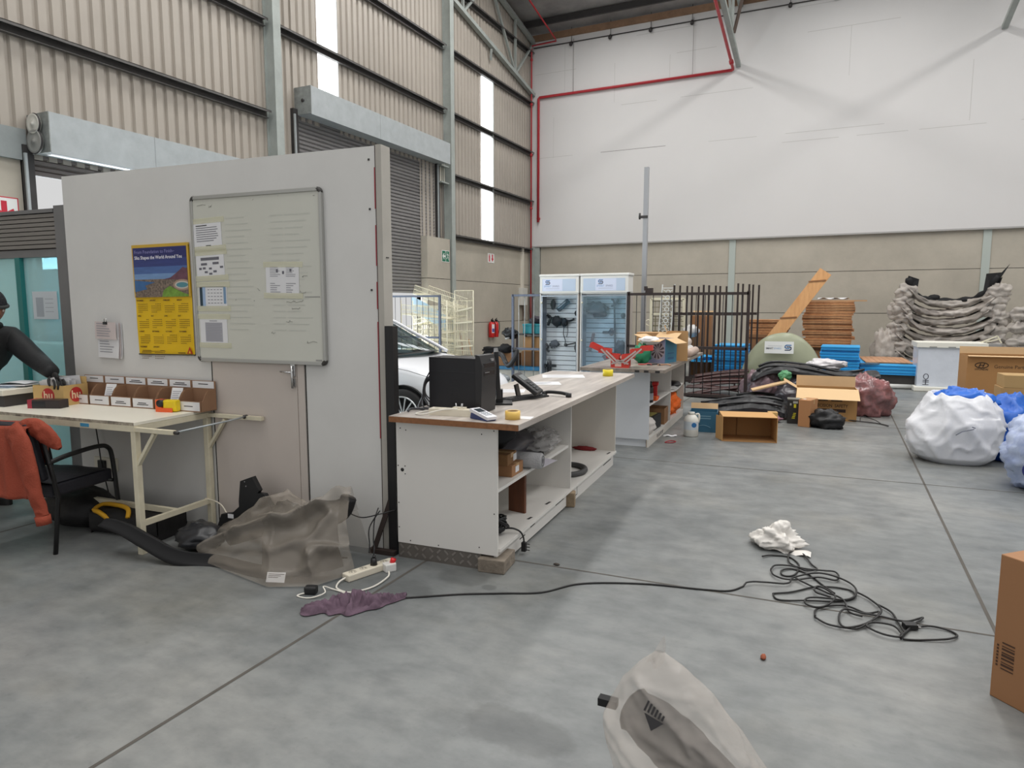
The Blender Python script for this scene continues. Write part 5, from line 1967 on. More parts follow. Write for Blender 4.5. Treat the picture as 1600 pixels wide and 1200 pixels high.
for wx in (0, -2.5):
    for sy in (-1, 1):
        w = MB(T(wx, sy * .87, .31, 90 * 1, 0, 0))
        w.lathe([(.36, -.02), (.365, .02), (0, .02)] if sy > 0 else [(.36, .02), (.365, -.004), (0, -.004)], rubber, 36)
        w.build('wheel_arch', car)
        w = MB(T(wx, sy * .885, .31, 90, 0, 0) @ Mx.Diagonal((1, 1, sy, 1)))
        w.lathe([(.235, .1), (.3, .09), (.315, .05), (.315, -.01), (.3, -.03), (.235, -.03)], rubber, 40)
        t_ = w.build('tyre', car)
        w = MB(T(wx, sy * .885, .31, 90, 0, 0) @ Mx.Diagonal((1, 1, sy, 1)))
        alloy = M('alloy', (206, 208, 210), .25, .7)
        w.lathe([(.2, .05), (.0, .05)], black, 28)
        w.tube([(.225 * math.cos(a), .225 * math.sin(a), -.025) for a in [k * PI / 20 for k in range(40)]], .012, alloy, 8, True)
        for k in range(14):
            a = k * 2 * PI / 14
            w.bar((.04 * math.cos(a), .04 * math.sin(a), -.01), (.22 * math.cos(a), .22 * math.sin(a), -.025), .017, .014, alloy, up=(0, 0, 1))
        w.cyl((0, 0, .0), (0, 0, -.025), .05, alloy, 20)
        w.build('rim', car)

# ---------------------------------------------------------------- left wall: signs, extinguishers, conduit
def wall_sign(name, label, y0, y1, z0, z1, base, fn, xw=XW):
    q = MB(Mx.Translation((xw + .006, (y0 + y1) / 2, (z0 + z1) / 2)) @ Euler((R(90), 0, R(90))).to_matrix().to_4x4())
    w, h = (y1 - y0) / 2, (z1 - z0) / 2
    q.box(-w, w, -h, h, -.004, 0, base)
    fn(q, w, h)
    return tag(q.build(name), label, 'sign')


swhite = M('sign_white', (232, 232, 230), .5)
sgreen = M('sign_green', (22, 112, 84), .5)
sred = M('sign_red', (198, 40, 60), .5)


def f_exit(q, w, h):
    z = .001
    for x0, x1 in ((-w * .93, -.03 * w), (.07 * w, w * .93)):
        q.quad([(x0, -h * .9, z), (x1, -h * .9, z), (x1, h * .9, z), (x0, h * .9, z)], sgreen)
    q.quad([(-.85 * w, 0, .002), (-.42 * w, .62 * h, .002), (-.36 * w, .4 * h, .002), (-.52 * w, .17 * h, .002), (-.12 * w, .17 * h, .002), (-.12 * w, -.17 * h, .002), (-.52 * w, -.17 * h, .002), (-.36 * w, -.4 * h, .002), (-.42 * w, -.62 * h, .002)], swhite)
    c = .5 * w
    q.quad([(c - .12 * w + .07 * w * math.cos(k * PI / 5), .6 * h + .1 * h * math.sin(k * PI / 5), .002) for k in range(10)], swhite)
    for a, b_ in (((-.08, .45), (.05, 0)), ((.05, 0), (.25, -.3)), ((.25, -.3), (.3, -.62)), ((.05, 0), (-.12, -.3)), ((-.12, -.3), (-.3, -.4)), ((-.05, .38), (-.25, .2)), ((-.03, .38), (.2, .3)), ((.2, .3), (.28, .1))):
        q.bar((c + a[0] * w, a[1] * h, .002), (c + b_[0] * w, b_[1] * h, .002), .13 * w * .7, .001, swhite, up=(0, 0, 1))


def f_fire(q, w, h):
    q.quad([(-.7 * w, -.75 * h, .001), (-.35 * w, -.75 * h, .001), (-.35 * w, .5 * h, .001), (-.7 * w, .5 * h, .001)], sred)
    q.quad([(-.6 * w, .5 * h, .001), (-.45 * w, .5 * h, .001), (-.4 * w, .8 * h, .001), (-.65 * w, .75 * h, .001)], sred)
    q.quad([(.25 * w, .8 * h, .001), (.25 * w, -.05 * h, .001), (.05 * w, -.05 * h, .001), (.42 * w, -.75 * h, .001), (.8 * w, -.05 * h, .001), (.6 * w, -.05 * h, .001), (.6 * w, .8 * h, .001)][::-1], sred)
    q.quad([(-.06 * w, -h, .001), (-.02 * w, -h, .001), (-.02 * w, h, .001), (-.06 * w, h, .001)], M('sign_grey', (180, 180, 180), .5))


def f_arrow(q, w, h):
    b_ = .06
    for x0, x1, y0, y1 in ((-w, w, h - .012, h), (-w, w, -h, -h + .012), (-w, -w + .012, -h, h), (w - .012, w, -h, h)):
        q.quad([(x0, y0, .0005), (x1, y0, .0005), (x1, y1, .0005), (x0, y1, .0005)], sred)
    q.quad([(-.2 * w, .7 * h, .001), (-.2 * w, -.05 * h, .001), (-.62 * w, .2 * h, .001), (-.72 * w, -.1 * h, .001), (0, -.8 * h, .001), (.72 * w, -.1 * h, .001), (.62 * w, .2 * h, .001), (.2 * w, -.05 * h, .001), (.2 * w, .7 * h, .001)][::-1], sred)


wall_sign('exit_sign', 'green exit sign with arrow and running figure on concrete', 14.26, 14.61, 2.66, 2.94, swhite, f_exit, XW + .165)
wall_sign('fire_sign', 'white sign with red extinguisher and arrow on concrete wall', 16.97, 17.36, 2.8, 3.06, swhite, f_fire)
wall_sign('arrow_sign', 'white sign with red down arrow above the louvre box', 4.6, 4.92, 2.55, 2.87, swhite, f_arrow)
for k, (y, lb) in enumerate(((17.0, 'red fire extinguisher with white label hanging on the wall'), (17.25, 'red fire extinguisher with bare front, beside the labelled one'))):
    fe = thing('fire_extinguisher', lb, 'fire extinguisher', (XW + .1, y, .72))
    q = MB()
    q.lathe([(0, 0), (.075, 0), (.085, .02), (.085, .36), (.07, .41), (.03, .44), (.03, .46), (0, .46)], red, 24)
    q.build('cylinder', fe)
    q = MB()
    q.box(-.01, .05, -.03, .03, .44, .5, black)
    q.bar((0, 0, .5), (.06, -.04, .54), .02, .01, black)
    q.build('valve_handle', fe)
    q = MB()
    q.tube(spl([(.03, .02, .47), (.08, .05, .42), (.085, .075, .25), (.05, .08, .08)], 6), .01, black, 8)
    q.build('hose', fe)
    if k == 0:
        q = MB()
        q.grid(lambda a, c: (.0865 * math.cos(-1.0 + a * 1.1), .0865 * math.sin(-1.0 + a * 1.1), .13 + .24 * c), 8, 2, M('ext_label', (226, 222, 224), .5))
        q.grid(lambda a, c: (.087 * math.cos(-.9 + a * .9), .087 * math.sin(-.9 + a * .9), .15 + .1 * c), 8, 2, M('ext_label_blue', (74, 80, 150), .5))
        q.build('label', fe)
cd_ = thing('wall_conduit', 'cream cable trunking dropping to a box by the corner', 'conduit', (XW, 19.19, 0))
q = MB()
q.box(.002, .07, -.06, .06, 2.15, 3.36, M('trunking', (214, 208, 196), .5))
q.build('trunking', cd_)
q = MB()
q.box(.002, .13, -.2, .2, 1.62, 2.15, M('switch_box', (206, 204, 198), .5))
q.build('switch_box', cd_, bevel=.01)
q = MB()
for k in range(3):
    q.tube(spl([(.06, -.1 + .08 * k, 1.62), (.08, -.06 + .05 * k, 1.4), (.1, -.12 + .1 * k, 1.15)], 5), .012, M('brown_cable', (90, 76, 66), .7), 6)
q.build('loose_wires', cd_)
b = MB(T(-8.44, 14.9, 0, 0, -8, 30))
b.box(0, .03, -.2, .2, 0, 1.02, M('brown_board', (120, 76, 52), .7, var=.1))
tag(b.build('wood_board'), 'dark brown board leaning by the far steel column', 'board')
b = MB(T(-8.3, 15.1, 0, 0, -10, 30))
b.box(0, .03, -.2, .2, 0, .76, M('tan_board', (190, 142, 98), .7, var=.1))
tag(b.build('wood_board'), 'shorter tan board leaning beside the dark brown one', 'board')

# ---------------------------------------------------------------- wire racks by the roller door
wirec = M('cream_wire', (226, 220, 196), .5)


def wire_panel(mb, w, h, nx, nz, r, mat, X, edge=None):
    P2 = lambda x, z: X @ V((x, 0, z))
    for i in range(nx + 1):
        x = -w / 2 + w * i / nx
        mb.tube([P2(x, 0), P2(x, h)], r, mat, 4, cap=False)
    for j in range(nz + 1):
        z = h * j / nz
        mb.tube([P2(-w / 2, z), P2(w / 2, z)], r * 1.3, mat, 4, cap=False)
    if edge:
        for a, b_ in (((-w / 2, 0), (w / 2, 0)), ((-w / 2, h), (w / 2, h)), ((-w / 2, 0), (-w / 2, h)), ((w / 2, 0), (w / 2, h))):
            mb.tube([P2(*a), P2(*b_)], edge, mat, 6)


gf = thing('wire_gate', 'grey framed wire gate before the roller door', 'gate', (-8.0, 12.0, 0), 0)
q = MB()
sg = M('slate_steel', (96, 104, 120), .5, .2)
for a, b_ in (((.62, 0, 0), (.62, 0, 1.82)), ((-.62, 0, 0), (-.62, 0, 1.82)), ((-.62, 0, 1.8), (.62, 0, 1.8)), ((-.62, 0, .08), (.62, 0, .08)), ((-.62, 0, .95), (.62, 0, .95))):
    q.bar(a, b_, .05, .04, sg)
q.build('frame', gf)
q = MB()
for k in range(1, 9):
    q.tube([(-.62 + k * .138, 0, .08), (-.62 + k * .138, 0, 1.8)], .006, dark_steel, 4)
q.build('rod_infill', gf)
q = MB()
q.box(.6, .78, -.03, .0, .62, .66, black)
q.build('latch_bolt', gf)


def basket(name, label, loc, rz, w, d, tilts, nx=24):
    t = thing(name, label, 'rack', loc, rz, 'cream wire racks by the roller door')
    q = MB()
    for sx in (-1, 1):
        for sy in (-1, 1):
            q.tube([(sx * w / 2, sy * d / 2, 0), (sx * w / 2, sy * d / 2, 1.72)], .012, wirec, 6)
    q.build('uprights', t)
    for z, tl in tilts:
        q = MB()
        wire_panel(q, w, .2, nx + 8, 2, .0055, wirec, T(0, -d / 2, z, 0, tl, 0))
        wire_panel(q, w, .2, nx, 1, .005, wirec, T(0, d / 2, z, 0, tl, 0))
        wire_panel(q, w, d, nx, 3, .005, wirec, T(0, -d / 2, z, -90, tl, 0), .014)
        q.build('basket', t)
    q = MB()
    wire_panel(q, w, 1.5, 22, 5, .005, wirec, T(0, d / 2, .1))
    q.build('back_grid', t)
    return t


basket('wire_rack', 'cream wire basket rack nearest the grey wire gate', (-7.95, 12.5, 0), 4, 1.1, .5, ((1.38, 5), (1.0, -4), (.6, 6), (.25, 0)))
basket('wire_rack', 'cream wire basket rack behind, topped by a tilted basket', (-8.15, 13.25, 0), -6, 1.15, .5, ((1.72, 16), (1.28, -10), (.85, 4), (.4, 0)))
wp = thing('wire_screen', 'cream wire screen standing right of the grey wire gate', 'wire screen', (-7.12, 12.55, 0), 8)
q = MB()
wire_panel(q, .42, 1.9, 14, 9, .0045, wirec, T(0, 0, .02), .01)
for z, tl in ((1.52, -14), (1.25, -5), (.75, -5)):
    q.bar(T(0, -.03, z, 0, tl, 0) @ V((-.2, 0, 0)), T(0, -.03, z, 0, tl, 0) @ V((.2, 0, 0)), .04, .03, wirec)
q.build('wire_grid', wp)
b = MB(T(-8.3, 12.9, 0))
b.grid(lambda a, c: (-.3 + a * .9, -.1 + .05 * math.sin(a * 4), 1.82 - .42 * a - .3 * c + .05 * math.sin(c * 5)), 10, 8, M('daylight_pale_blue', (176, 204, 224), .5))  # glare of the daylight under the shutter, put into a pale blue sheet
tag(b.build('daylight_sheet', solid=.003), 'pale blue sheet coloured as outside daylight glare in the cream wire racks', 'sheet')

# ---------------------------------------------------------------- display cabinets
cab_w = M('cabinet_white', (228, 228, 224), .4)
slat_w = M('slat_board', (250, 250, 250), .4)
cab_grey = M('cabinet_side_shadowed', (128, 136, 148), .4)  # inner side, the cabinet's shadow is put into this dark grey


def cabinet(label, x0, w, door_open, sign_x):
    D, H = .3, 2.2
    t = thing('display_cabinet', label, 'cabinet', (x0, 12.2, 0), 0)
    q = MB()
    q.box(0, .02, 0, D, 0, 1.838, cab_w)
    q.box(.02, .03, .02, D, .25, 1.83, cab_grey)
    q.box(w - .02, w, 0, D, 0, 1.838, M('cabinet_side_beige', (176, 168, 160), .5))
    q.box(w - .03, w - .02, .0, .02, 0, 1.838, cab_w)
    q.box(0, w, 0, D, 0, .25, cab_w)
    q.box(0, w, .02, D, 1.82, 1.86, cab_w)
    q.build('carcass', t)
    q = MB()
    q.box(.02, w - .02, D - .02, D, .25, 1.82, M('groove_shadow', (60, 64, 72), .7))
    k = 17
    for i in range(k):
        z = .25 + i * (1.57 / k)
        q.box(.02, w - .02, D - .032, D - .02, z + .012, z + 1.57 / k, slat_w)
    q.build('slat_back', t)
    q = MB()
    q.box(-.01, w + .02, -.03, D, H - .045, H, cab_w)
    q.box(0, w, -.02, D, 1.84, H - .045, cab_w)
    q.build('canopy', t, bevel=.012)
    q = MB(T(0, -.0215, 0))
    q.box(.06, w - .06, -.004, 0, 1.88, H - .09, M('sign_panel', (190, 206, 226), .3))
    px = .06 + (w - .12) * sign_x
    q.box(px, px + .4, -.006, -.004, 1.885, H - .095, M('sign_sheet', (214, 222, 242), .4))
    X = T(px + .1, -.0065, 2.045, 90)
    logo_s(q, X, .085)
    q.text('SMART', .052, T(px + .02, -.0065, 1.955, 90), M('sign_sky', (110, 160, 205), .6), sx=.95)
    q.text('SPARES', .052, T(px + .195, -.0065, 1.955, 90), M('sign_mid', (120, 130, 160), .6), sx=.85)
    q.box(px + .06, px + .34, -.0068, -.006, 1.925, 1.931, M('sign_line', (160, 170, 190), .6))
    q.build('header_sign', t)
    q = MB()
    for a, c, d, e in ((.03, .05, .26, 1.8), (w - .05, w - .03, .26, 1.8), (.05, w - .05, .26, .28), (.05, w - .05, 1.78, 1.8)):
        q.box(a, c, .0, .012, d, e, M('door_trim', (170, 178, 186), .3, .5))
    d_ = q.build('glass_door', t)
    q = MB()
    q.box(.05, w - .05, .004, .008, .28, 1.78, glass_mat('cabinet_glass_tinted', (228, 240, 247), .05, .06) if not door_open else glass_mat('cabinet_glass_clear', (245, 248, 250), .03))
    q.build('glass_pane', d_)
    q = MB()
    for z in (1.66, .95):
        q.cyl((.035, 0, z), (.035, -.02, z), .018, M('brass_knob', (226, 222, 200), .3, .3), 12)
    q.build('knob', t)
    return t


cabinet('display cabinet with open slat back, left of the pair', -5.23, .8, True, .02)
cabinet('display cabinet with glass door and grey hanging parts, right of the pair', -4.40, .93, False, .3)
YI = 12.2 + .3 - .04
dk1 = M('part_black', (30, 30, 34), .5)
dk2 = M('part_grey', (84, 90, 98), .5)
dk3 = M('part_rust', (140, 104, 104), .6)


def hung(name, label, fn):
    q = MB()
    fn(q)
    tag(q.build(name), label, 'car part')


def rodp(q, pts, r, m=dk1):
    q.tube(spl([(x, YI - .04, z) for x, z in pts], 5), r, m, 8)


hung('small_bracket', 'small black clip at top left of the open slat cabinet', lambda q: (q.blob((-5.04, YI - .05, 1.63), (.045, .05, .1), dk1, 3, .3, 3, .3, 5, 18, 12)))
hung('door_handle_set', 'black door handle tilted near the top of open slat cabinet', lambda q: (q.bar((-4.93, YI - .06, 1.52), (-4.72, YI - .06, 1.7), .1, .08, dk1), q.bar((-4.9, YI - .11, 1.56), (-4.75, YI - .11, 1.68), .04, .02, M('part_silver', (150, 150, 154), .3, .5))))
hung('sensor', 'small black sensor at upper right of the open slat cabinet', lambda q: (q.blob((-4.52, YI - .05, 1.46), (.07, .06, .06), dk1, 4, .2, 3, .2, 5, 18, 12), rodp(q, [(-4.52, 1.5), (-4.51, 1.58), (-4.53, 1.63)], .02)))
hung('small_bracket', 'small black bracket at left edge of the open slat cabinet', lambda q: (rodp(q, [(-5.17, 1.42), (-5.1, 1.38), (-5.12, 1.3), (-5.15, 1.22)], .028), rodp(q, [(-5.14, 1.38), (-5.0, 1.36)], .018)))
hung('wiring_loom', 'black wiring loom with dangling leads in the open slat cabinet', lambda q: (q.blob((-4.96, YI - .05, 1.3), (.1, .06, .1), dk1, 6, .3, 3, .3, 5, 20, 12), q.blob((-4.8, YI - .05, 1.28), (.06, .05, .08), dk1, 7, .3, 3, .3, 5, 18, 12), rodp(q, [(-4.96, 1.36), (-4.8, 1.33), (-4.7, 1.31), (-4.6, 1.35)], .02), rodp(q, [(-4.81, 1.2), (-4.82, 1.05), (-4.78, .93), (-4.79, .86)], .009), rodp(q, [(-4.74, 1.28), (-4.73, 1.12), (-4.75, 1.0)], .007)))
hung('small_bracket', 'tiny black clips at right edge of the open slat cabinet', lambda q: (rodp(q, [(-4.5, 1.32), (-4.52, 1.27), (-4.49, 1.2)], .018)))
hung('hinge_part', 'black hooked part at lower left of the open slat cabinet', lambda q: (rodp(q, [(-5.19, .86), (-5.14, .8), (-5.17, .74), (-5.12, .7)], .02)))
hung('mirror_motor', 'grey geared part below the loom in the open slat cabinet', lambda q: (q.blob((-5.0, YI - .05, .86), (.09, .06, .07), dk2, 8, .35, 3, .4, 6, 20, 14), rodp(q, [(-5.0, .85), (-5.08, .78)], .02, dk2)))
hung('wiper_arm', 'black rod with end block at right of the open slat cabinet', lambda q: (rodp(q, [(-4.78, .84), (-4.65, .87), (-4.52, .9)], .012), q.blob((-4.77, YI - .04, .84), (.035, .04, .035), dk1, 2, .1, 2, .1, 4, 14, 10), q.blob((-4.53, YI - .05, .8), (.055, .05, .11), dk1, 9, .2, 2, .2, 4, 18, 12)))
hung('shock_absorber', 'black strut standing low in the open slat cabinet', lambda q: (q.cyl((-5.1, YI - .08, .26), (-5.1, YI - .08, .52), .045, dk1, 14), q.cyl((-5.1, YI - .08, .5), (-5.1, YI - .08, .6), .02, M('part_silver', (150, 150, 154), .3, .5), 10), q.bar((-5.24 + .05, YI - .08, .43), (-4.96, YI - .08, .43), .06, .05, dk1)))
hung('mirror_cover', 'grey mirror shell high in the glass door cabinet', lambda q: (q.blob((-4.16, YI - .07, 1.55), (.22, .06, .12), dk2, 5, .3, 2, .3, 4, 30, 16), rodp(q, [(-4.2, 1.42), (-4.0, 1.42), (-3.96, 1.46)], .03, dk2)))
hung('long_rod', 'tall thin grey rod in the glass door cabinet', lambda q: (rodp(q, [(-3.86, 1.72), (-3.81, 1.66), (-3.79, 1.3), (-3.78, 1.0), (-3.77, .6)], .018, dk2), rodp(q, [(-3.86, 1.6), (-3.78, 1.63), (-3.73, 1.72)], .02, dk2)))
hung('small_bracket', 'small grey bolt at upper right of the glass door cabinet', lambda q: q.blob((-3.63, YI - .04, 1.42), (.045, .04, .05), dk2, 3, .2, 3, .2, 5, 16, 10))
hung('reflector', 'faded pink reflector hanging in the glass door cabinet', lambda q: q.bar((-4.27, YI - .05, .74), (-4.2, YI - .05, 1.08), .09, .03, dk3))
hung('hinge_part', 'grey hinge at the middle of the glass door cabinet', lambda q: (rodp(q, [(-4.02, 1.1), (-3.92, 1.1), (-3.86, 1.12)], .026, dk2), q.blob((-3.85, YI - .04, 1.11), (.05, .04, .07), dk2, 4, .2, 3, .2, 5, 16, 10)))
hung('pump', 'grey and pink cylinder low in the glass door cabinet', lambda q: (q.cyl((-3.96, YI - .07, .68), (-3.86, YI - .07, .5), .06, dk3, 14), q.blob((-3.97, YI - .07, .75), (.08, .06, .06), dk2, 5, .2, 2, .2, 4, 18, 12)))
hung('switch_block', 'dark switch block low right in the glass door cabinet', lambda q: (q.blob((-3.66, YI - .07, .82), (.09, .06, .14), dk2, 6, .3, 2, .3, 4, 20, 14), q.blob((-3.72, YI - .07, .62), (.1, .06, .09), dk2, 7, .3, 2, .3, 4, 20, 14)))

# ---------------------------------------------------------------- shelf rack and parts left of the cabinets
rk = thing('rack_gate', 'grey steel rack gate with thin rods left of the cabinets', 'gate', (-5.93, 12.45, 0), 0)
q = MB()
for a, b_ in (((0, 0, 0), (0, 0, 1.83)), ((.62, 0, 0), (.62, 0, 1.83)), ((0, 0, 1.81), (.64, 0, 1.81)), ((0, 0, .74), (.62, 0, .74)), ((0, 0, .05), (.62, 0, .05))):
    q.bar(a, b_, .045, .045, sg)
q.build('frame', rk)
q = MB()
for x in (.13, .26, .46):
    q.tube([(x, 0, .05), (x, 0, 1.8)], .007, galv, 5)
q.build('rod_infill', rk)
sh = thing('steel_shelf', 'dark steel shelf unit behind the grey rack gate', 'shelf', (-5.98, 12.75, 0), 0)
q = MB()
for x in (0, .36, .72):
    for y in (0, .45):
        q.box(x - .02, x + .02, y - .02, y + .02, 0, 1.85 if x == .36 else 1.06, M('shelf_brown', (62, 50, 48), .6))
q.build('uprights', sh)
for z in (1.03,):
    q = MB()
    q.box(-.04, .74, -.02, .47, z - .03, z, dark_steel)
    q.build('shelf_board', sh)
b = MB(T(-5.86, 12.78, 1.032))
b.box(0, .55, 0, .35, 0, .19, M('teal_crate', (20, 138, 150), .5))
b.box(-.01, .56, -.01, .36, .16, .2, M('teal_crate', (20, 138, 150), .5))
tag(b.build('crate', bevel=.008), 'teal plastic crate on the dark steel shelf', 'crate')
b = MB()
b.blob((-5.62, 12.95, 1.29), (.16, .12, .09), M('dark_mixed', (48, 44, 54), .6), 4, .3, 2.5, .4, 5, 26, 16, 1.24)
tag(b.build('black_part'), 'dark tangled part lying on the teal crate', 'car part')
card_box('carton', 'upper tan carton behind the grey rack gate', 'box', .56, .36, .3, (-5.58, 12.98, .665), 0, M('carton_tan_b', (190, 146, 98), .8))
card_box('carton', 'lower brown carton with folded flaps behind the grey rack gate', 'box', .6, .38, .3, (-5.6, 12.98, .363), 3, card_dk)
card_box('carton', 'brown carton on the blue-topped bench beside the rack', 'box', .5, .36, .26, (-6.25, 12.82, .363), -4, M('carton_plain', (158, 116, 80), .8))
bn = thing('low_bench', 'low pale bench with blue top by the shelf rack', 'bench', (-6.1, 12.9, 0), 0)
q = MB()
q.box(-.75, .8, -.32, .3, .29, .36, M('bench_blue', (22, 116, 162), .4))
q.build('bench_top', bn, bevel=.006)
q = MB()
q.box(-.7, .75, -.26, .26, 0, .29, M('bench_pale', (208, 204, 192), .6))
q.build('base', bn)
for k in range(8):
    b = MB(T(-6.72 + .02 * (k % 3), 13.12, .365 + .0 + k * .045, 0, 0, 3 * k))
    b.box(-.22, .24, -.16, .14, 0, .035, black_matt)
    b.grid(lambda a, c: (-.2 + a * .38, -.16 + c * .3, .036 + .008 * math.sin(a * 9)), 12, 3, black_matt)
    tag(b.build('floor_mat'), 'black rubber mat in the stack below the extinguishers', 'mat', 'black mats stacked below the extinguishers')
b = MB()
b.blob((-6.12, 12.7, 1.04), (.16, .1, .11), black, 5, .3, 2, .3, 4, 26, 16)
b.tube(spl([(-6.2, 12.7, .99), (-6.18, 12.64, .93), (-6.1, 12.66, .96)], 5), .02, M('part_white', (216, 216, 214), .5), 8)
b.tube([(-6.02, 12.72, 1.0), (-5.95, 12.72, 1.04)], .02, black)
tag(b.build('black_bracket'), 'black angular part hanging left of the rack gate', 'car part')
b = MB()
b.blob((-6.2, 12.66, .72), (.14, .12, .1), black_matt, 8, .2, 2, .2, 4, 22, 14, .63)
tag(b.build('black_part'), 'black rounded part on the brown bench carton', 'car part')
b = MB()
b.tube(spl([(-6.38, 12.5, .63), (-6.2, 12.48, .6), (-6.1, 12.46, .45), (-5.98, 12.38, .4), (-5.86, 12.38, .55), (-5.84, 12.42, .68), (-5.9, 12.4, .72)], 7), .05, M('hose_black', (44, 44, 46), .4), 12)
tag(b.build('rubber_hose'), 'thick grey black hose looped over the rack gate foot', 'hose')
b = MB(T(-6.95, 12.75, .49, 0, 4, 10))
b.box(-.28, .26, -.2, .2, 0, .04, black)
b.box(-.24, -.2, -.18, .18, -.49, 0, dark_steel)
b.box(.2, .24, -.18, .18, -.49, 0, dark_steel)
tag(b.build('low_trolley'), 'flat black topped trolley behind the white car', 'trolley')

# ---------------------------------------------------------------- silver pole, dark gate and rack frames
po2 = thing('steel_pole', 'tall silver steel pole standing behind the rear counter', 'pole', (-3.53, 13.5, 0))
q = MB()
q.bar((0, 0, 0), (.01, 0, 4.3), .085, .085, M('silver_steel', (170, 172, 176), .35, .4))
q.build('tube', po2)
q = MB()
q.box(-.12, .06, -.06, -.04, 3.32, 3.37, dark_steel)
q.cyl((-.1, -.05, 3.3), (-.1, -.05, 3.42), .02, dark_steel, 8)
q.build('clamp', po2)
dbr = M('brown_black_steel', (56, 46, 44), .5, .2)
gt = thing('steel_gate', 'dark brown steel gate with thin rods behind rear counter', 'gate', (-3.27, 11.5, 0))
q = MB()
for a, b_ in (((1.97, 0, 0), (1.97, 0, 1.84)), ((0, 0, 0), (0, 0, 1.84)), ((0, 0, 1.8), (1.97, 0, 1.8)), ((0, 0, .91), (1.97, 0, .91)), ((0, 0, .12), (1.97, 0, .12))):
    q.bar(a, b_, .055, .045, dbr)
q.build('frame', gt)
q = MB()
for k in range(1, 14):
    x = k * .1435
    q.tube([(x, 0, .12), (x, 0, 1.8)], .007, black, 5)
q.build('rod_infill', gt)
q = MB()
q.box(.3, .42, -.04, .03, 1.82, 1.9, dbr)
q.box(.28, .32, -.05, .04, 1.86, 1.93, dbr)
q.build('latch', gt)
fr0 = thing('steel_rack', 'dark steel rack frame, front one of the stack', 'rack frame', (-2.9, 13.4, 0), 0, 'dark rack frames stacked behind the gate')
for x, h in ((0, 2.0), (.56, 2.0), (1.19, 2.02)):
    q = MB()
    q.box(x - .017, x + .017, -.012, .012, 0, h, dbr)
    q.build('upright', fr0)
for z in (1.42, .12):
    q = MB()
    q.box(.022, 1.168, -.012, .012, z, z + .05, dbr)
    q.build('rail', fr0)
for k, (dx, dy, lb) in enumerate(((.05, .3, 'second'), (.13, .6, 'third'), (.17, .9, 'fourth'), (.25, 1.2, 'fifth'))):
    dup(fr0, (-2.9 + dx, 13.4 + dy, 0), 0, 'dark steel rack frame, %s from the front of the stack' % lb)
card_box('carton', 'tall brown carton standing behind the dark rack frames', 'box', .44, .4, 1.38, (-2.74, 15.6, 0), 4, M('carton_tall', (150, 106, 70), .8), closed=False, flaps=(('b', 70, .12),))
b = MB()
b.blob((-2.9, 15.2, 1.06), (.16, .1, .12), M('white_wrap', (214, 212, 210), .5), 5, .3, 2, .4, 4, 24, 14)
tag(b.build('plastic_scrap'), 'white plastic scrap hanging by the tall brown carton', 'plastic')

# white trellis and window screens
tre = thing('trellis_panel', 'narrow white trellis panel with ring pattern', 'trellis', (-3.62, 14.95, 0), 0)
wm_ = M('trellis_white', (226, 228, 226), .5)
q = MB()
for x in (0, .27):
    q.bar((x, 0, 0), (x + .1, .12, 2.07), .03, .02, wm_)
q.bar((.1, .115, 1.99), (.37, .115, 1.99), .02, .02, wm_)
q.build('frame', tre)
q = MB()
for k in range(15):
    z = .15 + k * .125
    cx, cy = .135 + .1 * z / 2.07, .12 * z / 2.07
    q.tube([(cx + .045 * math.cos(a), cy, z + .045 * math.sin(a)) for a in [j * PI / 8 for j in range(16)]], .011, wm_, 6, True)
    for sx in (-1, 1):
        q.bar((cx + sx * .04, cy, z + .02), (cx + sx * .13, cy, z + .062), .014, .012, wm_)
        q.bar((cx + sx * .04, cy, z - .02), (cx + sx * .13, cy, z - .062), .014, .012, wm_)
q.build('ring_infill', tre)
for k, (x, z1, lb) in enumerate(((-3.5, 1.76, 'cream window grille leaning behind the white trellis, taller one'), (-3.42, 1.42, 'cream window grille leaning behind the white trellis, shorter one'))):
    gr = thing('window_grille', lb, 'grille', (x, 15.5 - .25 * k, 0), 0)
    q = MB()
    w = .74
    for a, c in (((-w / 2, 0, 0), (-w / 2, 0, z1)), ((w / 2, 0, 0), (w / 2, 0, z1)), ((-w / 2, 0, z1), (w / 2, 0, z1)), ((-w / 2, 0, .05), (w / 2, 0, .05))):
        q.bar(a, c, .06, .05, wirec)
    q.build('frame', gr)
    q = MB()
    wire_panel(q, w, z1 - .1, 8, 12, .006, M('olive_wire', (124, 118, 92), .6), T(0, 0, .05))
    q.build('mesh_infill', gr)
for k, (h_, x0) in enumerate(((1.15, -4.05), (1.25, -4.0))):
    b = MB()
    b.tube([(x0, 15.3, 0), (x0 + .04, 15.3, h_), (x0 + .12, 15.3, h_ + .04), (x0 + .2, 15.3, h_), (x0 + .22, 15.3, 0)], .014, wirec, 6)
    tag(b.build('wire_stand'), 'bent cream wire stand behind the silver pole, ' + ('lower one' if k == 0 else 'taller one'), 'stand')
# ---------------------------------------------------------------- blue pallets, boards, hood
pb = M('pallet_blue', (52, 172, 236), .42)
pbd = M('pallet_blue_deep', (34, 140, 205), .5)


def pallet_mesh(w, d, name='blue_pallet'):
    q = MB()
    q.box(-w / 2, w / 2, -d / 2, d / 2, .045, .06, pb)
    q.box(-w / 2, w / 2, -d / 2, d / 2, 0, .01, pb)
    n = int(w / .045)
    for i in range(n):
        x = -w / 2 + w * (i + .5) / n
        q.box(x - .012, x + .012, -d / 2 + .004, d / 2 - .004, .01, .045, pbd)
    q.box(-w / 2 + .01, w / 2 - .01, -d / 2 + .01, -d / 2 + .02, .01, .045, pbd)
    return q


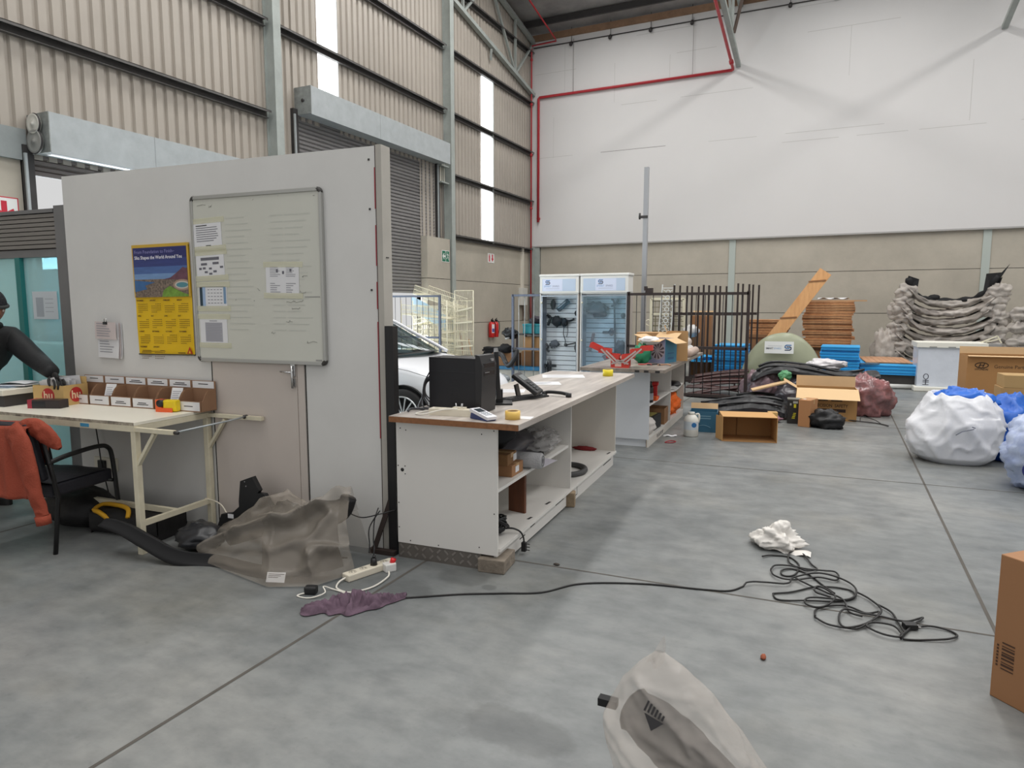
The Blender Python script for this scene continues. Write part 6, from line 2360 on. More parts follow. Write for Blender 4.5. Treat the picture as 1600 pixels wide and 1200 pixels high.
def pallets(n, x, y, z, w, d, grp, lbf, seed):
    r = random.Random(seed)
    o = pallet_mesh(w, d).build('plastic_pallet', None, (x, y, z), 0, lbf(0, n), 'pallet', grp)
    for k in range(1, n):
        c = o.copy()
        COL.objects.link(c)
        c.location = (x + r.uniform(-.02, .02), y + r.uniform(-.03, .03), z + k * .0615)
        c.rotation_euler = (0, 0, R(r.uniform(-1.2, 1.2)))
        c['label'] = lbf(k, n)


ordn = ['lowest', 'second', 'third', 'fourth', 'fifth', 'sixth', 'seventh', 'eighth', 'ninth', 'tenth', 'eleventh', 'twelfth', 'thirteenth', 'fourteenth', 'fifteenth', 'sixteenth', 'seventeenth', 'eighteenth']
bs = lambda where: (lambda k, n: 'blue ribbed panel %s, %s' % (where, 'topmost of its stack' if k == n - 1 else ('lowest of its stack' if k == 0 else ordn[k] + ' from the bottom')))
pallets(10, -2.03, 15.35, .16, .64, .9, 'blue panels stacked behind the steel gate', bs('behind the dark gate'), 1)
pallets(11, .08, 15.35, .12, .7, .9, 'blue panels stacked beside the olive car bonnet', bs('beside the olive bonnet'), 2)
pallets(3, 1.0, 15.75, .27, 1.1, 1.5, 'blue panels in the low stack below the tan sheet', bs('below the tan sheet'), 3)
for x, y, w, d, z, lb in ((-2.03, 15.35, .6, .8, .16, 'dark support block under the blue panels behind the gate'), (.08, 15.35, .62, .8, .12, 'dark support block under the blue panels by the bonnet'), (1.0, 15.75, 1.05, 1.4, .27, 'dark crate base under the low blue panels')):
    b = MB()
    b.box(x - w / 2, x + w / 2, y - d / 2, y + d / 2, 0, z - .001, M('dark_base', (58, 56, 54), .8, var=.2))
    tag(b.build('support_block'), lb, 'block')
b = MB(T(-2.75, 15.3, .4, 0, 0, 4))
b.box(-.4, .45, -.4, .4, 0, .035, pb)
for x in (-.35, .35):
    for y in (-.35, .35):
        b.box(x - .03, x + .03, y - .03, y + .03, -.4, 0, dark_steel)
b.blob((.1, 0, .08), (.3, .3, .05), pb, 3, .3, 3, .4, 5, 26, 12, .035)
tag(b.build('plastic_tray'), 'low blue tray stand behind the dark gate', 'tray')
b = MB(T(.93, 16.25, .462, 0, 0, 3))
b.grid(lambda a, c: (-.42 + a * .86, -.85 + c * 1.7, .012 + .008 * math.sin(a * 3)), 14, 8, M('tan_sheet', (196, 150, 116), .75, var=.05))
b.box(-.42, .44, -.85, .85, 0, .01, M('tan_sheet', (196, 150, 116)))
for k in range(9):
    b.box(-.42 + k * .105, -.416 + k * .105, -.84, .84, .0215, .0225, M('sheet_groove', (158, 116, 86), .8))
tag(b.build('ribbed_sheet'), 'tan ribbed sheet lying on the low blue panels', 'sheet')
b = MB(T(.5, 15.0, .462, 0, 0, 12))
b.box(-.1, .28, -.05, .05, 0, .02, M('slate_strip', (70, 104, 130), .5))
tag(b.build('plastic_strip'), 'slate blue strip at the edge of the low blue panels', 'strip')
b = MB()
b.cyl((.5, 14.95, .05), (1.38, 15.05, .05), .045, M('white_pvc', (218, 218, 214), .4), 14)
tag(b.build('white_pipe'), 'white pipe lying before the low blue panels', 'pipe')
# stacks of brown slatted boards
br1 = M('board_brown', (204, 150, 102), .7, col2=(166, 112, 70), scale=9, stretch=(1, 1, 1))
br2 = M('board_edge_dark', (96, 62, 40), .8)


def boards(n, x, y, z, w, d, h, grp, where, seed):
    r = random.Random(seed)
    q = MB()
    q.box(-w / 2, w / 2, -d / 2, d / 2, 0, h * .45, br1)
    q.box(-w / 2 + .01, w / 2 - .01, -d / 2 + .006, d / 2 - .006, h * .45, h * .6, br2)
    q.box(-w / 2, w / 2, -d / 2, d / 2, h * .6, h * .97, br1)
    o = q.build('slatted_board', None, (x, y, z), 0, None, 'board', grp)
    for k in range(n):
        c = o
        if k:
            c = o.copy()
            COL.objects.link(c)
            c.location = (x + r.uniform(-.035, .035) + .03 * math.sin(k * .5), y + r.uniform(-.03, .03), z + k * h)
            c.rotation_euler = (0, 0, R(r.uniform(-2, 2)))
        c['label'] = 'brown slatted board %s, %s' % (where, 'topmost of its stack' if k == n - 1 else ('lowest of its stack' if k == 0 else ordn[k] + ' from the bottom'))


boards(17, -.2, 16.6, .7, .98, .6, .0585, 'brown boards in the tall stack', 'in the tall stack', 4)
boards(6, -1.45, 16.7, .96, .84, .6, .055, 'brown boards in the low stack behind the bonnet', 'in the low stack', 5)
for x, w, z, lb in ((-.2, .9, .7, 'brown crate carrying the tall stack of boards'), (-1.45, .78, .96, 'brown crate carrying the low stack of boards')):
    b = MB(T(x, 16.65, 0))
    b.box(-w / 2, w / 2, -.28, .28, 0, z - .001, card_dk)
    b.box(-w / 2 - .01, w / 2 + .01, -.29, .29, z * .9, z * .93, br2)
    b.box(w * .1, w * .28, -.283, -.28, z * .86, z * .98, M('pale_label', (206, 178, 146), .7))
    tag(b.build('crate'), lb, 'crate')
b = MB(T(-.05, 16.5, .7 + 17 * .0585 + .002, 0, 0, -2))
b.box(-.55, .6, -.12, .1, 0, .03, M('pale_plank', (186, 150, 112), .7, var=.08))
tag(b.build('timber_plank'), 'pale timber plank lying across the tall board stack', 'plank')
b = MB(T(-.12, 16.52, .7 + 17 * .0585 + .034))
b.grid(lambda a, c: (-.3 + a * .62, -.12 + c * .24, .02 + .03 * math.sin(a * 8 + c * 3) ** 2), 22, 8, paper)
tag(b.build('paper_sheet', solid=.002), 'crinkled white sheet on top of the tall board stack', 'paper')
pk = M('new_pine', (226, 172, 116), .6, col2=(208, 152, 98), scale=3, stretch=(6, 6, .6))
lp = thing('pine_plank', 'long new pine plank leaning diagonally against the board stack', 'plank', (0, 0, 0))
q = MB()
q.bar((-1.85, 15.85, .02), (-.28, 16.12, 2.33), .27, .03, pk, up=(0, -1, .1))
q.build('plank_board', lp)
for t_ in (.3, .56, .9):
    p = V((-1.85, 15.85, .02)).lerp(V((-.28, 16.12, 2.33)), t_)
    q = MB()
    q.bar(p + V((-.17, -.02, .02)), p + V((.17, -.02, .045)), .012, .03, M('pine_cleat', (150, 104, 66), .7), up=(0, 0, 1))
    q.build('cleat', lp)

hd = thing('car_bonnet', 'olive green car bonnet with white sticker standing on edge', 'car bonnet', (-.97, 14.0, 0), 3)
hm = M('bonnet_olive', (156, 160, 136), .32, var=.03, scale=3, spec=.4)
outl = [(-.78, .0), (-.76, .12), (-.7, .35), (-.62, .58), (-.5, .78), (-.33, .96), (-.12, 1.06), (.14, 1.085), (.36, 1.0), (.54, .84), (.66, .66), (.74, .45), (.77, .25), (.765, .1)]
q = MB()
so = spl([(x, 0, z) for x, z in outl], 4)
n = len(so) - 1


def hoodf(a, c):
    k = min(int(a * n), n - 1)
    p = so[k].lerp(so[k + 1], a * n - k)
    t = a * 2 - 1
    bx, bz = p.x * .98, .1 + .2 * (1 - t * t)
    x, z = bx + (p.x - bx) * c, bz * (1 - c) + p.z * c
    rim = max(0, c - .9) * 10
    r_ = (x / .8) ** 2
    return (x, .1 * z + .16 * r_ - .06 * math.sin(c * PI) - .05 * (1 - c) + .05 * rim ** 2 - .0, max(z, .0) if c > .02 else z)


q.grid(hoodf, 60, 24, hm)
q.build('bonnet_skin', hd, solid=.012)
q = MB(T(-.02, -.105, .81, 86, 0, 0))
q.box(-.26, .26, -.115, .115, 0, .004, M('sticker_white', (232, 234, 232), .4))
logo_s(q, T(.16, 0, .006), .11)
q.text('SMART', .05, T(-.235, -.035, .006), M('sticker_dark', (70, 76, 84), .6), bold=.001, sx=.85)
q.text('SPARES', .05, T(-.095, -.035, .006), M('sticker_blue', (140, 170, 205), .6), sx=.85)
q.box(-.2, .05, .025, .032, .005, .006, M('sticker_line', (186, 190, 194), .6))
q.build('sticker', hd)
q = MB()
for x, z in ((-.22, .48), (.22, .46)):
    q.cyl((x, -.115, z), (x, -.08, z), .012, black, 8)
q.build('nozzle', hd)

# ---------------------------------------------------------------- heap on the floor
mah = M('mahogany_trim', (56, 27, 25), .4, var=.2)
rm = random.Random(6)
for k in range(7):
    b = MB(T(-1.98 + rm.uniform(-.08, .08), 12.15 + .12 * k, .03 + .055 * k, 0, rm.uniform(-9, 7) - 3, rm.uniform(-28, 16)))
    b.grid(lambda a, c: (-.42 + a * .95, -.13 + c * .26, .03 * math.sin(c * PI) + .02 * math.sin(a * 3)), 14, 6, mah)
    tag(b.build('trim_panel', solid=.02), ('lowest', 'second lowest', 'third', 'fourth', 'fifth', 'second highest', 'topmost')[k] + ' mahogany brown trim panel in the heap behind the gate', 'trim panel', 'mahogany trim panels heaped behind the gate')


def long_part(name, label, pts, w, h, mat, seed, cat='car part', twist=0.0):
    """bent bumper-like shell lofted along a path, open below, with ribs"""
    p = spl(pts, 8)
    n = len(p) - 1
    q = MB()

    def fn(a, c):
        k = min(int(a * n), n - 1)
        e = p[k].lerp(p[k + 1], a * n - k)
        d = (p[min(k + 1, n)] - p[k]).normalized()
        s_ = V((-d.y, d.x, 0)).normalized()
        wob = 1 + .25 * noise.noise(V((a * 6, c * 2, seed)))
        th = (c - .5) * PI * 1.05
        tp = .45 + .55 * math.sin(min(1, max(0, a)) * PI) ** .4
        z = max(.004, e.z + math.cos(th) * h * wob * tp - .02 + .014 * noise.noise(V((a * 15, c * 5, seed))))
        o = e + s_ * (math.sin(th) * w * wob * tp)
        return (o.x, o.y, z)
    q.grid(fn, 44, 9, mat, False, False)
    for k in range(4, n - 4, 7):
        e, d = p[k], (p[k + 1] - p[k]).normalized()
        s_ = V((-d.y, d.x, 0)).normalized()
        q.bar(e + s_ * w * .7 + V((0, 0, h * .5)), e - s_ * w * .55 + V((0, 0, h * .72)), .02, .03, mat)
    for sd in (-.75, .35):
        q.tube([V((p[k].x, p[k].y, p[k].z + h * (.9 if sd > 0 else .62))) + V((0, sd * w, 0)) for k in range(4, n - 3)], .013, mat, 5)
    return tag(q.build(name, solid=.008), label, cat)


bsat = M('bumper_black', (30, 31, 34), .38)
long_part('car_bumper', 'long black bumper lying in front of the heap by the gate', [(-1.86, 10.0, .02), (-1.6, 10.15, .06), (-1.2, 10.3, .12), (-.8, 10.35, .12), (-.55, 10.35, .06)], .24, .17, bsat, 1)
long_part('undertray', 'flat black undertray behind the long black bumper', [(-1.55, 10.75, .1), (-1.1, 10.95, .17), (-.6, 11.0, .12)], .28, .1, black_matt, 2)
long_part('car_bumper', 'black bumper lying across the plastic bags of the heap', [(-1.25, 11.7, .4), (-.95, 11.75, .56), (-.4, 11.9, .52), (.15, 12.0, .42), (.62, 12.1, .52)], .3, .14, bsat, 3)
long_part('splash_guard', 'black wavy guard at the right of the heap top', [(-.3, 12.5, .08), (.15, 12.6, .09), (.6, 12.75, .1)], .2, .44, black_matt, 4)
for c, r, seed, m_, nm, lb, cat, fl in (
    ((-1.08, 11.75, .24), (.3, .28, .32), 3, M('pink_grey_film', (150, 122, 128), .25, col2=(78, 72, 78), scale=5), 'plastic_sack', 'pinkish grey plastic sack at the left of the heap', 'sack', 0),
    ((-.55, 11.8, .2), (.42, .34, .28), 5, M('smoke_film', (96, 92, 98), .22, col2=(58, 54, 60), scale=4), 'plastic_sack', 'dark glossy plastic sack in the middle of the heap', 'sack', 0),
    ((.42, 11.2, .25), (.36, .28, .32), 7, M('red_mottled_film', (168, 112, 112), .2, col2=(88, 76, 78), scale=5), 'plastic_sack', 'red mottled plastic sack at the right end of the heap', 'sack', 0),
    ((-.15, 12.6, .62), (.3, .16, .09), 8, M('white_film', (214, 210, 212), .3), 'plastic_bag', 'white plastic bag lying on top of the heap', 'bag', None),
    ((-.69, 11.2, .53), (.085, .08, .08), 9, M('green_cloth', (86, 150, 104), .5), 'green_ball', 'small green bundle on top of the heap', 'bundle', None),
    ((-.85, 9.95, .05), (.2, .1, .06), 4, M('mauve_cloth', (160, 120, 134), .7), 'cloth', 'mauve cloth on the floor before the black bumper', 'cloth', 0),
):
    b = MB()
    b.blob(c, r, m_, seed, .25, 1.9, .26, 3.6, 56, 36, .003 if fl is not None else None)
    tag(b.build(nm), lb, cat)
ob = card_box('carton', 'large carton with printed front and lid flap folded down', 'box', .78, .4, .44, (-.1, 10.62, 0), 4, M('carton_safety', (178, 136, 84), .8), closed=False, flaps=(('l', 30, .2), ('b', 80, .15)))
q = MB(T(0, -.2, .44))
q.quad([(-.385, -.0, .005), (.395, -.0, .005), (.41, -.16, -.13), (-.4, -.16, -.13)], M('flap_pale', (226, 192, 146), .75))
q.build('front_flap', ob, solid=.006)
q = MB(T(0, -.2015, 0, 90))
ik = M('carton_print', (52, 34, 26), .7)
q.text('PRECISION  SAFETY', .062, T(-.17, .19, 0), ik, bold=.001, sx=.82)
q.box(-.12, .25, .12, .165, 0, .0006, ik)
q.text('Glass & Auto', .045, T(-.08, .128, .001), M('carton_safety', (178, 136, 84)), sx=.9)
q.box(-.1, .02, .275, .3, 0, .0006, ik)
q.box(.06, .2, .275, .3, 0, .0006, ik)
q.build('printing', ob)
b = MB(T(-.95, 11.0, .36, 0, -16, 12))
b.box(-.2, .3, -.12, .12, 0, .02, card_lt)
tag(b.build('card_flap'), 'tan cardboard strip lying left of the printed carton', 'cardboard')
t = thing('battery_box', 'black box with yellow lettering standing on the floor', 'box', (-.49, 10.0, 0), 6)
q = MB()
q.box(-.075, .075, -.08, .08, 0, .33, M('box_black', (36, 34, 32), .4))
q.build('carton_body', t, bevel=.004)
q = MB(T(0, -.081, 0, 90))
yl = M('box_yellow', (206, 200, 40), .5)
for k in range(4):
    q.box(-.02 + .006 * k, .02 + .004 * k, .07 + .022 * k, .083 + .022 * k, 0, .0006, yl)
q.box(.0, .03, .22, .27, 0, .0006, yl)
q.box(-.01, .05, .28, .31, 0, .0006, M('box_grey', (170, 174, 168), .5))
q.box(-.05, -.03, .25, .28, 0, .0006, M('box_grey', (170, 174, 168), .5))
q.build('printing', t)
q = MB()
q.box(-.078, .078, -.083, .083, .325, .34, M('box_lid', (120, 118, 110), .5))
q.build('lid', t)
t = card_box('carton', 'narrow brown carton leaning upright before the printed carton', 'box', .15, .3, .36, (-.3, 9.85, 0.0), -16, M('carton_narrow', (178, 128, 86), .8), rx=0)
q = MB(T(0, 0, .3605))
q.quad([(-.03 + .02 * math.cos(k), -.05 + .03 * math.sin(k), .001) for k in (0, .8, 1.6, 2.4, 3.2, 4, 4.8, 5.6)], paper)
q.build('torn_label', t)
card_box('carton', 'tiny tan carton beside the overturned open carton', 'box', .12, .12, .2, (-.72, 9.55, 0), 10, M('carton_tiny', (206, 168, 106), .8))
b = MB()
b.blob((-.07, 9.75, .1), (.2, .12, .14), black, 6, .3, 2.5, .35, 5, 36, 22, .003)
tag(b.build('rubber_boot'), 'crumpled black rubber part on the floor before the carton', 'car part')
# overturned open carton, mouth towards the viewer
ov = thing('carton', 'open tan carton lying on its side on the floor', 'box', (-.92, 8.52, 0), 14)
q = MB()
cm1, cm2 = M('carton_side', (196, 152, 98), .8), M('carton_inside_shaded', (164, 122, 76), .85)  # inside faces use a darker copy, the box's shade set in colour
k = .006
q.box(-.31, .31, -.2, .22, 0, k, cm2)
q.box(-.31, .31, -.2, .22, .3 - k, .3, cm1)
q.box(-.31, -.31 + k, -.2, .22, k, .3 - k, cm1)
q.box(.31 - k, .31, -.2, .22, k, .3 - k, cm1)
q.box(-.31 + k, .31 - k, .22 - k, .22, k, .3 - k, cm2)
q.box(-.1, -.098, .2, .214, k, .3 - k, M('carton_seam', (96, 70, 48), .8))
q.build('carton_body', ov)
q = MB()
q.quad([(-.31, -.2, .006), (-.31, -.2, .294), (-.37, -.02, .29), (-.37, -.03, .01)], cm1)
q.build('flap', ov, solid=.004)
b = MB()
b.tube(spl([(.18, 10.45, .02), (.5, 10.4, .012), (.62, 10.3, .012), (.68, 10.2, .012)], 5), .008, dark_steel, 6)
b.tube(spl([(.35, 10.43, .015), (.37, 10.5, .07), (.52, 10.42, .05), (.6, 10.32, .015)], 5), .006, dark_steel, 6)
tag(b.build('wire_rod'), 'bent dark wire rod on the floor right of the printed carton', 'rod')

# ---------------------------------------------------------------- wrapped bumpers by the back wall
bpl = M('bumper_film', (172, 164, 156), .32, col2=(134, 128, 122), scale=3.5, bump=.5, bscale=7)
bpl2 = M('bumper_film_pale', (198, 190, 182), .3, col2=(160, 152, 146), scale=3, bump=.5, bscale=7)


def wrapped_bumper(label, cx, y, z, half, rise, seed, grp, thick=.13):
    t = thing('wrapped_bumper', label, 'car bumper', (cx, y, z), 0, grp)
    r = random.Random(seed)
    ra, rb = rise * r.uniform(.85, 1.1), rise * r.uniform(.85, 1.1)

    def path(s_):
        e = abs(s_)
        return V((s_ * half, -.5 * e ** 2.2, (ra if s_ < 0 else rb) * e ** 2.6))
    q = MB()

    def fn(a, c):
        s_ = a * 2 - 1
        p = path(s_)
        th = c * 2 * PI
        fl = 1 + .5 * abs(s_) ** 3
        d = V((s_ * 3, math.cos(th), math.sin(th)))
        k = 1 + .5 * noise.noise(d * 1.5 + V((seed * 1.37, 0, 0))) + .45 * max(0, .5 - 2.5 * abs(noise.noise(V((s_ * 3 + math.sin(th), s_ * 1.2 + math.cos(th) * 1.6, seed * 2.1)))))
        k *= .35 + .65 * min(1, (1 - abs(s_)) * 9)
        return p + V((math.sin(th) * .05 * s_, math.cos(th) * .17 * k * fl, math.sin(th) * thick * .62 * k * fl))
    q.grid(fn, 64, 20, bpl if seed % 2 else bpl2)
    q.build('plastic_wrap', t)
    q = MB()
    ps = [path(-1 + k * .1) + V((0, .02, .02)) for k in range(21)]
    q.tube(ps, [.05 + .03 * abs(-1 + k * .1) for k in range(21)], black_matt, 8)
    for s_ in (-1, 1):
        e = path(s_)
        if (seed + (s_ > 0)) % 2 == 0:
            q.add([e + V((-.02 * s_, -.12, -.05)), e + V((-.1 * s_, .05, -.08)), e + V((.03 * s_, .12, .2)), e + V((.07 * s_, -.02, .24))], [(0, 1, 2, 3)], black_matt)
    q.build('bumper_shell', t)
    for s_ in (-1, 1):
        q = MB()
        e = path(s_ * .97)
        q.blob((e.x + .05 * s_, e.y, e.z - .04), (.2, .15, .15), plastic_film('bag_end_film', (206, 198, 190), .6, .3, 12, .6), seed + s_, .55, 1.6, .28, 2.6, 40, 26)
        q.build('bag_end', t)


places = ['lowest', 'second lowest', 'third', 'fourth', 'fifth', 'sixth', 'second highest', 'topmost']
for k in range(8):
    wrapped_bumper('plastic wrapped bumper by the back wall, %s of the stack' % places[k], 2.2 + .06 * math.sin(k * 2.1), 18.4, .2 + .205 * k, .98 - .02 * k, .34 + .03 * (k % 3), k + 2, 'wrapped bumpers stacked by the back wall')
tp = thing('car_bumper', 'bare black bumper lying on top of the wrapped stack', 'car bumper', (2.22, 18.35, 1.72))
q = MB()
ps = spl([(-.82, -.45, .5), (-.72, -.35, .2), (-.55, -.2, .06), (-.2, 0, .0), (.2, 0, .0), (.5, -.15, .05), (.72, -.3, .22), (.86, -.45, .52)], 6)
q.tube(ps, [.05 + .02 * math.sin(k) for k in range(len(ps))], black_matt, 10)
q.add([(-.86, -.45, .32), (-.62, -.4, .3), (-.6, -.38, .48), (-.82, -.46, .56)], [(0, 1, 2, 3)], black_matt)
q.add([(.62, -.4, .2), (.8, -.4, .24), (1.05, -.5, .78), (.92, -.45, .6), (.66, -.36, .58)], [(0, 1, 2, 3, 4)], black_matt)
q.blob((-.25, 0, .07), (.12, .06, .07), black_matt, 3, .2, 2, .2, 4, 16, 10)
q.build('bumper_shell', tp, solid=.01)
for k in range(4):
    wrapped_bumper('plastic wrapped bumper of the cut-off stack, %s' % ['lowest', 'second lowest', 'second highest', 'topmost'][k], 4.55, 18.3, .35 + .27 * k, 1.0, .3, k + 20, 'wrapped bumpers at the frame edge', .17)
b = MB()
b.blob((1.0, 17.9, .55), (.24, .22, .5), plastic_film('bag_end_film', (206, 198, 190), .7, .3, 12, .6), 31, .35, 2.2, .4, 4, 40, 26, .003)
tag(b.build('plastic_bag'), 'hanging clear plastic at the left of the wrapped bumpers', 'plastic')

# ---------------------------------------------------------------- white crate, cartons and sacks on the right
wc = thing('plastic_crate', 'tall white crate shrouded in clear film by the cartons', 'crate', (1.92, 15.2, 0), 2)
q = MB()
fw_ = M('crate_film', (214, 220, 230), .2, var=.04, scale=5, bump=.25, bscale=8)
q.box(-.53, .53, -.36, .36, .08, .84, fw_)
q.build('wrapped_body', wc, bevel=.02)
q = MB()
q.box(-.56, .56, -.4, .4, .83, .92, M('crate_white', (232, 230, 220), .5))
for x in (-.3, .0, .3):
    q.box(x - .06, x + .06, -.402, -.4, .83, .85, M('crate_notch', (150, 150, 146), .6))
q.build('lid', wc, bevel=.02)
q = MB()
q.box(-.58, .58, -.42, .42, 0, .09, M('crate_white', (232, 230, 220), .5))
q.build('base', wc, bevel=.015)
q = MB(T(-.38, -.362, .22, 90))
q.tube([(.04 * math.cos(a), .05 * math.sin(a) + .06, 0) for a in [k * PI / 8 for k in range(16)]], .006, M('crate_mark', (70, 72, 84), .6), 4, True)
for y in (-.02, -.05, -.1):
    q.box(-.05, .05, y, y + .012, 0, .001, M('crate_mark', (70, 72, 84), .6))
q.box(-.008, .008, -.1, .0, 0, .001, M('crate_mark', (70, 72, 84), .6))
q.build('printed_mark', wc)
b = MB(T(2.62, 15.25, .0))
b.box(-.12, .12, -.15, .15, 0, .9, M('grey_stand', (150, 148, 146), .6))
b.bar((-.2, -.1, .92), (.05, -.1, 1.05), .03, .02, wirec)
b.bar((.05, -.1, 1.05), (.12, -.1, .92), .03, .02, wirec)
b.bar((-.12, -.1, .93), (.1, -.1, 1.0), .02, .02, wirec)
tag(b.build('folding_stand'), 'small folded cream frame on a grey stand behind cartons', 'stand')

gp = card_box('carton', 'big open carton printed with oval emblem and Genuine Parts', 'box', 1.5, .5, .93, (2.36, 11.3, 0), 3, M('carton_parts', (172, 128, 80), .8, var=.03), closed=False, flaps=(('b', 80, .1), ('f', -8, .07)), inner=card_dk)
q = MB(T(0, -.2515, 0, 90))
pk_ = M('carton_parts_ink', (60, 44, 32), .7)
X = T(-.58, .80, .0005)
q.tube([(-.58 + .075 * math.cos(a), .80 + .035 * math.sin(a), 0) for a in [k * PI / 16 for k in range(32)]], .006, pk_, 4, True)
q.bar((-.612, .775, .001), (-.592, .825, .001), .012, .001, pk_, up=(0, 0, 1))
q.bar((-.568, .775, .001), (-.548, .825, .001), .012, .001, pk_, up=(0, 0, 1))
q.bar((-.605, .795, .001), (-.555, .805, .001), .01, .001, pk_, up=(0, 0, 1))
q.text('HYUNDAI', .034, T(-.58, .733, 0), pk_, 'CENTER', bold=.001, sx=1.0)
q.text('Genuine Parts', .066, T(-.44, .765, 0), pk_, sx=.95)
q.box(-.02, .1, .77, .775, 0, .001, pk_)
q.box(-.02, -.012, .735, .83, 0, .001, pk_)
q.box(-.02, .1, .825, .83, 0, .001, pk_)
q.build('printing', gp)
card_box('carton', 'plain tan carton topmost of the small stack', 'box', .7, .35, .148, (2.14, 9.8, .648), 2, M('carton_khaki', (178, 146, 98), .8), tape=False)
card_box('carton', 'plain tan carton second in the small stack', 'box', .74, .36, .155, (2.14, 9.8, .492), 1, M('carton_khaki2', (172, 138, 92), .8), tape=False)
t = card_box('carton', 'carton with black dashes at the bottom of the small stack', 'box', .76, .38, .49, (2.15, 9.8, 0), 1, M('carton_dash', (182, 138, 82), .8), tape=False)
q = MB(T(0, -.1915, 0, 90))
for k in range(18):
    x, z = -.34 + (k % 6) * .13 + .05 * (k // 6 % 2), .12 + (k // 6) * .12 + .02 * (k % 2)
    q.box(x, x + .022, z, z + .065, 0, .001, pk_)
q.build('printing', t)


# heavy sacks
ws = thing('plastic_sack', 'big white plastic sack stuffed with blue sheeting', 'sack', (1.16, 8.25, 0))
q = MB()
wsm = M('sack_white', (228, 229, 234), .35, bump=.35, bscale=6)


def sack(a, c):
    th = a * 2 * PI
    prof = [(.0, .0), (.3, .0), (.38, .06), (.43, .2), (.42, .4), (.36, .56), (.31, .66), (.27, .7), (.24, .66)]
    s_ = c * (len(prof) - 1)
    k = min(int(s_), len(prof) - 2)
    r_, z = [prof[k][i] * (1 - s_ + k) + prof[k + 1][i] * (s_ - k) for i in (0, 1)]
    d = V((math.cos(th), math.sin(th), z * 2.2))
    w = 1 + .12 * noise.noise(d * 1.3) + (.07 * max(0, 1 - abs(noise.noise(V((d.x * 1.5, d.y * 1.5, z * 2.2 + d.x)))) * 5) + .05 * max(0, 1 - abs(noise.noise(V((d.x * 3, d.y * 3, z * 5 - d.y)) + V((5, 2, 1)))) * 5)) * min(1, z * 8)
    z2 = z + (.05 * noise.noise(d * 2.5) if z > .5 else 0)
    return (r_ * w * math.cos(th) * .98, r_ * w * math.sin(th) * .82, max(0, z2))


q.grid(sack, 110, 72, wsm, True)
q.build('sack_skin', ws)
q = MB()
q.blob((.06, .04, .62), (.26, .2, .14), M('blue_sheeting', (30, 102, 200), .4), 4, .25, 2.2, .3, 4, 44, 26)
q.build('blue_filling', ws)
q = MB()
q.tube([(.1, -.395, .4), (.0, -.402, .37), (-.05, -.4, .33)], .004, M('marker_grey', (100, 104, 120), .6), 4)
q.tube([(.08, -.392, .42), (.11, -.39, .41)], .005, M('marker_grey', (100, 104, 120)), 4)
q.build('pen_mark', ws)
b = MB()
b.blob((1.66, 8.55, .3), (.27, .3, .36), M('blue_sack', (26, 92, 184), .4, var=.15), 12, .15, 2, .2, 4, 44, 26, .003)
tag(b.build('plastic_sack'), 'bright blue sack wedged behind the big white sack', 'sack')
ps_ = thing('plastic_sack', 'clear sack with navy ring prints at the frame edge', 'sack', (1.74, 7.25, 0))
q = MB()
q.blob((0, 0, .33), (.34, .34, .38), M('printed_film', (196, 206, 226), .25, col2=(150, 164, 206), scale=7, bump=.4, bscale=10), 15, .14, 2, .2, 5, 60, 40, .003)
q.build('sack_skin', ps_)
q = MB()
for k, (zz, yy) in enumerate(((.5, -2.12), (.36, -2.17), (.21, -2.22))):
    a = yy
    c = V((.352 * math.cos(a), .352 * math.sin(a), zz))
    tx = V((-math.sin(a), math.cos(a), 0))
    q.tube([c + tx * .045 * math.cos(g) + V((0, 0, .055)) * math.sin(g) for g in [j * PI / 8 for j in range(16)]], .009, M('navy_ring', (36, 44, 110), .5), 6, True)
q.build('ring_print', ps_)
q = MB()
q.blob((.08, .0, .64), (.2, .18, .1), M('sack_rubbish', (206, 180, 150), .6, col2=(120, 110, 110), scale=8), 6, .3, 3, .4, 5, 30, 18)
q.build('rubbish', ps_)

bx = card_box('carton', 'plain brown carton cut off by the right frame edge', 'box', .42, .5, .605, (.968, 3.21, 0), 45, M('carton_near', (160, 116, 80), .75, var=.025, scale=2), tape=True)
q = MB(T(-.2106, .185, .13, 90, 0, -90))
for k in range(9):
    q.box(-.03, .02, .004 + k * .0135, .004 + k * .0135 + (.005, .009, .004, .007, .01, .005, .008, .004, .006)[k], 0, .0006, M('barcode_ink', (74, 50, 36), .7))
for k in range(7):
    q.box(-.05, -.042, .01 + k * .014, .018 + k * .014, 0, .0006, M('barcode_ink', (74, 50, 36), .7))
q.build('barcode', bx)

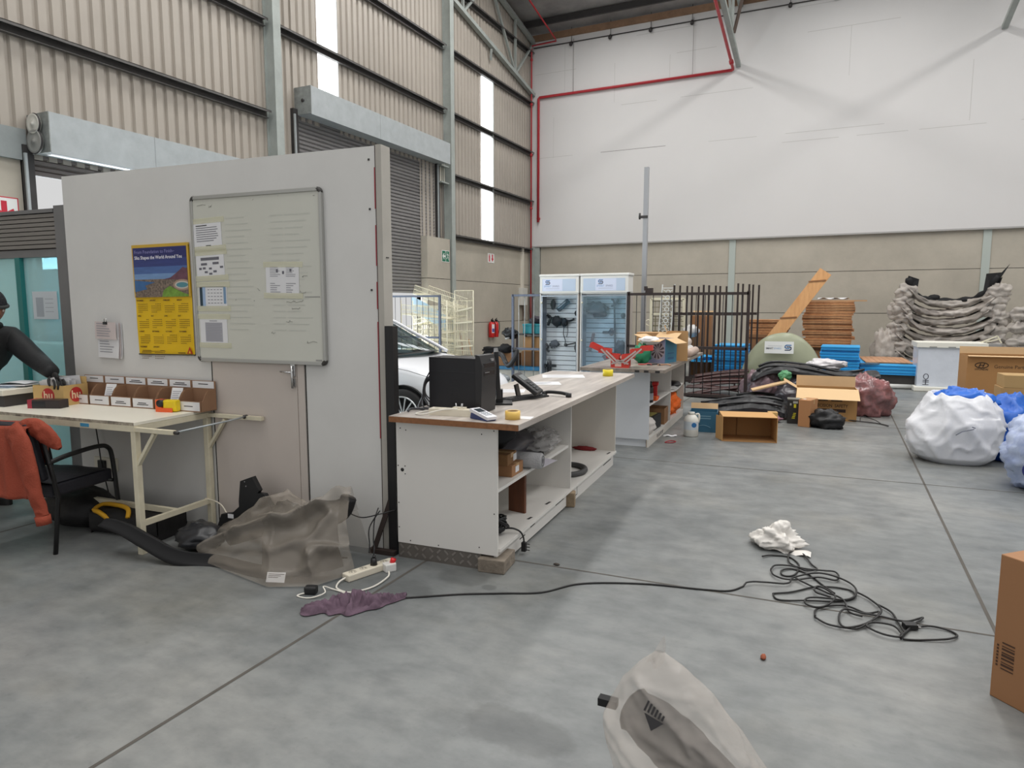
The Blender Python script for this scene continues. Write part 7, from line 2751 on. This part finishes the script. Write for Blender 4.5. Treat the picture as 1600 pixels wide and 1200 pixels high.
# ---------------------------------------------------------------- foreground floor
cab = thing('extension_cable', 'long black extension cable tangled on the concrete floor', 'cable')
cbm = M('cable_black', (26, 25, 25), .5)
loops = [
    [(-0.36, 4.46), (-0.30, 4.52), (-0.20, 4.53), (-0.14, 4.40), (-0.16, 4.23), (-0.22, 4.20), (-0.23, 4.27), (-0.17, 4.33), (-0.08, 4.27), (0.00, 4.14), (0.06, 4.05)],
    [(-0.21, 4.50), (-0.20, 4.62), (-0.14, 4.63), (-0.07, 4.45), (-0.04, 4.38), (-0.10, 4.33), (-0.19, 4.41), (-0.21, 4.50)],
    [(-0.29, 4.24), (-0.27, 4.32), (-0.19, 4.36), (-0.08, 4.34), (0.06, 4.37), (0.07, 4.24), (-0.03, 4.23), (-0.18, 4.12), (-0.26, 4.15), (-0.29, 4.23)],
    [(-2.12, 2.95), (-2.07, 2.97), (-1.82, 3.14), (-1.62, 3.25), (-1.42, 3.36), (-1.26, 3.57), (-0.94, 3.72), (-0.61, 3.79), (-0.47, 3.84), (-0.37, 3.99), (-0.19, 4.05), (-0.16, 4.16), (-0.03, 4.29), (0.12, 4.23), (0.17, 4.10), (0.12, 3.96), (-0.06, 3.90), (-0.08, 3.81), (-0.02, 3.79), (0.04, 3.87), (0.06, 3.99), (-0.02, 4.07), (-0.04, 4.00), (0.04, 3.95)],
    [(-0.25, 3.90), (-0.16, 3.96), (-0.03, 4.10), (0.12, 4.14), (0.16, 4.04), (0.06, 3.93), (-0.10, 3.86), (-0.22, 3.83), (-0.25, 3.90)],
    [(-0.03, 3.68), (-0.02, 3.79), (0.10, 3.89), (0.21, 3.84), (0.27, 3.87), (0.22, 3.72), (0.15, 3.62), (0.04, 3.61), (-0.03, 3.67)],
    [(0.17, 4.10), (0.24, 4.02), (0.28, 3.87), (0.21, 3.71), (0.11, 3.60), (0.08, 3.70), (0.11, 3.82), (0.21, 3.82), (0.33, 3.80), (0.40, 3.82), (0.47, 3.90), (0.42, 3.79), (0.35, 3.62)],
    [(0.21, 3.69), (0.24, 3.72), (0.32, 3.72), (0.35, 3.67), (0.35, 3.61), (0.28, 3.60), (0.21, 3.65), (0.21, 3.69)],
    [(0.35, 3.61), (0.40, 3.74), (0.48, 3.81), (0.57, 3.81), (0.60, 3.76), (0.55, 3.69), (0.44, 3.64), (0.36, 3.61)],
    [(0.27, 3.98), (0.33, 3.90), (0.35, 3.80), (0.37, 3.68)],
    [(-0.15, 4.17), (-0.11, 4.12), (0.01, 4.03), (0.10, 3.95), (0.13, 3.81), (0.19, 3.78)]]
q = MB()
for i, lp_ in enumerate(loops):
    pts = spl([(x, y, .0055) for x, y in lp_], 8)
    for k, p in enumerate(pts):
        if p.x > -.4:
            p.z += .004 * (i % 4) + .012 * abs(noise.noise(V((p.x * 5, p.y * 5, i))))
    q.tube(pts, .0052, cbm, 7)
q.build('cable_run', cab)
q = MB(T(.4, 3.76, 0, 0, 0, 20))
q.box(-.03, .03, -.022, .022, .004, .03, black)
for y in (-.01, .01):
    q.cyl((.03, y, .016), (.048, y, .016), .003, chrome, 6)
q.build('plug', cab, bevel=.004)
b = MB()
b.blob((-.29, 4.71, .06), (.14, .1, .085), plastic_film('white_thin_film', (232, 228, 222), .93, .4, 14, .3), 21, .6, 1.5, .4, 3, 60, 40, .003)
b.grid(lambda a, c: (-.34 + .26 * a, 4.62 + .1 * c - .04 * a, .004 + .05 * math.sin(c * PI) * (1 - a) + .012 * math.sin(a * 9)), 14, 8, plastic_film('white_thin_film', (232, 228, 222), .93))
tag(b.build('plastic_bag'), 'small crumpled white plastic bag on the open floor', 'bag')
fb = thing('bagged_part', 'black car part in a frosted plastic bag, nearest the viewer', 'bagged car part', (-.33, 1.98, 0))
fbm = plastic_film('frosted_film', (222, 213, 204), .33, .26, 13, .4, .03)
q = MB()


FL = [(0, -.2), (.11, -.22), (.24, -.265), (.34, -.275), (.43, -.23), (.5, -.175), (.545, -.125)]
FR = [(0, .44), (.11, .31), (.24, .2), (.34, .12), (.43, .05), (.5, -.03), (.545, -.10)]


def itp(tab, z):
    for (z0, x0), (z1, x1) in zip(tab, tab[1:]):
        if z <= z1:
            return x0 + (x1 - x0) * (z - z0) / (z1 - z0)
    return tab[-1][1]


def fbag(a, c):
    th = a * 2 * PI
    z = c * .545
    l, r_ = itp(FL, z), itp(FR, z)
    cx, w = (l + r_) / 2, (r_ - l) / 2
    co, si = math.cos(th), math.sin(th)
    co = math.copysign(abs(co) ** .85, co)
    g = V((co * 1.2 + z * 3.4, si, z * 3.2 - co * .8))
    rg = max(0, 1 - abs(noise.noise(g * 1.25 + V((2, 0, 5)))) * 5)
    rg2 = max(0, 1 - abs(noise.noise(g * 2.3 + V((7, 1, 0)))) * 5)
    k = 1 + (.16 * rg + .08 * rg2 - .06 + .1 * noise.noise(g * .9)) * math.sin(min(1, .1 + c) * PI) ** .6
    x = cx + w * co * (1 + (k - 1) * .25)
    fd = 0
    for x0, z0, sl, am, wd in ((-.26, .34, .52, .022, .022), (-.2, .27, .5, .018, .026), (-.12, .44, .75, .02, .02), (-.2, .47, .1, .012, .014), (-.05, .2, .45, .018, .026)):
        dd = z - (z0 - sl * (x - x0)) - .015 * noise.noise(V((x * 9, z0 * 30, 0)))
        fd += am * math.exp(-abs(dd) / wd) * (si < 0) * min(1, -si * 2)
    return (x, w * .62 * si * k - fd * (1 if c < .93 else .2), z)


q.grid(fbag, 110, 90, fbm, True)
q.grid(lambda a, c: (-.155 + .05 * a + .015 * c, -.01 + .02 * math.sin(a * 7 + c * 3), .5 + c * (.1 - .09 * abs(a - .8))), 10, 8, fbm)
q.build('plastic_bag', fb)
q = MB(T(0, 0, 0))
q.tube(spl([(-.21, -.02, .36), (-.12, -.03, .32), (.0, -.035, .24), (.12, -.035, .14), (.22, -.02, .02)], 6), [.03, .055, .07, .065, .07, .075, .08, .08, .08, .085, .085, .085, .08, .08, .08, .08, .08, .075, .075, .075, .07, .07, .07, .07, .06], black_matt, 12)
q.box(-.3, -.24, -.03, .0, .335, .36, black_matt)
q.build('car_part', fb)
q = MB(T(-.10, -.125, .41, 62, 20, 0))
for k in range(6):
    q.box(-.03 + k * .011, -.024 + k * .011, 0, .03 - .003 * k, 0, .001, ink)
q.quad([(-.025, -.005, 0), (.035, -.005, 0), (.012, -.04, 0)], ink)
q.build('printed_label', fb)
b = MB()
b.blob((-.23, 3.14, .01), (.012, .02, .012), M('brick_bit', (150, 84, 60), .9), 2, .3, 3, .3, 5, 12, 8, .001)
tag(b.build('brick_chip'), 'tiny reddish chip lying alone on the concrete floor', 'chip')
b = MB()
b.blob((-1.5, 3.78, .006), (.02, .012, .008), M('dark_bit', (72, 66, 60), .9), 3, .3, 3, .3, 5, 12, 8, .001)
tag(b.build('stone_chip'), 'small dark chip on the floor joint near the counter', 'chip')
